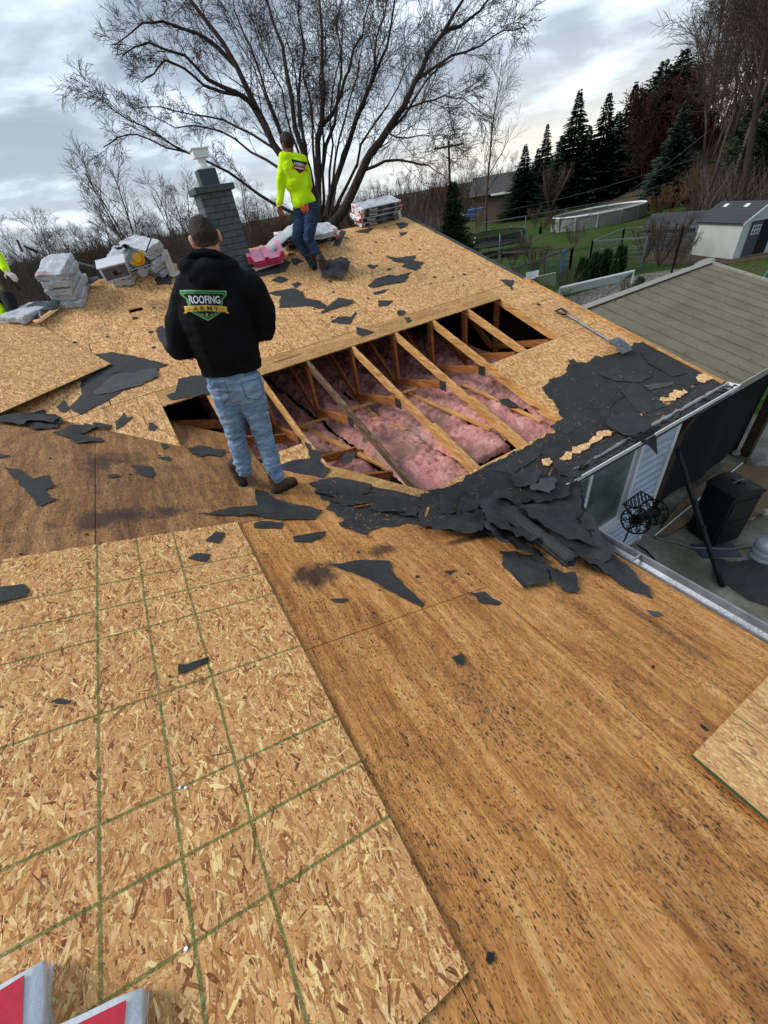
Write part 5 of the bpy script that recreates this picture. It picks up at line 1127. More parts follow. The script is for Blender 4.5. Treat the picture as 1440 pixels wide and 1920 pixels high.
# shovel on the far roof
A0 = PB(1050, 582, .035); A1 = PB(1148, 642, .05); A2 = PB(1163, 660, .02)
t_ = empty('tear_off_shovel', A0, 'tear-off shovel with D grip lying at the edge of the black felt', 'shovel')
d = (A1-A0).normalized(); mb = MB(); mb.tube([A0+d*.1, A1], [.015, .017], 10); mb.build('shaft', MT['grey_metal'], t_)
sd = d.cross(Vector((0, 0, 1))).normalized(); mb = MB(); mb.tube([A0+d*.13, A0+d*.08+sd*.05, A0-d*.02+sd*.055, A0-d*.03-sd*.055, A0+d*.08-sd*.05, A0+d*.13], .013, 8); mb.build('grip', MT['black'], t_)
mb = MB(); w0 = .095; vs = []; nn = 6
for i in range(nn+1):
    f_ = i/nn; c = A1.lerp(A1+d*.24, f_)+Vector((0, 0, .045*(1-f_)**2-.03*f_*0+.03*math.sin(f_*3.1)))
    for s2 in (-1, 1): vs.append(c+sd*s2*w0*(1 if f_ < .8 else 1.03))
mb.add(vs, [(2*i, 2*i+1, 2*i+3, 2*i+2) for i in range(nn)]); o = mb.build('blade', MT['grey_metal'], t_); m_ = o.modifiers.new('t', 'SOLIDIFY'); m_.thickness = .004
mb = MB()
for sx in (-1, 1):
    for k in (0, 1):
        c = A1+d*(.09+.07*k)+sd*sx*.03+Vector((0, 0, .045)); mb.tube([c, c+Vector((0, 0, .003))], .011, 8)
mb.build('blade_hole', MT['black'], t_)
for p_ in [(519, 0)]: pass
# ------------------------------------------------------------------ yard
def ztop(x, y, px, py):
    r = ray(px, py); s = math.hypot(x, y)/math.hypot(r.x, r.y); return CAM_H+r.z*s
# pavilion beside the house
PV = empty('pavilion', (7.9, 4.7, 0), 'open pavilion with olive grey ribbed metal roof next to the house', 'pavilion')
px0, px1, ye, yr, ze = 5.60, 10.25, 2.12, 4.70, 2.30; zr = ze+.25*(yr-ye); yb = 2*yr-ye
def pav_z(y): return zr-.25*abs(y-yr)
for nm, ya, yb_ in (('roof', ye, yr-.002),):
    mb = MB(); xs_ = [px0+i*.31 for i in range(16)]
    for i in range(15):
        a, b = xs_[i], xs_[i+1]
        prof = [(a, 0), (a+.002, -.03), (a+.014, -.03), (a+.016, .012), (a+.026, .012), (a+.034, 0), (b, 0)]
        for (p, h), (q, k) in zip(prof[:-1], prof[1:]): mb.poly([(p, ya, pav_z(ya)+h), (q, ya, pav_z(ya)+k), (q, yb_, pav_z(yb_)+k), (p, yb_, pav_z(yb_)+h)])
    mb.build(nm, MT['metal_roof'], PV)
mb = MB()
for y in (2.35, 2.95, 3.55, 4.15, 4.55):
    for i in range(15):
        x = px0+i*.31+.075; z = pav_z(y)
        mb.tube([(x, y, z), (x, y, z+.006)], .009, 5)
mb.build('roof_screw', MT['black_metal'], PV, uv=False)['kind'] = 'stuff'
mb = MB(); mb.prism([(px0, yr-.10, zr+.006), (px1+.01, yr-.10, zr+.006), (px1+.01, yr, zr+.032), (px0, yr, zr+.032)], (0, 0, -.004)); mb.box(px0, px1+.01, yr+.001, yr+.03, zr-.14, zr+.03); mb.build('ridge_cap', MT['trim_tan'], PV)
for x, m_ in ((px1+.02, 'trim_tan'), (px0-.02, 'trim_tan')):
    mb = MB(); mb.bar((x, ye, ze-.03), (x, yr, zr-.03), .04, .14); mb.build('rake_trim', MT[m_], PV)
mb = MB(); mb.box(px0, px1, ye-.02, ye, ze-.10, ze+.0); mb.build('eave_trim', MT['trim_tan'], PV)
for x, y in ((5.75, 2.35), (8.85, 2.35), (8.85, 4.6), (5.75, 4.6)):
    mb = MB(); mb.box(x-.075, x+.075, y-.075, y+.075, 0.05, ze-.02); mb.build('post', MT['brown_wood'], PV, bevel=.006)
mb = MB(); mb.box(px0+.1, px1-.1, 2.29, 2.41, ze-.16, ze+.0); mb.build('beam', MT['brown_wood'], PV)
mb = MB(); mb.bar((5.45, 2.24, 1.75), (5.95, 2.24, 2.22), .08, .09); mb.build('knee_brace', MT['brown_wood'], PV)
mb = MB(); mb.bar((8.85, 2.35, 1.6), (9.5, 2.35, 2.2), .08, .09); mb.build('knee_brace', MT['brown_wood'], PV)
for k in range(6):
    x = px0+.25+k*.82; mb = MB(); mb.bar((x, ye+.02, ze-.07), (x, yr, zr-.07), .04, .12); mb.build('rafter', MT['brown_wood'], PV)
def screen(p0, p1, z0, z1, bulge=.12, n=26):
    p0 = Vector(p0); p1 = Vector(p1); d = p1-p0; nrm = Vector((-d.y, d.x, 0)).normalized(); mb = MB(); mb.smooth = True; m = 8; vs = []
    for j in range(m+1):
        for i in range(n+1):
            t = i/n; v = j/m; sag = (.12*math.sin(t*math.pi)+.03*math.sin(t*17))*(1-v)
            q = p0+d*t+nrm*bulge*(math.sin(t*21)*.25+math.sin(t*7+1)*.5)*(1-v)
            vs.append((q.x, q.y, z0+sag+(z1-z0-sag)*v))
    mb.add(vs, [(j*(n+1)+i, j*(n+1)+i+1, (j+1)*(n+1)+i+1, (j+1)*(n+1)+i) for j in range(m) for i in range(n)]); return mb
screen((5.35, 2.45, 0), (8.8, 2.44, 0), .14, ze-.1).build('netting_screen', MT['mesh_black'], PV, uv=False)
screen((5.35, 4.6, 0), (8.8, 4.6, 0), .1, zr-.2).build('netting_screen', MT['mesh_black'], PV, uv=False)
screen((8.86, 2.5, 0), (8.86, 4.5, 0), .1, ze-.1, .05).build('netting_screen', MT['mesh_black'], PV, uv=False)
# slanted dark pole against the house corner
p0 = Vector((5.36, 2.12, 1.78)); p1 = Vector((5.30, .98, .12)); mb = MB(); mb.smooth = True; mb.tube([p0.lerp(p1, i/8)+Vector((0, 0, -.02*math.sin(i/8*3.1))) for i in range(9)], .032, 10)
o = mb.build('leaning_pole', MT['black'], None, origin=p1); tag(o, 'dark pipe leaning from the house corner down to the patio', 'pipe')
mb = MB()
for f_ in (.12, .37, .55, .8): q = p0.lerp(p1, f_); mb.tube([q, q.lerp(p1, .06)], .037, 10)
c_ = mb.build('pipe_joint', MT['black'], o, uv=False); c_['kind'] = 'stuff'
# black cabinet grill
G = .09
b0 = PZ(1333, 1003, G); t_ = empty('patio_cabinet', b0, 'tall black cabinet with a domed lid and handle on a dark mat on the patio', 'cabinet')
Mc = frame(b0, (.92, -.30, 0), (0, 0, 1)); hb = .92
mb = MB(); mb.box(-.24, .24, -.22, .22, .03, hb, Mc); mb.build('body', MT['black'], t_, bevel=.015)
mb = MB(); n = 8; prof = [(-.245, hb+.002), (-.25, hb+.03)]+[(-.25+.5*i/n, hb+.03+.075*math.sin(math.pi*i/n)) for i in range(1, n)]+[(.25, hb+.03), (.245, hb+.002)]
L_ = [Mc @ Vector((x, -.235, z)) for x, z in prof]; R_ = [Mc @ Vector((x, .235, z)) for x, z in prof]; k = len(prof)
mb.add(L_+R_, [(i, i+1, i+1+k, i+k) for i in range(k-1)]+[tuple(range(k-1, -1, -1)), tuple(range(k, 2*k))]); mb.build('lid', MT['black'], t_, bevel=.004)
mb = MB(); mb.tube([Mc @ Vector((-.1, -.02, hb+.105)), Mc @ Vector((-.07, -.03, hb+.14)), Mc @ Vector((.05, -.03, hb+.14)), Mc @ Vector((.1, -.05, hb+.10))], .012, 7); mb.tube([Mc @ Vector((-.03, .08, hb+.11)), Mc @ Vector((.02, -.10, hb+.13))], .012, 7); mb.build('lid_handle', MT['grey_metal'], t_)
for z in (.06, .50): mb = MB(); mb.box(-.2, .2, -.232, -.2205, z, z+(.40 if z < .3 else .34), Mc); mb.build('door_panel', MT['black'], t_, bevel=.004)
mb = MB(); mb.prism([PZ(1295, 1020, G+.012), PZ(1375, 1018, G+.012), PZ(1392, 1043, G+.012), PZ(1318, 1046, G+.012)][::-1], (0, 0, -.01)); tag(mb.build('floor_mat', MT['tarp_dark'], None, origin=PZ(1345, 1030, G)), 'dark blue mat under the black cabinet', 'mat')
# hose reel
w1 = PY(1192, 976, 1.80); w2 = PY(1226, 960, 1.86); ax = (w2-w1).normalized(); t_ = empty('hose_reel', (w1.x, 1.8, .1), 'ornate black hose reel with two scrollwork discs standing by the siding wall', 'hose reel')
for w_ in (w1, w2):
    mb = MB(); mb.torus(w_, ax, .165, .010, 28, 6); mb.torus(w_, ax, .07, .008, 18, 5)
    u = ax.orthogonal().normalized(); v = ax.cross(u)
    for i in range(7):
        a = 2*math.pi*i/7; c = w_+(u*math.cos(a)+v*math.sin(a))*.118; mb.torus(c, ax, .042, .006, 12, 4); mb.torus(c+(u*math.sin(a)-v*math.cos(a))*.03, ax, .022, .005, 10, 4)
        a2 = a+.45; mb.tube([w_+(u*math.cos(a2)+v*math.sin(a2))*.07, w_+(u*math.cos(a2+.3)+v*math.sin(a2+.3))*.115, w_+(u*math.cos(a2)+v*math.sin(a2))*.165], .005, 5)
    mb.build('scroll_disc', MT['black_metal'], t_, uv=False)
mb = MB(); mb.tube([w1, w2], .06, 16); mb.build('drum', MT['black_metal'], t_)
mb = MB(); mb.tube([w2, w2+ax*.10], .009, 6); mb.tube([w2+ax*.10, w2+ax*.10+Vector((0, -.02, .05))], .009, 6); mb.build('crank', MT['black_metal'], t_)
pl_ = [PY(1169, 945, 1.86), PY(1201, 921, 1.98), PY(1224, 933, 1.98), PY(1192, 954, 1.86)]; mb = MB()
for a, b in zip(pl_, pl_[1:]+pl_[:1]): mb.tube([a, b], .009, 6)
for i in range(5):
    for j in range(3):
        c = pl_[0].lerp(pl_[3], (j+.5)/3).lerp(pl_[1].lerp(pl_[2], (j+.5)/3), (i+.5)/5); nn_ = (pl_[1]-pl_[0]).cross(pl_[3]-pl_[0]); mb.torus(c, nn_, .028, .006, 10, 4)
mb.build('scroll_shelf', MT['black_metal'], t_, uv=False)
mb = MB(); mb.tube([w1-Vector((0, 0, .1)), PY(1181, 990, 1.82), PZ(1166, 1024, .1)], .012, 6); mb.tube([pl_[0], w1], .01, 6); mb.tube([pl_[2], w2], .01, 6); mb.build('stake', MT['black_metal'], t_)
hp = [PZ(1213, 995, .35), PZ(1222, 1003, .13), PZ(1240, 1012, .11), PZ(1270, 1018, .11), PZ(1300, 1027, .11), PZ(1335, 1028, .11), PZ(1370, 1030, .11), PZ(1405, 1025, .11), PZ(1424, 1019, .14)]
mb = MB(); mb.smooth = True; mb.tube(hp, .012, 7); tag(mb.build('garden_hose', MT['hose'], None, origin=hp[3]), 'grey hose running over the patio from the reel to the plastic jug', 'hose')
hp = [PZ(1195, 1022, .12), PZ(1212, 1032, .11), PZ(1228, 1050, .11), PZ(1246, 1085, .11)]; mb = MB(); mb.tube(hp, .012, 7); tag(mb.build('cable', MT['black'], None, origin=hp[1]), 'black cable dropping from the siding onto the patio', 'cable')
# plastic jug
b0 = PZ(1428, 1048, G); t_ = empty('plastic_jug', b0, 'ribbed cloudy grey plastic jug on the patio at the right edge', 'jug')
mb = MB(); mb.smooth = True; prof = [(0, .15), (.03, .165), (.10, .165), (.115, .155), (.13, .165), (.20, .165), (.215, .155), (.23, .165), (.29, .165), (.34, .14), (.37, .07), (.40, .055)]
mb.tube([b0+Vector((0, 0, z)) for z, r_ in prof], [r_ for z, r_ in prof], 26); mb.build('jug_body', MT['jug'], t_); mb = MB(); mb.tube([b0+Vector((0, 0, .40)), b0+Vector((0, 0, .44))], .06, 18); mb.build('cap', MT['white'], t_)
# canvas tarp on the patio
gz = lambda a, b, o_=0: PZ(a, b, G+.01+o_)
felt('canvas_tarp', [(1228, 1012), (1250, 975), (1290, 930), (1330, 903), (1372, 872), (1400, 870), (1440, 880), (1510, 900), (1510, 985), (1450, 955), (1425, 972), (1395, 985), (1340, 985), (1290, 985), (1255, 1005)], gz, 'wrinkled brown canvas tarp on the patio behind the black cabinet', 'tarp_brown', lift=.10, fold=.09, foldang=.6, cell=.055, cat='tarp', amp=.01)
a, b = PZ(1228, 1004, .2), PZ(1392, 868, .32); mb = MB(); mb.tube([a, b], .011, 8); tag(mb.build('white_rod', MT['white'], None, origin=(a+b)/2), 'straight white rod lying across the brown canvas tarp', 'rod')
a, b = PZ(1217, 998, .13), PZ(1241, 981, .13); mb = MB(); mb.tube([a, b], .009, 8); tag(mb.build('short_rod', MT['steel'], None, origin=(a+b)/2), 'short metal rod on the patio beside the hose reel', 'rod')
_r = random.Random(11)
def rock(c, s, label, group=None, mat='stone', name='rock'):
    bm = bmesh.new(); bmesh.ops.create_icosphere(bm, subdivisions=2, radius=1)
    for v in bm.verts: v.co = Vector((v.co.x*s[0], v.co.y*s[1], v.co.z*s[2]))*(1+.35*mnoise.noise(v.co*1.7+Vector(c)))
    me = bpy.data.meshes.new(name); bm.to_mesh(me); bm.free(); me.materials.append(MT[mat]); o = bpy.data.objects.new(name, me); COL.objects.link(o); o.location = c; tag(o, label, 'rock', group); return o
rock(PZ(1428, 868, .12), (.28, .2, .16), 'pale landscape block at the foot of the pavilion post')
for i, q in enumerate([(1405, 968), (1432, 960), (1440, 935), (1380, 850), (1300, 885)]): rock(PZ(*q, .12), (.09, .07, .05), 'small pale rock lying by the brown tarp or pavilion screen', 'loose rocks by the patio')
rock(PZ(1322, 494, .25), (.8, .3, .2), 'long white landscape stone showing above the pavilion roof peak')
# sheds
def gable_building(name, A, B, C, hw, hr, label, wall, roof, cat='shed', over=.12, door=True, vents=True):
    A, B, C = [Vector((p.x, p.y, 0)) for p in (A, B, C)]; ul = (A-B).normalized(); uw = Vector((-ul.y, ul.x, 0)); 
    if uw.dot(C-B) < 0: uw = -uw
    W_ = (C-B).dot(uw); L_ = (A-B).length; t_ = empty(name, (A+C)/2, label, cat)
    P = lambda l, w_, z: B+ul*l+uw*w_+Vector((0, 0, z))
    mb = MB(); 
    for q in ([P(0, 0, 0), P(L_, 0, 0), P(L_, 0, hw), P(0, 0, hw)], [P(0, W_, 0), P(0, W_, hw), P(L_, W_, hw), P(L_, W_, 0)], [P(0, 0, 0), P(0, 0, hw), P(0, W_/2, hr), P(0, W_, hw), P(0, W_, 0)], [P(L_, 0, 0), P(L_, W_, 0), P(L_, W_, hw), P(L_, W_/2, hr), P(L_, 0, hw)]): mb.poly(q)
    mb.build('wall', MT[wall], t_)
    mb = MB(); k = (hr-hw)/(W_/2); rows = 9
    for s_ in (0, 1):
        for i in range(rows):
            f0, f1 = i/rows, (i+1)/rows; w0 = -over+(W_/2+over)*f0; w1 = -over+(W_/2+over)*f1; z0 = hw+k*w0; z1 = hw+k*w1
            if s_: w0, w1 = W_-w0, W_-w1
            mb.poly([P(-over, w0, z0+.05), P(L_+over, w0, z0+.05), P(L_+over, w1, z1+.03), P(-over, w1, z1+.03)]); mb.poly([P(-over, w0, z0+.03), P(L_+over, w0, z0+.03), P(L_+over, w0, z0+.05), P(-over, w0, z0+.05)])
        w0, w1 = (-over, W_/2) if not s_ else (W_+over, W_/2); mb.poly([P(-over, w0, hw-k*over+.0), P(-over, w1, hr), P(L_+over, w1, hr), P(L_+over, w0, hw-k*over)])
    mb.build('roof', MT[roof], t_)
    if door:
        mb = MB(); d0, d1 = W_*.2, W_*.8; mb.prism([P(-.02, d0, .05), P(-.02, d0, hw*.97), P(-.02, d1, hw*.97), P(-.02, d1, .05)], -ul*.01); d_ = mb.build('doorway', MT['black'], t_)
        mb = MB(); mb.prism([P(-.035, d0, .05), P(-.035, d0, hw*.95), P(-.035, d0+W_*.27, hw*.95), P(-.035, d0+W_*.27, .05)], -ul*.03); mb.build('door', MT['shed_door'], t_)
        w_ = MB(); w_.prism([P(-.07, d0+W_*.03, hw*.62), P(-.07, d0+W_*.03, hw*.86), P(-.07, d0+W_*.24, hw*.86), P(-.07, d0+W_*.24, hw*.62)], -ul*.01); wo_ = w_.build('window', MT['white'], t_)
        g_ = MB()
        for i in range(3):
            for j in range(2):
                a0 = d0+W_*(.045+.065*i); z0 = hw*(.64+.11*j); g_.prism([P(-.083, a0, z0), P(-.083, a0, z0+hw*.09), P(-.083, a0+W_*.05, z0+hw*.09), P(-.083, a0+W_*.05, z0)], -ul*.004)
        g_.build('pane', MT['glass'], wo_)
        mb = MB(); 
        for s_ in (-1, 1): mb.prism([P(-over-.01, W_/2+s_*(W_/2+over), hw-k*over-.05), P(-over-.01, W_/2+s_*(W_/2+over), hw-k*over+.04), P(-over-.01, W_/2, hr+.05), P(-over-.01, W_/2, hr-.06)], ul*.03)
        mb.build('gable_trim', MT['white'], t_)
    if vents:
        for f_ in (.30, .75):
            mb = MB(); w0 = W_*.33; z0 = hw+k*w0+.055; mb.prism([P(L_*f_, w0, z0), P(L_*f_+.22, w0, z0), P(L_*f_+.22, w0+.14, z0+k*.14), P(L_*f_, w0+.14, z0+k*.14)], (0, 0, .03)); mb.build('skylight', MT['white'], t_)
    return t_
A, B, C = PZ(1294, 478), PZ(1372, 487), PZ(1411, 470)
hw = ztop(B.x, B.y, 1385, 417); hr = ztop((B.x+C.x)/2, (B.y+C.y)/2, 1418, 378)
gable_building('garden_shed', A, B, C, hw, hr, 'white garden shed with charcoal roof and open dark door', 'shed_white', 'shingle')
A2, B2 = PZ(1200, 470), PZ(1300, 470); hw2 = ztop(A2.x, A2.y, 1208, 428); hr2 = ztop(A2.x, A2.y, 1222, 404)
C2 = B2+Vector((1.2, 3.2, 0)); gable_building('storage_shed', A2, B2, C2, hw2, hr2, 'long dark grey shed half hidden left of the white garden shed', 'shed_grey', 'shingle', door=False, vents=False)
# pool
E1, E2 = PZ(1063, 436), PZ(1222, 402); c = (E1+E2)/2; ua = (E2-E1).normalized(); ub = Vector((-ua.y, ua.x, 0)); ra = (E2-E1).length/2; rb = 2.6
t_ = empty('above_ground_pool', c, 'long oval above-ground pool with pale panelled wall on the far lawn', 'pool'); mb = MB(); n = 40
ring = [c+ub*rb*.6+ua*ra*math.cos(2*math.pi*i/n)+ub*rb*math.sin(2*math.pi*i/n) for i in range(n)]
for i in range(n): a, b = ring[i], ring[(i+1) % n]; mb.poly([a, b, b+Vector((0, 0, 1.0)), a+Vector((0, 0, 1.0))])
mb.build('pool_wall', MT['pool'], t_)
mb = MB(); mb.tube([p+Vector((0, 0, 1.02)) for p in ring+[ring[0]]], .08, 6); mb.build('top_rail', MT['white'], t_)
mb = MB(); mb.poly([p+Vector((0, 0, .75)) for p in ring]); mb.build('pool_cover', MT['pool_in'], t_)
for i in range(0, n, 3): mb = MB(); p = ring[i]+(ring[i]-c).normalized()*.06; mb.box(p.x-.07, p.x+.07, p.y-.07, p.y+.07, 0, 1.04); mb.build('upright', MT['pool'], t_)
# trampoline
c = PZ(925, 478); t_ = empty('trampoline', c, 'trampoline with dark safety net and blue and grey bent poles', 'trampoline'); rr = 2.3; h2 = ztop(c.x, c.y, 930, 437)
mb = MB(); n = 24; R1 = [c+Vector((math.cos(6.2832*i/n)*rr, math.sin(6.2832*i/n)*rr, 0)) for i in range(n)]
for i in range(n): a, b = R1[i], R1[(i+1) % n]; mb.poly([a+Vector((0, 0, .8)), b+Vector((0, 0, .8)), b+Vector((0, 0, h2)), a+Vector((0, 0, h2))])
nm_ = NT('dark see-through net', .9); tr = nm_.n('ShaderNodeBsdfTransparent'); mx = nm_.n('ShaderNodeMixShader'); mx.inputs[0].default_value = .62; nm_.color(srgb(26, 28, 28)); nm_.t.links.new(tr.outputs[0], mx.inputs[1]); nm_.t.links.new(nm_.b.outputs[0], mx.inputs[2]); nm_.t.links.new(mx.outputs[0], nm_.out.inputs[0]); MT['net_dark'] = nm_.m
mb.build('safety_net', MT['net_dark'], t_, uv=False)
mb = MB(); mb.torus(c+Vector((0, 0, h2)), (0, 0, 1), rr, .03, 28, 5); mb.torus(c+Vector((0, 0, .8)), (0, 0, 1), rr, .05, 28, 5); mb.build('frame_ring', MT['black'], t_, uv=False)
mb = MB(); mb.poly([p+Vector((0, 0, .78)) for p in R1]); mb.build('mat', MT['black'], t_)
for i in range(8):
    a = 2*math.pi*i/8+.2; d = Vector((math.cos(a), math.sin(a), 0)); mb = MB(); mb.tube([c+d*rr*1.0, c+d*rr*1.04+Vector((0, 0, .8)), c+d*rr*1.08+Vector((0, 0, h2*.8)), c+d*rr+Vector((0, 0, h2+.1))], .045, 6); mb.build('pole', MT['blue' if i % 2 else 'chain'], t_, uv=False)
# garden enclosure with blue post
def post_line(pts, h, mat, t_, r=.05, rail=True, name='post', wires=0, wm='chain', w=.10):
    for p in pts: mb = MB(); mb.box(p.x-r, p.x+r, p.y-r, p.y+r, 0, h); mb.build(name, MT[mat], t_, uv=False)
    for a, b in zip(pts[:-1], pts[1:]):
        if rail: mb = MB(); mb.bar(a+Vector((0, 0, h-.04)), b+Vector((0, 0, h-.04)), .06, w); mb.build('rail', MT[mat], t_, uv=False)
        if wires:
            mb = MB(); d = b-a; L = d.length; k = int(L/wires)
            for i in range(k+1):
                q = a+d*(i/max(k, 1)); mb.tube([q+Vector((0, 0, .03)), q+Vector((0, 0, h-.05))], .008, 3, False)
            for j in range(1, int(h/wires)): mb.tube([a+Vector((0, 0, j*wires)), b+Vector((0, 0, j*wires))], .008, 3, False)
            mb.build('wire_mesh', MT[wm], t_, uv=False)
q = [PZ(905, 520), PZ(938, 510), PZ(1068, 505), PZ(962, 546)]
t_ = empty('garden_enclosure', q[2], 'weathered timber enclosure with rails and wire sides by the house', 'enclosure'); hh = ztop(q[2].x, q[2].y, 1071, 464)
post_line([q[0], q[1], q[1].lerp(q[2], .5), q[2]], hh, 'old_wood', t_, wires=.28); post_line([q[2], q[2].lerp(q[3], .5), q[3]], hh, 'old_wood', t_, wires=.28)
bp = PZ(1053, 512); mb = MB(); mb.box(bp.x-.13, bp.x+.13, bp.y-.05, bp.y+.05, 0, ztop(bp.x, bp.y, 1058, 468)); o = mb.build('post', MT['blue'], t_, uv=False); o['label'] = 'wide faded blue post'
# chain link run
q = [PZ(1102, 512), PZ(1160, 484), PZ(1225, 480), PZ(1290, 488)]; t_ = empty('chain_link_fence', q[1], 'grey chain link fence run behind the arborvitae', 'fence'); post_line([q[0], q[1]], 1.5, 'chain', t_, .035, True, wires=.22, w=.06); post_line([q[1], q[2], q[3]], 1.5, 'chain', t_, .035, True, wires=.22, w=.06); post_line([q[0], PZ(1200, 508)], 1.5, 'chain', t_, .035, True, wires=.22, w=.06)
q = [PZ(905, 440), PZ(985, 428), PZ(1060, 414), PZ(1130, 402), PZ(1200, 388), PZ(1262, 376)]; t_ = empty('boundary_fence', q[2], 'thin grey boundary fence along the far edge of the lawn', 'fence'); post_line(q, 1.1, 'chain', t_, .05, True, w=.08)
# goal
A_, B_ = PZ(1046, 572), PZ(1182, 540); hA = ztop(A_.x, A_.y, 1044, 544); hB = ztop(B_.x, B_.y, 1187, 508); t_ = empty('soccer_goal', B_, 'white soccer goal frame with net behind the pavilion roof', 'goal')
mb = MB(); tA, tB = A_+Vector((0, 0, hB)), B_+Vector((0, 0, hB)); mb.tube([A_, tA, tB, B_], .05, 6); mb.build('goal_frame', MT['white'], t_, uv=False)
back = Vector((.9, 1.3, 0)).normalized()*1.4; mb = MB(); k = 22
for i in range(k+1): a = tA.lerp(tB, i/k); b = A_.lerp(B_, i/k)+back; mb.tube([a, b], .010, 3, False)
for j in range(1, 10):
    f_ = j/10; mb.tube([tA.lerp(A_+back, f_), tB.lerp(B_+back, f_)], .010, 3, False)
mb.build('net', MT['net'], t_, uv=False)
# white cloth
vs = [PZ(1003, 519, 1.4), PZ(1043, 510, 1.5), PZ(1041, 537, .6), PZ(1012, 533, .7)]; mb = MB(); mb.poly(vs); o = mb.build('white_cloth', MT['white'], None, origin=sum(vs, Vector())/4, uv=False); so_ = o.modifiers.new('t', 'SOLIDIFY'); so_.thickness = .01; tag(o, 'white cloth sheet hung in the garden just beyond the right rake', 'cloth')
a = PZ(998, 516, 1.2); mb = MB(); mb.box(-.3, .3, -.01, .01, -.15, .15, frame(a, (1, -.3, 0), (0, 0, 1))); tag(mb.build('garden_sign', MT['white'], None, origin=a), 'small white sign beside the hanging white cloth', 'sign')
# steel post
p = PZ(1257, 519); h = ztop(p.x, p.y, 1276, 424); mb = MB(); mb.tube([p, p+Vector((.0, .0, h))], .045, 8); tag(mb.build('metal_post', MT['black_metal'], None, origin=p), 'slim black post standing in front of the white garden shed', 'post')
p = PZ(1421, 534); mb = MB(); mb.tube([p, PR(1452, 494, math.hypot(p.x, p.y))], .045, 8); M_t = simple('teal paint', srgb(58, 120, 116), .5); tag(mb.build('swing_leg', M_t, None, origin=p), 'short teal metal leg slanting out of the grass at the right edge', 'swing set')
# distant house, fence, car
A, B = PZ(886, 408), PZ(955, 398); C = A+Vector((8, 6, 0)); t_ = gable_building('neighbour_house', B, A, A+Vector((3.0, 6.5, 0)), 2.9, 4.9, 'low brown neighbouring house with grey roof and white porch edge', 'far_wall', 'far_roof', cat='house', door=False, vents=False, over=.5)
mb = MB(); mb.bar(A.lerp(B, .45)+Vector((-.5, -.9, 2.55)), B+Vector((-.5, -.9, 2.55)), .4, .25); mb.build('porch_fascia', MT['white'], t_, uv=False)
q = [PZ(893, 424), PZ(935, 418), PZ(972, 412)]; t_ = empty('board_fence', q[1], 'tan board fence in front of the neighbouring house', 'fence')
for a, b in zip(q[:-1], q[1:]): mb = MB(); mb.bar(a+Vector((0, 0, .8)), b+Vector((0, 0, .8)), .08, 1.6); mb.build('board_panel', MT['old_wood'], t_, uv=False)
p = PZ(893, 413); t_ = empty('parked_car', p, 'blue parked car beside the neighbouring brown house', 'car'); ux = Vector((.8, -.6, 0)); Mc = frame(p, ux, (0, 0, 1))
mb = MB(); mb.box(-2, 2, -.85, .85, .35, .95, Mc); mb.prism([Mc @ Vector(v) for v in ((-1.2, -.75, 1.45), (.9, -.75, 1.45), (.9, .75, 1.45), (-1.2, .75, 1.45))], (0, 0, -.5)); mb.build('body', MT['car_blue'], t_, bevel=.1, uv=False)
for x in (-1.3, 1.3): mb = MB(); mb.tube([Mc @ Vector((x, -.9, .33)), Mc @ Vector((x, .9, .33))], .33, 14); mb.build('wheels', MT['black'], t_, uv=False)
# utility pole and wires
p = PR(843, 330, 62); p.z = 0; h = ztop(p.x, p.y, 837, 264); t_ = empty('utility_pole', p, 'wooden utility pole with one crossarm above the bare trees', 'utility pole')
mb = MB(); mb.tube([p, p+Vector((0, 0, h))], [.17, .12], 8); mb.build('pole', MT['brown_wood'], t_, uv=False)
ca_ = Vector((p.x, p.y, h-.5)); dx = Vector((.84, -.5, 0)).normalized(); mb = MB(); mb.bar(ca_-dx*1.7, ca_+dx*1.7, .14, .16); cr_ = mb.build('crossarm', MT['brown_wood'], t_, uv=False)
for s_ in (-1.5, -.6, 1.5): mb = MB(); mb.tube([ca_+dx*s_+Vector((0, 0, .06)), ca_+dx*s_+Vector((0, 0, .32))], .06, 6); mb.build('insulator', MT['chain'], cr_, uv=False)
def wire(q0, d0, q1, d1, sag, label, r=.012, group=None):
    a = PR(*q0, d0); b = PR(*q1, d1); mb = MB(); mb.tube([a.lerp(b, i/14)-Vector((0, 0, sag*math.sin(math.pi*i/14))) for i in range(15)], r, 4, False); tag(mb.build('overhead_wire', MT['wire'], None, origin=a, uv=False), label, 'wire', 'overhead wires'); 
wire((1000, 452), 26, (1330, 245), 34, .5, 'lowest and palest overhead wire rising past the white shed to the right woods', .014)
wire((820, 412), 50, (1320, 292), 44, .6, 'upper of the thin wires crossing the dark spruces', .02)
wire((830, 440), 46, (1330, 318), 40, .6, 'lower of the thin wires crossing the dark spruces', .016)
wire((842, 268), 62, (700, 270), 70, .6, 'wire running left from the utility pole through the big tree', .02)
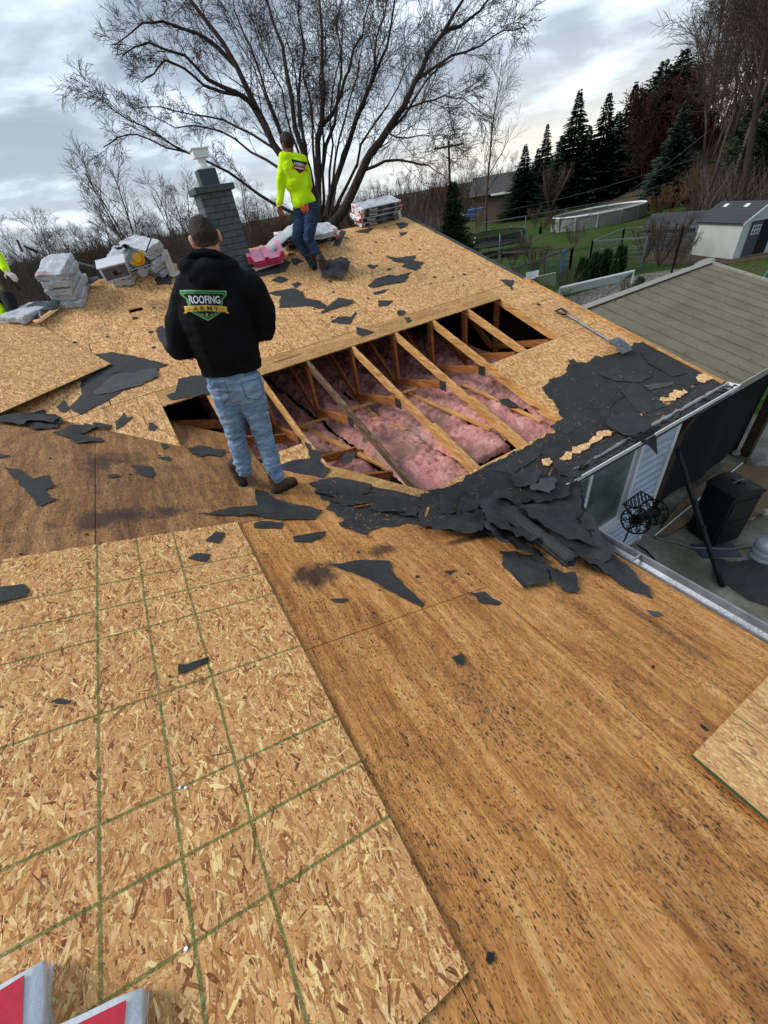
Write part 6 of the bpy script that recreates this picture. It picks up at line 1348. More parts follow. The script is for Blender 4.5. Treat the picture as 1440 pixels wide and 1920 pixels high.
# ------------------------------------------------------------------ trees
def branch(rng, mb, p, d, L, r0, r1, nseg, droop, wob, sides):
    pts = [p.copy()]; d = d.normalized()
    for i in range(nseg):
        d = (d+Vector((rng.uniform(-wob, wob), rng.uniform(-wob, wob), rng.uniform(-wob, wob)+droop))).normalized(); pts.append(pts[-1]+d*(L/nseg))
    mb.tube(pts, [r0+(r1-r0)*i/nseg for i in range(nseg+1)], sides, False); return pts, d
def spawn(rng, mb, pts, r0, level, Ls, n, up, ang, minr, maxlev, droop):
    """side branches along a polyline, recursively"""
    seg = len(pts)-1
    for k in range(n[level]):
        t = .22+.78*(k+rng.random())/n[level]; f = t*seg; i = min(int(f), seg-1); p = pts[i].lerp(pts[i+1], f-i); d = (pts[i+1]-pts[i]).normalized()
        o_ = d.orthogonal().normalized(); o_ = Matrix.Rotation(rng.uniform(0, 6.283), 3, d) @ o_; a = rng.uniform(*ang)
        nd = (d*math.cos(a)+o_*math.sin(a)+Vector((0, 0, up[level]))).normalized(); L = Ls[level]*rng.uniform(.55, 1.15)*(1.15-.6*t); rr = max(minr, r0*(1-t*.7)*.5)
        q, _ = branch(rng, mb, p, nd, L, rr, minr*.8, 4 if level < maxlev else 3, droop[level], .16, 5 if level == 0 else 3)
        if level < maxlev: spawn(rng, mb, q, rr, level+1, Ls, n, up, ang, minr, maxlev, droop)
def bare_tree(seed, h, spread=.5, n=(9, 7, 6), minr=.012, stems=1, Ls=None, mat='bark_far', trunk=.16, droop=(.02, .0, .0)):
    rng = random.Random(seed); mb = MB(); mb.smooth = True; Ls = Ls or (h*.34, h*.17, h*.085)
    for s_ in range(stems):
        a = rng.uniform(0, 6.28); d = Vector((math.cos(a)*spread*.5*(stems > 1), math.sin(a)*spread*.5*(stems > 1), 1)); pts, _ = branch(rng, mb, Vector((0, 0, 0)), d, h*.95, trunk*(1 if stems == 1 else .7), .03, 8, 0, .07, 7)
        spawn(rng, mb, pts, trunk, 0, Ls, n, (.35, .22, .15), (.5, 1.1), minr, 2, droop)
    me = mb.mesh('bare_tree', MT[mat], uv=False); return me
def place(me, name, loc, label, cat, group=None, scale=1.0, rot=0.0, sz=None):
    o = bpy.data.objects.new(name, me); COL.objects.link(o); o.location = loc; o.scale = (scale, scale, sz or scale); o.rotation_euler = (0, 0, rot); tag(o, label, cat, group); return o
# the big multi-stemmed tree: limbs follow the photograph, twigs are grown
rng = random.Random(21); BT = PR(606, 400, 21.5); BT.z = 0
bigt = MB(); bigt.smooth = True
D0 = 17.0
LIMBS = [ # depth drift, start radius, end radius, pixels
 (-2.5, .30, .05, [(590, 420), (545, 320), (512, 270), (480, 201), (444, 125), (389, 42), (333, -40), (300, -120)]),
 (-3.5, .16, .02, [(480, 201), (444, 174), (389, 149), (347, 104), (278, 80), (229, 104)]),
 (-1.5, .15, .02, [(444, 125), (410, 90), (368, 62), (305, 40), (267, 43), (215, 85)]),
 (-2.0, .15, .02, [(500, 250), (458, 180), (382, 160), (345, 128), (310, 112), (288, 139), (265, 155)]),
 (-3.0, .14, .02, [(590, 425), (555, 402), (510, 380), (454, 341), (429, 323), (395, 306), (349, 285), (312, 277), (257, 252), (222, 257), (194, 276)]),
 (-3.4, .07, .012, [(349, 285), (300, 255), (243, 226), (205, 200), (154, 163)]),
 (2.0, .20, .04, [(595, 400), (553, 240), (538, 139), (530, 87), (510, 35), (485, -60), (470, -130)]),
 (1.0, .26, .05, [(598, 420), (597, 312), (604, 226), (608, 167), (604, 104), (599, 0), (590, -110)]),
 (2.5, .13, .03, [(600, 240), (639, 180), (656, 128), (663, 94), (680, 69), (694, 0), (712, -80)]),
 (-1.0, .20, .035, [(610, 410), (639, 312), (667, 226), (691, 167), (705, 135), (726, 87), (740, 0), (758, -80)]),
 (-1.4, .08, .02, [(702, 140), (703, 100), (712, 50), (722, 20), (735, -60)]),
 (-2.0, .32, .05, [(615, 430), (667, 347), (694, 288), (729, 240), (757, 201), (778, 153), (802, 100), (833, 59), (868, 0), (900, -70)]),
 (-2.8, .11, .015, [(778, 153), (812, 128), (847, 104), (903, 85), (944, 57), (982, 52)]),
 (-2.5, .08, .015, [(757, 205), (795, 191), (833, 179), (868, 184), (917, 222)]),
 (-1.5, .16, .015, [(640, 400), (684, 319), (722, 302), (771, 304), (802, 309), (833, 330)]),
 (-2.0, .07, .015, [(722, 247), (764, 259), (805, 255)]),
 (3.5, .15, .03, [(590, 400), (572, 280), (560, 180), (572, 90), (560, 0), (555, -90)]),
 (3.0, .14, .03, [(603, 330), (628, 230), (640, 140), (630, 50), (645, -60)]),
 (2.2, .12, .02, [(540, 300), (500, 180), (470, 90), (440, 20), (425, -50)]),
 (-.5, .12, .02, [(830, 62), (862, 50), (900, 20), (930, -20), (960, -80)]),
 (2.0, .11, .02, [(560, 320), (470, 250), (420, 225), (360, 215), (300, 200), (250, 205)]),
 (3.5, .12, .02, [(700, 290), (760, 215), (800, 150), (850, 110), (880, 60)]),
 (1.5, .12, .02, [(570, 350), (500, 300), (440, 260), (390, 240), (330, 240), (280, 215)]),
]
rl = random.Random(12)
for k in range(9):
    ex = 410+k*50+rl.uniform(-14, 14); sx = 588+k*4.2; y_ = [415, 300, 190, 80, -40, -110]; ty_ = rl.uniform(-110, 60)
    pl_ = []
    for i in range(6): f_ = (i/5)**(1.25); pl_.append((sx+(ex-sx)*f_+rl.uniform(-7, 7)*(i > 0), 415+(ty_-415)*i/5))
    LIMBS.append((rl.uniform(-2.5, 4.5), rl.uniform(.08, .13), .015, pl_))
# trunk down to the ground
for (dx, dy) in ((0, 0), (.25, .1), (-.22, .12), (.05, -.2)):
    a = PD(603+dx*60, 418, D0); bigt.tube([BT+Vector((dx*.6, dy, 0)), BT.lerp(a, .5)+Vector((dx*1.2, dy, 0)), a+Vector((dx, dy, 0))], [.42, .34, .24], 9, False)
for (dd, r0, r1, px) in LIMBS:
    low = px[-1][1] > 130; r0 *= .55 if low else .66; r1 *= .7; n = len(px); pts = []; 
    for i, (a, b) in enumerate(px): f = i/(n-1); start = 0.35 if px[0][1] < 395 else 0.0; pts.append(PD(a, b, D0+dd*(start+(1-start)*f)))
    # smooth by inserting midpoints with a little wobble
    sm = [pts[0]]
    for i in range(n-1):
        m_ = (pts[i]+pts[i+1])/2; wv = (pts[i+1]-pts[i]).length*.05; sm += [m_+Vector((rng.uniform(-wv, wv), rng.uniform(-wv, wv), rng.uniform(-wv, wv))), pts[i+1]]
    k = len(sm); bigt.tube(sm, [r0+(r1-r0)*(i/(k-1))**.8 for i in range(k)], 8, False)
    lf = .48 if min(a for a, b in px) < 300 else (.62 if max(a for a, b in px) > 880 else .95)
    spawn(rng, bigt, sm, max(.035, r0*.4), 0, (2.8*lf, 1.4*lf, .8*lf), (12, 7, 6), (.30, .10, -.05), (.4, 1.0), .0065, 2, (.03, .01, -.03))
me = bigt.mesh('bare_tree', MT['bark'], uv=False); me.transform(Matrix.Translation(-BT)); place(me, 'bare_tree', BT, 'huge multi-stemmed bare tree behind the ridge and the man in yellow', 'tree')
# background bare trees
V_ = [bare_tree(101, 13, n=(12, 8, 6)), bare_tree(102, 12, stems=3, spread=.35, n=(8, 7, 6)), bare_tree(103, 15, n=(14, 8, 5)), bare_tree(104, 11, stems=4, spread=.5, n=(7, 7, 5), mat='bark_red')]
SHR = bare_tree(105, 2.2, stems=10, spread=1.1, n=(6, 5, 4), trunk=.016, minr=.004)
SHO = bare_tree(106, 1.7, stems=14, spread=1.2, n=(6, 5, 4), trunk=.016, minr=.006, mat='orange_brush')
rb = random.Random(5)
spots = []
for px in range(-60, 520, 17): spots.append((px+rb.uniform(-8, 8), rb.uniform(42, 88)))
for px in range(-40, 520, 40): spots.append((px+rb.uniform(-10, 10), rb.uniform(44, 56)))
for px in range(520, 960, 22): spots.append((px+rb.uniform(-8, 8), rb.uniform(55, 100)))
for i, (px, dist) in enumerate(spots):
    p = PR(px, 400, dist); p.z = 0
    lim = .50 if px < 520 else .50
    k = rb.choice([0, 1, 2, 3] if px > 420 else [0, 1, 2, 1]); s_ = rb.uniform(.75, 1.05)*lim*(1.0 if dist < 60 else 1.2)
    place(V_[k], 'bare_tree', p, ['bare grey-brown tree in the woods behind the house', 'bare many-stemmed tree in the woods behind the house', 'bare tall tree in the woods behind the house', 'bare reddish-twigged tree in the woods behind the house'][k], 'tree', 'bare trees of the background woods', s_, rb.uniform(0, 6.28))
p = PR(912, 385, 58); p.z = 0; place(V_[2], 'bare_tree', p, 'lone pale bare tree standing above the neighbouring house', 'tree', None, .93, 1.0)
p = PR(235, 430, 36); p.z = 0; place(V_[1], 'bare_tree', p, 'bushy bare tree rising left of the chimney above the white carton', 'tree', None, .74, 2.0)
p = PR(330, 430, 42); p.z = 0; place(V_[1], 'bare_tree', p, 'bushy bare tree directly left of the chimney', 'tree', None, .66, 4.0)
# distant undergrowth: one mass
mb = MB(); rg = random.Random(8)
def twig(p, h, w_, lean=.35):
    a = rg.uniform(0, 6.28); l = rg.uniform(0, lean)*h; t = Vector((math.cos(a)*l, math.sin(a)*l, h)); s_ = Vector((rg.uniform(-1, 1), rg.uniform(-1, 1), 0)).normalized()*w_
    m_ = t*.5+Vector((rg.uniform(-.1, .1)*h, rg.uniform(-.1, .1)*h, 0)); mb.add([p-s_, p+s_, p+m_+s_*.7, p+m_-s_*.7, p+t], [(0, 1, 2, 3), (3, 2, 4)])
for i in range(15000):
    px = rg.uniform(-80, 1010); dist = rg.uniform(38, 118)
    if px > 860 and dist < 88: continue
    p = PR(px, 400, dist); p.z = 0
    twig(p, rg.uniform(1.2, 4.6)*(1 if px < 860 else .6)*(.7+.5*mnoise.noise(p*.06)), rg.uniform(.02, .07), .6)
for i in range(9000):
    px = rg.uniform(-80, 1010); dist = rg.uniform(95, 150); p = PR(px, 400, dist); p.z = 0; twig(p, rg.uniform(2, 6.5), rg.uniform(.06, .16), .5)
tag(mb.build('far_woods_undergrowth', MT['bark_far'], uv=False), 'tangled leafless undergrowth filling the woods behind the house', 'undergrowth', kind='stuff')
# conifers
def conifer(seed, h, w, mat, dens=1.0, droop=.28, trunkmat='bark', ragged_=.25, base=.04, power=.85):
    rng = random.Random(seed); mb = MB(); mb.m = 1; mb.smooth = False
    lev = int(h/.17*dens)
    for i in range(lev):
        f = base+(1-base)*i/lev; z = h*f+rng.uniform(-.1, .1); R_ = w*(1-f)**power*(1+rng.uniform(-ragged_, ragged_))+.08; nb = max(4, int((4.5+R_*2.4)))
        a0 = rng.uniform(0, 6.28)
        for b in range(nb):
            a = a0+6.283*b/nb+rng.uniform(-.25, .25); L = R_*rng.uniform(.7, 1.15); d = Vector((math.cos(a), math.sin(a), 0)); s_ = Vector((-d.y, d.x, 0)); st = max(3, int(L/.28))
            for k in range(st):
                t = .15+.85*(k+rng.random()*.6)/st; c = d*L*t+Vector((0, 0, z+rng.uniform(-.12, .12)-droop*L*t+.10*L*t*t*t*1.4+rng.uniform(-.06, .06)))
                wd = (.16+.30*(1-t))*min(1.5, .55+L*.4); ln = .42*min(1.4, .6+L*.35)
                for q in (-1, 1):
                    tip = c+d*ln*rng.uniform(.6, 1.1)+s_*q*wd*rng.uniform(.8, 1.6)+Vector((0, 0, rng.uniform(-.20, .02)))
                    mb.add([c, c+d*ln*.5+Vector((0, 0, rng.uniform(-.05, .08))), tip, c+s_*q*wd*.5+Vector((0, 0, rng.uniform(-.16, -.02)))], [(0, 1, 2, 3)])
    cr = mb
    tr = MB(); tr.smooth = True; tr.tube([(0, 0, 0), (0, 0, h*.5), (0, 0, h*.98)], [w*.055+.05, w*.035+.03, .02], 7, False)
    mb.m = 0
    return tr.mesh('trunk', MT[trunkmat], uv=False), _me(cr, 'crown', mat)
def _me(mb, nm, mat):
    mb.mi = [0]*len(mb.f); return mb.mesh(nm, MT[mat], uv=False)
def put_conifer(kind, px, dist, toppy, label, group=None, wscale=1.0, topx=None, name='fir_tree', base=0.0):
    tr, cr, h = kind; p = PR(px, 400, dist); p.z = base; hh = ztop(p.x, p.y, topx or px, toppy)-base; s = hh/h
    t_ = empty(name, p, label, 'tree', group); t_.rotation_euler = (0, 0, rb.uniform(0, 6.28)); t_.scale = (s*wscale*(1.22 if kind in (K1, K2) else 1), s*wscale*(1.22 if kind in (K1, K2) else 1), s)
    for nm, me in (('trunk', tr), ('crown', cr)): o = bpy.data.objects.new(nm, me); COL.objects.link(o); o.parent = t_
    return t_
K1 = conifer(1, 16, 4.6, 'fir', power=.9)+(16,); K2 = conifer(2, 16, 4.0, 'fir', ragged_=.4, power=.9)+(16,); K3 = conifer(3, 11, 3.6, 'spruce', dens=1.1, droop=.18)+(11,); K4 = conifer(4, 17, 4.6, 'pine', dens=.8, droop=-.25, ragged_=.55, power=.55, base=.12)+(17,); K5 = conifer(5, 8, 2.4, 'yew', dens=1.4, droop=.1)+(8,)
CF = [(K1, 978, 66, 272, 'short dark fir at the left end of the conifer row', 1.15), (K2, 1000, 72, 280, 'small dark fir tucked right of the leftmost conifer', 1.0), (K2, 1013, 78, 234, 'slim dark fir third from the left in the conifer row', .8), (K1, 1061, 74, 174, 'tall broad fir, tallest of the left half of the conifer row', 1.0), (K2, 1040, 80, 255, 'dark fir behind the left flank of the tall broad fir', 1.2),
      (K2, 1110, 76, 180, 'tall narrow fir just right of the tall broad one', 1.05), (K1, 1150, 78, 163, 'tall dark fir in the middle of the conifer row', .9), (K4, 1190, 80, 128, 'ragged dark pine left of the highest pine', 1.1), (K4, 1218, 76, 110, 'highest pine with upswept ragged top', 1.1), (K4, 1240, 82, 142, 'ragged pine behind the maroon tree', 1.0), (K1, 1130, 88, 215, 'dark fir filling the gap behind the middle firs', 1.3), (K1, 1085, 90, 240, 'dark fir far behind the two tallest firs', 1.3), (K1, 1180, 90, 205, 'dark fir far behind the ragged pines', 1.3)]
for k, px, dist, ty, lab, ws in CF: put_conifer(k, px, dist, ty, lab, 'dark conifer row beyond the lawn', ws)
put_conifer(K3, 1238, 58, 200, 'broad grey-green spruce in front of the maroon tree', None, .95, name='spruce_tree')
put_conifer(K3, 1290, 84, 228, 'small dark conifer right of the grey-green spruce', None, .7, name='spruce_tree')
put_conifer(K5, 850, 27, 338, 'single green conifer just beyond the right rake below the utility pole', None, 1.05, name='spruce_tree')
# arborvitae
AV = conifer(7, 2.2, .42, 'cedar', dens=4, droop=-.9, ragged_=.12, power=.62, base=.02)+(2.2,)
for i, (bx, by, tx, ty, ws) in enumerate([(1087, 538, 1092, 484, 1.0), (1112, 526, 1117, 474, 1.15), (1131, 522, 1136, 468, .95), (1157, 514, 1161, 461, 1.05), (1148, 528, 1150, 488, .9), (1196, 545, 1198, 520, 1.6)]):
    p = PZ(bx, by); hh = ztop(p.x, p.y, tx, ty); t_ = empty('arborvitae', p, ['leftmost narrow arborvitae of the garden row', 'second narrow arborvitae from the left in the garden row', 'third narrow arborvitae from the left in the garden row', 'rightmost and tallest arborvitae of the garden row', 'short arborvitae tucked between the third and the tallest', 'low rounded evergreen beside the soccer goal post'][i], 'shrub', 'arborvitae row behind the goal')
    t_.scale = (hh/2.2*ws, hh/2.2*ws, hh/2.2)
    for nm, me in (('trunk', AV[0]), ('crown', AV[1])): o = bpy.data.objects.new(nm, me); COL.objects.link(o); o.parent = t_
# maroon budding tree
mt_ = bare_tree(120, 12, stems=5, spread=.8, n=(10, 9, 7), mat='maroon', trunk=.14, minr=.035)
p = PR(1205, 400, 70); p.z = 0; place(mt_, 'budding_tree', p, 'maroon budding tree between the dark pines and the grey-green spruce', 'tree', None, ztop(p.x, p.y, 1215, 168)/12.0, 0)
p = PR(1258, 400, 72); p.z = 0; place(mt_, 'budding_tree', p, 'paler reddish tree right of the maroon one', 'tree', None, ztop(p.x, p.y, 1262, 185)/12.5, 2)
# shrubs
for i, (q, s_, me, lab) in enumerate([((1235, 500), 1.5, SHR, 'tall bare shrub in front of the long grey shed'), ((1205, 492), 1.2, SHR, 'bare shrub at the left end of the long grey shed'), ((1265, 505), 1.0, SHR, 'low bare shrub at the left corner of the white shed'), ((1075, 470), 1.0, SHR, 'bare shrub on the lawn in front of the pool'), ((1040, 440), 1.3, SHR, 'bare shrub left of the pool'), ((1002, 430), 1.2, SHR, 'bare shrub above the trampoline'),
                                  ((1000, 520), 1.0, SHR, 'tangled bare shrub inside the timber enclosure'), ((960, 505), 1.0, SHR, 'bare shrub behind the timber enclosure rail'), ((1030, 400), 3.2, SHR, 'tall pale bare tree in front of the dark firs'), ((1060, 560), .8, SHR, 'low bare shrub beside the blue post'), ((1180, 575), .7, SHR, 'low bare shrub behind the goal net'), ((985, 480), .9, SHR, 'bare shrub right of the trampoline'),
                                  ((1290, 395), 2.0, SHO, 'dry orange brush at the left foot of the right woods'), ((1258, 402), 1.6, SHO, 'dry orange brush beside the far lawn edge'), ((1320, 385), 2.2, SHO, 'dry orange brush above the shed roofs'), ((1230, 412), 1.3, SHO, 'small dry brush right of the pool'), ((1345, 380), 2.0, SHO, 'dry brush directly above the white shed'), ((1020, 432), .8, SHO, 'small dry brush left of the pool wall')]):
    p = PZ(*q); place(me, 'bare_shrub', p, lab, 'shrub', 'leafless shrubs of the yard', s_*(.7 if me is SHR else .8), i*1.1)
p = PZ(1016, 438); put_conifer(AV, 1016, math.hypot(p.x, p.y), 424, 'tiny lone evergreen on the lawn above the enclosure', None, 1.0, name='arborvitae')
# wooded slope on the right
def hill(x, y):
    d = (x*.86-y*.38); return max(0, min(1, (d-33)/45.0))**1.2*15*max(0, min(1, (62-y)/30.0))
mb = MB(); vs = []; nx, ny = 40, 34
for j in range(ny+1):
    for i in range(nx+1):
        x = 38+i*4.0; y = -60+j*4.0; vs.append((x, y, hill(x, y)-.15+.4*mnoise.noise(Vector((x*.1, y*.1, 0)))*(hill(x, y) > .5)))
mb.smooth = True; mb.add(vs, [(j*(nx+1)+i, j*(nx+1)+i+1, (j+1)*(nx+1)+i+1, (j+1)*(nx+1)+i) for j in range(ny) for i in range(nx)])
M = NT('leaf litter', .95, 0, .1); p_ = M.pos(); n_ = M.noise(p_, 1.5, 6, .7); M.color(M.ramp(n_, [(0.3, srgb(58, 50, 42)), (0.7, srgb(100, 88, 74))])); MT['litter'] = M.m
tag(mb.build('wooded_hill', MT['litter'], uv=False), kind='structure')
mb = MB(); rg = random.Random(18)
for i in range(14000):
    px = rg.uniform(1255, 1700); dist = rg.uniform(36, 100); p = PR(px, 300, dist)
    if px < 1330 and dist < 58: continue
    p.z = hill(p.x, p.y); twig(p, rg.uniform(.8, 4.0), rg.uniform(.015, .05), .9)
tag(mb.build('hillside_brush', MT['bark_far'], uv=False), 'leafless brush covering the slope at the right', 'brush', kind='stuff')
W1 = bare_tree(131, 22, n=(18, 9, 6), trunk=.16, minr=.012); W2 = bare_tree(132, 20, n=(17, 9, 6), trunk=.14, stems=2, spread=.3, minr=.014)
rw = random.Random(77); k = 0
for px in (1275, 1290, 1302, 1312, 1322, 1335, 1345, 1352, 1362, 1370, 1381, 1392, 1399, 1411, 1420, 1431, 1440, 1455, 1470, 1330, 1365, 1405, 1450, 1480, 1385, 1425):
    dist = rw.uniform(42, 86) if px > 1325 else rw.uniform(72, 92); p = PR(px, 300, dist); p.z = hill(p.x, p.y)-.1; s_ = rw.uniform(.75, 1.15)*(.85 if px < 1330 else 1.0)
    place((W1, W2)[k % 2], 'bare_tree', p, 'tall leafless tree of the woods on the right slope', 'tree', 'tall bare trees of the right woods', s_, rw.uniform(0, 6.28)); k += 1
for i, (px, dist, ty, ws) in enumerate([(1395, 52, 90, .9), (1430, 46, 60, 1.0), (1360, 70, 150, .8)]): q = PR(px, 300, dist); put_conifer(K4, px, dist, ty, ['brownish pine in the middle of the right woods', 'large brownish pine at the right edge', 'small brownish pine at the left of the right woods'][i], 'brownish pines in the right woods', ws, name='pine_tree', base=hill(q.x, q.y))
b_ = PR(1400, 380, 36); b_.z = 0; tp = PR(1446, 20, 36); mb = MB(); mb.smooth = True; pts = [b_, b_.lerp(tp, .5)+Vector((.1, 0, 0)), tp]; mb.tube(pts, [.20, .16, .10], 8, False); spawn(random.Random(3), mb, [b_.lerp(tp, .45), b_.lerp(tp, .6), b_.lerp(tp, .8), tp], .09, 0, (3.4, 1.6, .8), (12, 6, 5), (.2, .1, 0), (.6, 1.2), .01, 2, (.01, 0, -.02))
tag(mb.build('bare_tree', MT['bark'], None, origin=b_, uv=False), 'straight dark bare trunk just behind the white shed at the right edge', 'tree')
# ------------------------------------------------------------------ people
def blob_mesh(chains, balls=(), voxel=.012, smooth=3, fn=None, boxes=()):
    """chains: lists of (point, radius) joined as tapering limbs; balls: (centre, (rx,ry,rz), 3x3 or None). One welded surface."""
    bm = bmesh.new(); ico = bmesh.new(); bmesh.ops.create_icosphere(ico, subdivisions=2, radius=1); iv = [v.co.copy() for v in ico.verts]; if_ = [[v.index for v in f.verts] for f in ico.faces]; ico.free()
    def ball(c, r, M=None):
        c = Vector(c); r = r if hasattr(r, '__len__') else (r, r, r); vs = []
        for q in iv:
            p = Vector((q.x*r[0], q.y*r[1], q.z*r[2]))
            if M is not None: p = M @ p
            vs.append(bm.verts.new(c+p))
        for f in if_: bm.faces.new([vs[i] for i in f])
    for ch in chains:
        for (p, r), (q, s_) in zip(ch[:-1], ch[1:]):
            p = Vector(p); q = Vector(q); L = (q-p).length; k = max(1, int(L/(min(r, s_)*.35)))
            for i in range(k+1): t = i/k; ball(p.lerp(q, t), r+(s_-r)*t)
    for b in balls: ball(*b)
    me = bpy.data.meshes.new('tmp'); bm.to_mesh(me); bm.free(); o = bpy.data.objects.new('tmp', me); COL.objects.link(o)
    m = o.modifiers.new('r', 'REMESH'); m.mode = 'VOXEL'; m.voxel_size = voxel; m.use_smooth_shade = True
    s_ = o.modifiers.new('s', 'SMOOTH'); s_.iterations = smooth; s_.factor = .6
    bpy.context.view_layer.update(); dg = bpy.context.evaluated_depsgraph_get(); out = bpy.data.meshes.new_from_object(o.evaluated_get(dg)); bpy.data.objects.remove(o)
    if fn:
        nr = [v.normal.copy() for v in out.vertices]
        for v, n_ in zip(out.vertices, nr): v.co = v.co+n_*fn(v.co, n_)
    out.polygons.foreach_set('use_smooth', [True]*len(out.polygons)); out.update(); return out
def attach(name, me, mat, parent, origin=None):
    me.materials.clear(); me.materials.append(mat if not isinstance(mat, str) else MT[mat]); return link_mesh(name, me, parent, origin)
def hand_chains(wrist, direction, palm_n, side, curl=.5, s=1.0):
    d = Vector(direction).normalized(); n_ = Vector(palm_n); n_ = (n_-d*n_.dot(d)).normalized(); w_ = d.cross(n_)*side; W_ = Vector(wrist); ch = []
    for i, off in enumerate((-.030, -.010, .010, .030)): ch.append([(W_+d*.01*s+w_*off*.55*s, .013*s), (W_+d*.085*s+w_*off*s, .0115*s)])
    for i, (off, L) in enumerate(zip((-.031, -.0105, .0105, .030), (.072, .080, .074, .058))):
        L *= s; b = W_+d*.085*s+w_*off*s; a = curl*(.7+.12*i); p1 = b+(d*math.cos(a*.5)+n_*math.sin(a*.5))*L*.45; p2 = p1+(d*math.cos(a*1.2)+n_*math.sin(a*1.2))*L*.32; p3 = p2+(d*math.cos(a*1.9)+n_*math.sin(a*1.9))*L*.25
        ch.append([(b, .0095*s), (p1, .0088*s), (p2, .008*s), (p3, .0068*s)])
    t0 = W_+d*.025*s-w_*.030*s; t1 = t0+(d*.6-w_*.75+n_*.25).normalized()*.042*s; t2 = t1+(d*.9-w_*.25+n_*.35).normalized()*.034*s; ch.append([(t0, .014*s), (t1, .0105*s), (t2, .0085*s)])
    return ch
def boot(p, heading, pitch=0.0, s=1.0):
    """p: heel point on the ground; heading unit vector"""
    h = Vector(heading).normalized(); up = Vector((0, 0, 1)); P = Vector(p)
    f = lambda a, b: P+h*(a*math.cos(pitch)+b*math.sin(pitch)*-1)*s+up*(b*math.cos(pitch)+a*math.sin(pitch))*s
    ch = [[(f(.045, .05), .045*s), (f(.10, .06), .047*s), (f(.17, .048), .045*s), (f(.235, .042), .038*s)], [(f(.055, .06), .050*s), (f(.05, .15), .052*s), (f(.045, .19), .055*s)]]
    sole = [[(f(.035, .012), .040*s), (f(.10, .012), .042*s), (f(.18, .012), .048*s), (f(.24, .016), .040*s)]]
    return ch, sole
def squash(me, z0, plane):      # flatten a sole to its roof plane
    return me
def folds(a, f, seed, zs=1.0):
    return lambda c, n_: a*(mnoise.noise(Vector((c.x*f*.6, c.y*f*.6, c.z*f*zs+seed)))+.5*mnoise.noise(Vector((c.x*f*1.7+seed, c.y*f*1.7, c.z*f*2.2*zs))))
def stamp(me_src, to3d, bvh, view, off, mat, name, parent):
    """wrap flat artwork onto cloth: to3d maps (u,v) to a point in front of it, cast along view"""
    for v in me_src.vertices:
        o_ = to3d(v.co.x, v.co.y); hit = bvh.ray_cast(o_-view*.4, view)
        k = v.co.z
        if hit[0] is not None: nn = hit[1] if hit[1].dot(view) < 0 else -hit[1]; v.co = hit[0]-view*(off+k)
        else: v.co = o_
    me_src.materials.clear(); me_src.materials.append(MT[mat]); return link_mesh(name, me_src, parent)
def flat_poly(pts, cell=.012, z=0.0):
    P = [Vector(p) for p in pts]; n = len(P); d = []
    for i in range(n):
        a, b = P[i], P[(i+1) % n]; k = max(1, int((b-a).length/cell)); d += [a.lerp(b, j/k) for j in range(k)]
    ne = len(d); x0, x1 = min(p.x for p in d), max(p.x for p in d); y0, y1 = min(p.y for p in d), max(p.y for p in d); ex = []
    def ins(x, y):
        c = False; j = ne-1
        for i in range(ne):
            if (d[i].y > y) != (d[j].y > y) and x < (d[j].x-d[i].x)*(y-d[i].y)/(d[j].y-d[i].y)+d[i].x: c = not c
            j = i
        return c
    y = y0+cell/2
    while y < y1:
        x = x0+cell/2
        while x < x1:
            if ins(x, y) and min((q-Vector((x, y))).length for q in d) > cell*.45: ex.append(Vector((x, y)))
            x += cell
        y += cell
    vs, es, fs, *_ = delaunay_2d_cdt(d+ex, [(i, (i+1) % ne) for i in range(ne)], [list(range(ne))], 1, 1e-6)
    me = bpy.data.meshes.new('art'); me.from_pydata([(v.x, v.y, z) for v in vs], [], [list(f) for f in fs]); return me
def shield(w_, h, inset=0.0, cut=1.0):
    k = inset
    return [(-w_/2+k*1.3, h*.5-k*.9), (w_/2-k*1.3, h*.5-k*.9), (w_/2-k*.9, h*.36-k*.3), (w_*.39-k*.8, h*.20), (w_*.34-k*.8, -h*.20+k*.3), (0, -h*.5+k*1.15), (-w_*.34+k*.8, -h*.20+k*.3), (-w_*.39+k*.8, h*.20), (-w_/2+k*.9, h*.36-k*.3)]
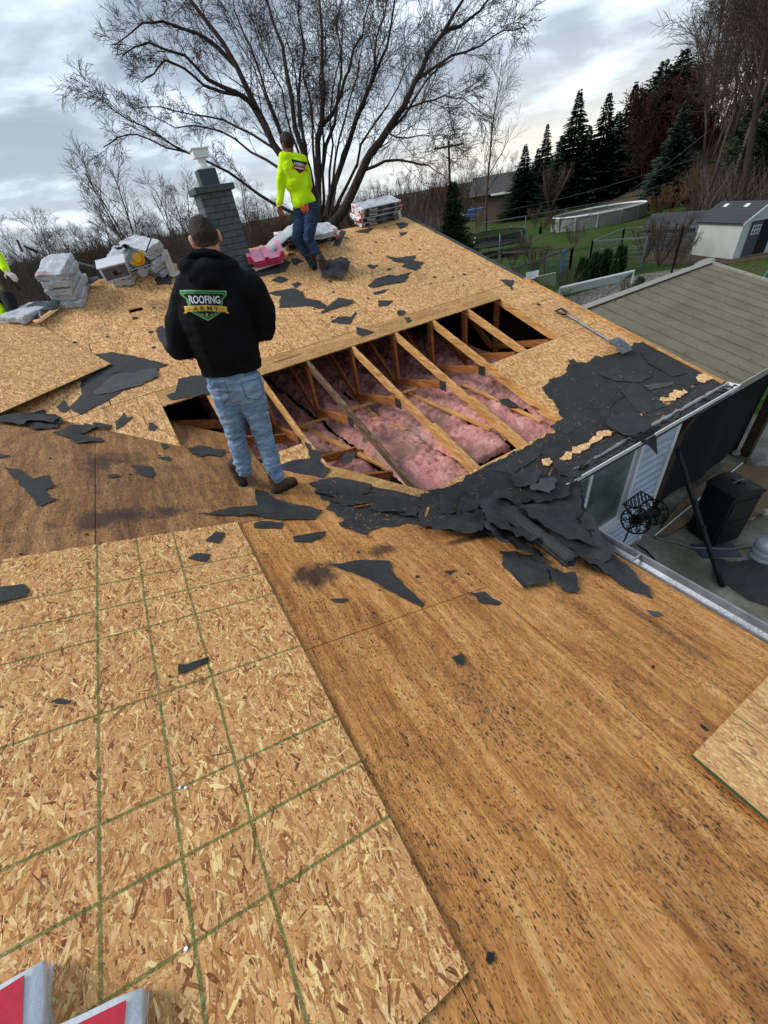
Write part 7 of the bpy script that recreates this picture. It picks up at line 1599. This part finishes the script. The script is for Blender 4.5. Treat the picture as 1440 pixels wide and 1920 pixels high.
def logo(parent, bvh, to3d, view, w_, h, green='logo_green', dark='logo_dark', word='logo_white', band='logo_gold', bandtxt='logo_brown', line='logo_line'):
    root = stamp(flat_poly(shield(w_, h)), to3d, bvh, view, .0030, line, 'back_emblem', parent)
    L = [(shield(w_, h, .006), .0042, green), (shield(w_, h, .016), .0054, line), (shield(w_, h, .0185), .0066, dark)]
    for pts, off, m_ in L: stamp(flat_poly(pts), to3d, bvh, view, off, m_, 'emblem_shield', root)
    rb_ = [(-w_*.46, -h*.02), (0, h*.03), (w_*.46, -h*.02), (w_*.46, -h*.19), (w_*.50, -h*.26), (w_*.42, -h*.25), (w_*.42, -h*.21), (0, -h*.165), (-w_*.42, -h*.21), (-w_*.42, -h*.25), (-w_*.50, -h*.26), (-w_*.46, -h*.19)]
    stamp(flat_poly(rb_, .01), to3d, bvh, view, .0080, band, 'emblem_ribbon', root)
    for body, sz, y0, sx, m_ in (('ROOFING', h*.30, h*.185, .80, word), ('A R M Y', h*.155, -h*.088, 1.25, bandtxt)):
        me = text_mesh(body, sz, .0, True)
        for v in me.vertices: v.co = Vector((v.co.x*sx, v.co.y*1.15+y0+(0 if body[0] == 'R' else -.35*(v.co.x*sx)**2/w_), 0))
        ww = max(v.co.x for v in me.vertices)-min(v.co.x for v in me.vertices); lim = w_*(.66 if body[0] == 'R' else .56)
        for v in me.vertices: v.co.x *= lim/ww
        stamp(me, to3d, bvh, view, .0092 if body[0] == 'R' else .0096, m_, 'emblem_lettering', root)
    for cx_, r_ in ((-.10*w_, .006), (0, .010), (.10*w_, .006)):
        pts = []
        for i in range(10): a = math.pi/2+math.pi*i/5; q = r_*(1 if i % 2 == 0 else .42); pts.append((cx_+q*math.cos(a), -h*.29+q*math.sin(a)))
        stamp(flat_poly(pts, .02), to3d, bvh, view, .0080, band, 'emblem_star', root)
    for s_ in (-1, 1): stamp(flat_poly([(s_*w_*.36+.004*math.cos(a), -h*.115+.004*math.sin(a)) for a in (0, 1.05, 2.1, 3.14, 4.2, 5.2)], .02), to3d, bvh, view, .0096, bandtxt, 'emblem_dot', root)
    return root
def head_parts(c, fwd, up, s=1.0):
    """centre of skull, facing fwd, crown along up: chains and balls for a head with face"""
    f = Vector(fwd).normalized(); u = Vector(up); u = (u-f*u.dot(f)).normalized(); r_ = f.cross(u); M = Matrix((r_, f, u)).transposed(); P = lambda a, b, c_: Vector(c)+M @ Vector((a*s, b*s, c_*s))
    B = [(P(0, 0, .015), (.076*s, .094*s, .098*s), M), (P(0, .012, -.045), (.062*s, .072*s, .075*s), M), (P(0, .075, -.085), (.030*s, .022*s, .022*s), M), (P(0, .095, -.025), (.012*s, .018*s, .022*s), M), (P(0, .10, -.038), (.016*s, .014*s, .010*s), M), (P(0, .085, .012), (.055*s, .016*s, .012*s), M),
         (P(0, .088, -.064), (.024*s, .012*s, .005*s), M), (P(0, .087, -.075), (.022*s, .012*s, .005*s), M), (P(.034, .074, -.022), (.024*s, .018*s, .018*s), M), (P(-.034, .074, -.022), (.024*s, .018*s, .018*s), M)]
    for sx in (-1, 1): B += [(P(sx*.079, -.008, -.012), (.010*s, .022*s, .032*s), M), (P(sx*.086, -.016, .002), (.006*s, .016*s, .022*s), M)]
    return B, M, P
def eyes(P, M, parent, s=1.0):
    for sx in (-1, 1): mb = MB(); mb.smooth = True; mb.ball(P(sx*.031, .084, -.002), .011*s, .008*s, .008*s, M); mb.build('eye', MT['white'], parent, uv=False); 

def cut_below(me, p, n_, keep_above=True):
    bm = bmesh.new(); bm.from_mesh(me); r_ = bmesh.ops.bisect_plane(bm, geom=bm.verts[:]+bm.edges[:]+bm.faces[:], plane_co=p, plane_no=n_, clear_inner=keep_above, clear_outer=not keep_above)
    ed = [e for e in r_['geom_cut'] if isinstance(e, bmesh.types.BMEdge)]; bmesh.ops.holes_fill(bm, edges=ed, sides=0); bm.to_mesh(me); bm.free(); me.update(); return me
# ---- man in the black hooded sweatshirt
pel = PY(447, 728, 2.93); 
hipL, hipR = PY(424, 735, 2.96), PY(466, 725, 2.88)
kneeL, kneeR = PY(442, 815, 3.03), PY(494, 815, 2.93)
heL = PA(456, 908); heR = PA(520, 922)
ankL, ankR = PY(458, 880, 3.05), PY(518, 893, 2.90)
chest = PY(408, 590, 2.86); shL, shR = PY(348, 540, 2.90), PY(478, 538, 2.80); neck = PY(386, 492, 2.86); hc = PY(385, 447, 2.90)
elL, elR = PY(334, 655, 2.94), PY(496, 618, 2.86); wrL = PY(395, 655, 3.20); wrR = PY(442, 642, 3.20)
hf = Vector((.10, 1, -.42)).normalized(); hu = Vector((.0, .42, 1)); HB, HM, HP = head_parts(hc, hf, hu, 1.0)
ch = [[(hc+Vector((0, -.005, -.06)), .058), (neck, .062)], [(neck, .062), (chest, .12)], [(chest, .12), (pel, .095)], [(shL, .055), (elL, .042), (wrL, .028)], [(shR, .055), (elR, .042), (wrR, .028)], [(shL, .06), (shR, .06)],
      [(pel+Vector((0, .02, 0)), .08), (hipL, .08), (kneeL, .052), (ankL, .04)], [(pel, .09), (hipR, .08), (kneeR, .052), (ankR, .04)]]
ch += hand_chains(wrL, (.75, .5, .3), (.3, .1, -1), 1, .9)+hand_chains(wrR, (-.75, .5, .3), (-.3, .1, -1), -1, .9)
me = blob_mesh(ch, HB, .0075, 2); MAN = attach('person', me, 'skin', None, origin=(heL+heR)/2)
tag(MAN, 'man in black hooded sweatshirt and light blue jeans standing beside the hole', 'person')
eyes(HP, HM, MAN)
hm = blob_mesh([], [(HP(0, -.004, .022), (.0800, .0965, .092), HM), (HP(0, -.03, .000), (.0770, .072, .072), HM)], .006, 2, lambda c, n_: .002*mnoise.noise(c*160))
hm.materials.clear(); hm.materials.append(fade_hair(hc.z-.045))
o = link_mesh('hair', hm, MAN)
hipc = (hipL+hipR)/2
jb = [[(hipL+Vector((0, 0, .03)), .110), (hipL, .110), (hipL.lerp(kneeL, .5), .092), (kneeL, .074), (kneeL.lerp(ankL, .5), .070), (ankL+Vector((0, 0, .00)), .066)], [(hipR+Vector((0, 0, .03)), .110), (hipR, .110), (hipR.lerp(kneeR, .5), .092), (kneeR, .074), (kneeR.lerp(ankR, .5), .070), (ankR, .066)], [(hipL+Vector((0, 0, .03)), .112), (hipR+Vector((0, 0, .03)), .112)], [(hipL, .105), (hipR, .105)], [(hipc+Vector((-.045, 0, .11)), .125), (hipc+Vector((.045, 0, .11)), .125)]]
def jf(c, n_):
    base = folds(.006, 16, 3, 1.6)(c, n_); k = max(0, 1-abs(c.z-(ankL.z+.06))/.12); k2 = max(0, 1-abs(c.z-kneeL.z)/.10)
    return base+(k*.010+k2*.007+.004)*mnoise.noise(Vector((c.x*14, c.y*14, c.z*48+4*mnoise.noise(c*7))))*1.6
me = blob_mesh(jb, (), .009, 2, jf); ha, hb_ = PY(372, 714, 2.82), PY(491, 690, 2.82); hn = (hb_-ha).cross(Vector((0, 1, 0))).normalized(); hn = hn if hn.z > 0 else -hn; cut_below(me, ha+hn*.02, hn, False); J = attach('jeans', me, 'jeans', MAN)
# pockets and seams on the jeans
bj = BVHTree.FromPolygons([v.co.copy() for v in J.data.vertices], [list(p.vertices) for p in J.data.polygons]); og = ORG[MAN.name]
vw = Vector((-.03, 1, -.35)).normalized(); MT['seam'] = simple('darker denim seam', srgb(70, 96, 128), .9)
for (a, b), hw_ in (((412, 742), .062), ((476, 733), .066)):
    cc = PY(a, b, 2.80)-og; mb = MB(); U = Vector((1, 0, 0)); Vv = Vector((0, .0, 1))
    out = [(-hw_, .07), (hw_, .07), (hw_, -.03), (0, -.065), (-hw_, -.03)]; ln = []
    for (x0, y0), (x1, y1) in zip(out, out[1:]+out[:1]):
        pts = []
        for i in range(9):
            t = i/8; q = cc+U*(x0+(x1-x0)*t)+Vv*(y0+(y1-y0)*t); hit = bj.ray_cast(q-vw*.3, vw)
            if hit[0] and hit[0].z+og.z < ha.z+.02: pts.append(hit[0]-vw*.0015)
        if len(pts) > 2: mb.tube([p+og for p in pts], .0026, 4, False)
    mb.build('pocket_seam', MT['seam'], J, uv=False)
# hoodie
hem = pel+Vector((0, -.0, .075))
hb = [[(chest+Vector((-.075, 0, .02)), .150), (chest.lerp(hem, .5)+Vector((-.06, 0, 0)), .155), (hem+Vector((-.055, 0, .02)), .148)], [(chest+Vector((.075, 0, .02)), .150), (chest.lerp(hem, .5)+Vector((.065, 0, 0)), .152), (hem+Vector((.065, 0, .02)), .145)],
      [(shL+Vector((.02, 0, -.005)), .088), (shL.lerp(elL, .5)+Vector((-.015, 0, 0)), .080), (elL, .073), (elL.lerp(wrL, .8), .052), (wrL, .045)], [(shR+Vector((-.02, 0, -.005)), .088), (shR.lerp(elR, .5)+Vector((.015, 0, 0)), .082), (elR, .074), (elR.lerp(wrR, .8), .052), (wrR, .045)],
      [(shL+Vector((.04, 0, .0)), .088), (neck+Vector((0, 0, -.055)), .105), (shR+Vector((-.04, 0, .0)), .088)], [(chest+Vector((-.05, .0, .10)), .13), (chest+Vector((.05, .0, .10)), .13)]]
hemr = [(hem+Vector((-.095, -.01, -.055)), .125), (hem+Vector((0, -.02, -.07)), .155), (hem+Vector((.085, -.065, -.06)), .138)]; hb.append(hemr)
hB = [(PY(388, 506, 2.80), (.135, .085, .062), Matrix.Rotation(-.18, 3, 'Y')), (PY(425, 497, 2.82), (.07, .08, .05), None), (PY(352, 500, 2.84), (.06, .08, .05), None), (PY(392, 522, 2.76), (.075, .055, .055), None)]
def hf_(c, n_):
    k = max(0, 1-abs((c-(elR)).length/.16)); k2 = max(0, 1-(c-elL).length/.16); s_ = (c-neck).length
    return folds(.008, 8, 5)(c, n_)+(k+k2)*.006*math.sin(c.z*70+c.x*50)+.004*math.sin(c.z*40+c.x*25+4*mnoise.noise(c*4))*max(0, 1-abs(c.z-hem.z-.1)/.16)-.010*max(0, 1-abs(c.z-(hem.z-.045))/.02)*0
me = blob_mesh(hb, hB, .010, 3, hf_); cut_below(me, ha, hn, True); HO = attach('hooded_sweatshirt', me, 'hoodie', MAN)
# ribbed hem and hood rim
bh = BVHTree.FromPolygons([v.co.copy()+og for v in HO.data.vertices], [list(p.vertices) for p in HO.data.polygons])
mb = MB(); mb.smooth = True; rim = [PY(352, 487, 2.80), PY(362, 476, 2.83), PY(382, 472, 2.78), PY(405, 476, 2.76), PY(428, 486, 2.79), PY(436, 497, 2.84)]; mb.tube([rim[0].lerp(rim[1], .0)]+rim, [.012, .017, .020, .021, .021, .018, .012], 9); mb.build('hood_rim', MT['hoodie'], HO, uv=False)
lc = PY(384, 567, 2.70); ln_ = (PY(424, 567, 2.70)-PY(335, 567, 2.70)); lv = (lc-Vector((0, 0, CAM_H))).normalized()
e0, e1 = PY(337, 543, 2.72), PY(422, 545, 2.72); e2 = PY(388, 600, 2.72); U_ = (e1-e0); w_ = U_.length*1.06; U_.normalize(); mid = (e0+e1)/2; V_u = (mid-e2); V_u = (V_u-U_*V_u.dot(U_)); h_ = V_u.length*1.03; V_u.normalize(); cen = mid-V_u*h_*.5+U_*.0
logo(HO, bh, lambda a, b: cen+U_*a+V_u*b, lv, w_, h_)
for (p_, hd, nm) in ((heL, (.05, 1, 0), 1), (heR, (.75, .45, -.1), 2)):
    hd = Vector(hd).normalized(); c1, c2 = boot(p_-hd*.05+Vector((0, 0, .0)), hd, -.05 if nm == 1 else -.18, 1.05)
    me = blob_mesh(c1, (), .008, 3, folds(.003, 40, nm)); b_ = attach('boot', me, 'boot', MAN)
    me = blob_mesh(c2, (), .008, 2)
    for v in me.vertices: v.co.z = max(v.co.z, zA(v.co.x, 0)+.002); v.co.z = min(v.co.z, zA(v.co.x, 0)+.035)
    attach('sole', me, 'sole', b_)
mb = MB(); ph = (wrL+wrR)/2+Vector((.03, .10, .03)); mb.box(-.037, .037, -.005, .005, -.075, .075, frame(ph, (1, 0, 0), (0, .6, .8))); tag(mb.build('phone', MT['black'], None, origin=ph, bevel=.003), 'black phone held in front of the man in the black sweatshirt', 'phone')

# ---- man in the fluorescent yellow shirt
Y = lambda px, py, dy=0.0: PY(px, py, 6.62+dy)
hc = Y(539, 270, .06); neck = Y(545, 290, .03); shL, shR = Y(531, 298, .0), Y(566, 300, -.02); chest = Y(550, 322); pel = Y(572, 390, -.05); hL, hR = Y(566, 402, .0), Y(585, 397, -.14); kL, kR = Y(556, 447, -.02), Y(579, 449, -.16); aL, aR = Y(588, 496, .02), Y(604, 491, -.18)
eL, wL = Y(526, 346, .03), Y(524, 386, .06); eR, wR = Y(580, 345, .10), Y(572, 372, .30)
HB, HM, HP = head_parts(hc, (-.25, 1, -.30), (-.15, .3, 1), .98)
ch = [[(hc+Vector((0, 0, -.05)), .055), (neck, .055)], [(neck, .055), (chest, .10)], [(chest, .10), (pel, .105)], [(shL, .05), (eL, .038), (wL, .026)], [(shR, .05), (eR, .038), (wR, .026)], [(pel, .10), (hL, .08), (kL, .052), (aL, .04)], [(pel, .10), (hR, .08), (kR, .052), (aR, .04)]]
ch += hand_chains(wL, (.02, .05, -1), (.9, .5, 0), 1, .7, 1.1)+hand_chains(wR, (-.3, .5, -.6), (-.5, 0, -.3), -1, .8)
me = blob_mesh(ch, HB, .0085, 2); MY = attach('person', me, 'skin_brown', None, origin=PB(596, 515)); tag(MY, 'man in fluorescent yellow long-sleeved shirt and dark jeans walking along the far roof', 'person'); eyes(HP, HM, MY)
me = blob_mesh([], [(HP(0, -.006, .038), (.084, .100, .092), HM), (HP(0, -.035, .015), (.082, .078, .085), HM)], .008, 2); attach('hair', me, 'hair', MY)
sb = [[(chest+Vector((-.055, 0, .03)), .125), (chest.lerp(pel, .55)+Vector((-.04, 0, 0)), .118), (pel+Vector((-.035, 0, .06)), .128)], [(chest+Vector((.055, 0, .03)), .125), (chest.lerp(pel, .55)+Vector((.04, 0, 0)), .118), (pel+Vector((.04, 0, .07)), .128)], [(shL+Vector((.02, 0, 0)), .082), (shL.lerp(eL, .5)+Vector((-.0, 0, 0)), .064), (eL, .058), (eL.lerp(wL, .8), .045), (wL+Vector((0, 0, .03)), .038)], [(shR, .070), (eR, .058), (wR, .040)], [(shL+Vector((.02, 0, 0)), .07), (neck+Vector((0, 0, -.05)), .08), (shR, .07)]]
me = blob_mesh(sb, (), .010, 2, lambda c, n_: .010*math.sin(c.z*28-c.x*26+3*mnoise.noise(c*4))*(.4+.6*max(0, 1-abs(c.z-pel.z-.22)/.25))+folds(.006, 10, 9)(c, n_)); sa, sb_ = Y(549, 393, -.1), Y(595, 379, -.1); sn = (sb_-sa).cross(Vector((0, 1, 0))).normalized(); sn = sn if sn.z > 0 else -sn; cut_below(me, sa, sn, True); SH = attach('yellow_shirt', me, 'hivis', MY)
og = ORG[MY.name]; bs = BVHTree.FromPolygons([v.co.copy()+og for v in SH.data.vertices], [list(p.vertices) for p in SH.data.polygons])
e0, e1, e2 = PY(547, 298, 6.5), PY(575, 304, 6.5), PY(567, 325, 6.5); U_ = e1-e0; w2_ = U_.length*1.05; U_.normalize(); mid = (e0+e1)/2; V_u = mid-e2; V_u = V_u-U_*V_u.dot(U_); h2_ = V_u.length*1.05; V_u.normalize(); cen2 = mid-V_u*h2_*.5
logo(SH, bs, lambda a, b: cen2+U_*a+V_u*b, (cen2-Vector((0, 0, CAM_H))).normalized(), w2_, h2_, green='logo_dark', line='logo_dark', band='logo_red', bandtxt='logo_white')
jb = [[(hL+Vector((0, 0, .06)), .108), (hL, .106), (hL.lerp(kL, .5), .090), (kL, .075), (kL.lerp(aL, .5), .068), (aL, .064)], [(hR+Vector((0, 0, .06)), .108), (hR, .106), (hR.lerp(kR, .5), .090), (kR, .075), (kR.lerp(aR, .5), .068), (aR, .062)], [(hL+Vector((0, 0, .09)), .108), (hR+Vector((0, 0, .09)), .108)]]
me = blob_mesh(jb, (), .010, 2, folds(.008, 15, 4, 1.5)); cut_below(me, sa+sn*.02, sn, False); JY = attach('jeans', me, 'jeans_dark', MY)
mb = MB(); cc = Y(572, 389, -.22)
for i in range(5): mb.ball(cc+Vector((-.05+.022*i, -.0, -.02*(i % 2))), .016, .014, .04, None, 8, 6)
mb.build('gloves_in_pocket', MT['logo_red'], JY, uv=False)
mb = MB(); mb.torus(wL+Vector((0, 0, -.0)), (0, 0, 1), .034, .006, 14, 5); mb.build('bracelet', MT['white'], MY, uv=False)
for i, (ank, hd, pt) in enumerate(((aL, (.45, .9, 0), -.25), (aR, (.75, .8, 0), .1))):
    hd = Vector(hd).normalized(); fl = zB(0, ank.y); hp_ = Vector((ank.x-hd.x*.05, ank.y-hd.y*.05, 0)); hp_.z = zB(0, hp_.y)+.03
    c1, c2 = boot(hp_, hd, .30, 1.05); me = blob_mesh(c1, (), .009, 2, folds(.003, 30, i)); b_ = attach('boot', me, 'boot_tan' if i == 0 else 'boot', MY)
    me = blob_mesh(c2, (), .009, 2)
    for v in me.vertices: v.co.z = max(v.co.z, zB(0, v.co.y)+.002)
    attach('sole', me, 'sole', b_)

# ---- worker cut by the left edge
Zf = lambda px, py, dp: PD(px, py, dp)
d0 = 5.1
shR = Zf(-38, 452, d0+.1); eR = Zf(-6, 478, d0); wR = Zf(14, 510, d0-.05); hc = Zf(-60, 400, d0+.2); neck = Zf(-58, 428, d0+.2); shL = Zf(-90, 455, d0+.4); chest = Zf(-62, 480, d0+.25); pel = Zf(-45, 560, d0+.15)
hR = Zf(-25, 565, d0); kR = Zf(14, 556, d0-.1); aR = Zf(40, 612, d0-.05); hL = Zf(-60, 570, d0+.2); kL = Zf(-40, 640, d0); aL = Zf(-30, 700, d0+.1)
HB, HM, HP = head_parts(hc, (.6, .4, -.4), (.2, .2, 1), .98)
ch = [[(hc+Vector((0, 0, -.05)), .055), (neck, .055)], [(neck, .055), (chest, .10)], [(chest, .10), (pel, .105)], [(shL, .05), (chest+Vector((-.1, -.2, -.2)), .035)], [(shR, .05), (eR, .038), (wR, .026)], [(pel, .10), (hR, .08), (kR, .052), (aR, .04)], [(pel, .10), (hL, .08), (kL, .052), (aL, .04)]]
hd = (wR-eR).normalized(); ch += hand_chains(wR, hd+Vector((.3, 0, .1)), (0, 0, -1), 1, .9, 1.05)
me = blob_mesh(ch, HB, .009, 2); ML = attach('person', me, 'glove', None, origin=(aR+aL)/2); tag(ML, 'worker at the left edge, only yellow sleeve, hand and black trouser leg showing', 'person'); eyes(HP, HM, ML)
me = blob_mesh([], [(HP(0, -.006, .038), (.084, .100, .092), HM)], .010, 2); attach('hair', me, 'hair', ML)
sb = [[(chest, .15), (chest.lerp(pel, .8), .14)], [(shR, .075), (eR, .064), (eR.lerp(wR, .85), .048)], [(shL, .075), (neck+Vector((0, 0, -.05)), .08), (shR, .075)]]; me = blob_mesh(sb, (), .012, 2, folds(.008, 10, 2)); attach('yellow_shirt', me, 'hivis', ML)
jb = [[(pel, .13), (hR, .11), (kR, .080), (aR+Vector((0, 0, .05)), .062)], [(pel, .13), (hL, .11), (kL, .078), (aL+Vector((0, 0, .05)), .06)]]; me = blob_mesh(jb, (), .012, 2, folds(.008, 12, 7)); attach('trousers', me, 'pants_black', ML)
for a_ in (aR, aL): c1, c2 = boot(a_+Vector((0, 0, -.1)), (.8, .5, 0)); me = blob_mesh(c1+c2, (), .011, 2); attach('boot', me, 'orange' if a_ is aR else 'sole', ML)
c_ = wR+hd*.10+Vector((0, 0, -.02)); mb = MB(); mb.tube([c_, c_+Vector((.01, 0, -.13))], [.02, .026], 8); tag(mb.build('hand_tool', MT['black'], None, origin=c_, uv=False), 'short black tool hanging from the hand at the left edge', 'tool')
hv = PD(2, 575, 5.0); me = blob_mesh([[(PD(-10, 560, 5.05), .06), (PD(4, 585, 5.0), .05), (PD(8, 600, 5.0), .04)]], (), .01, 1); attach('yellow_cloth', me, 'hivis', None, origin=hv); o = [x for x in COL.objects if x.name.startswith('yellow_cloth')][0]; tag(o, 'fluorescent yellow garment bunched below the black trouser leg at the left edge', 'cloth')
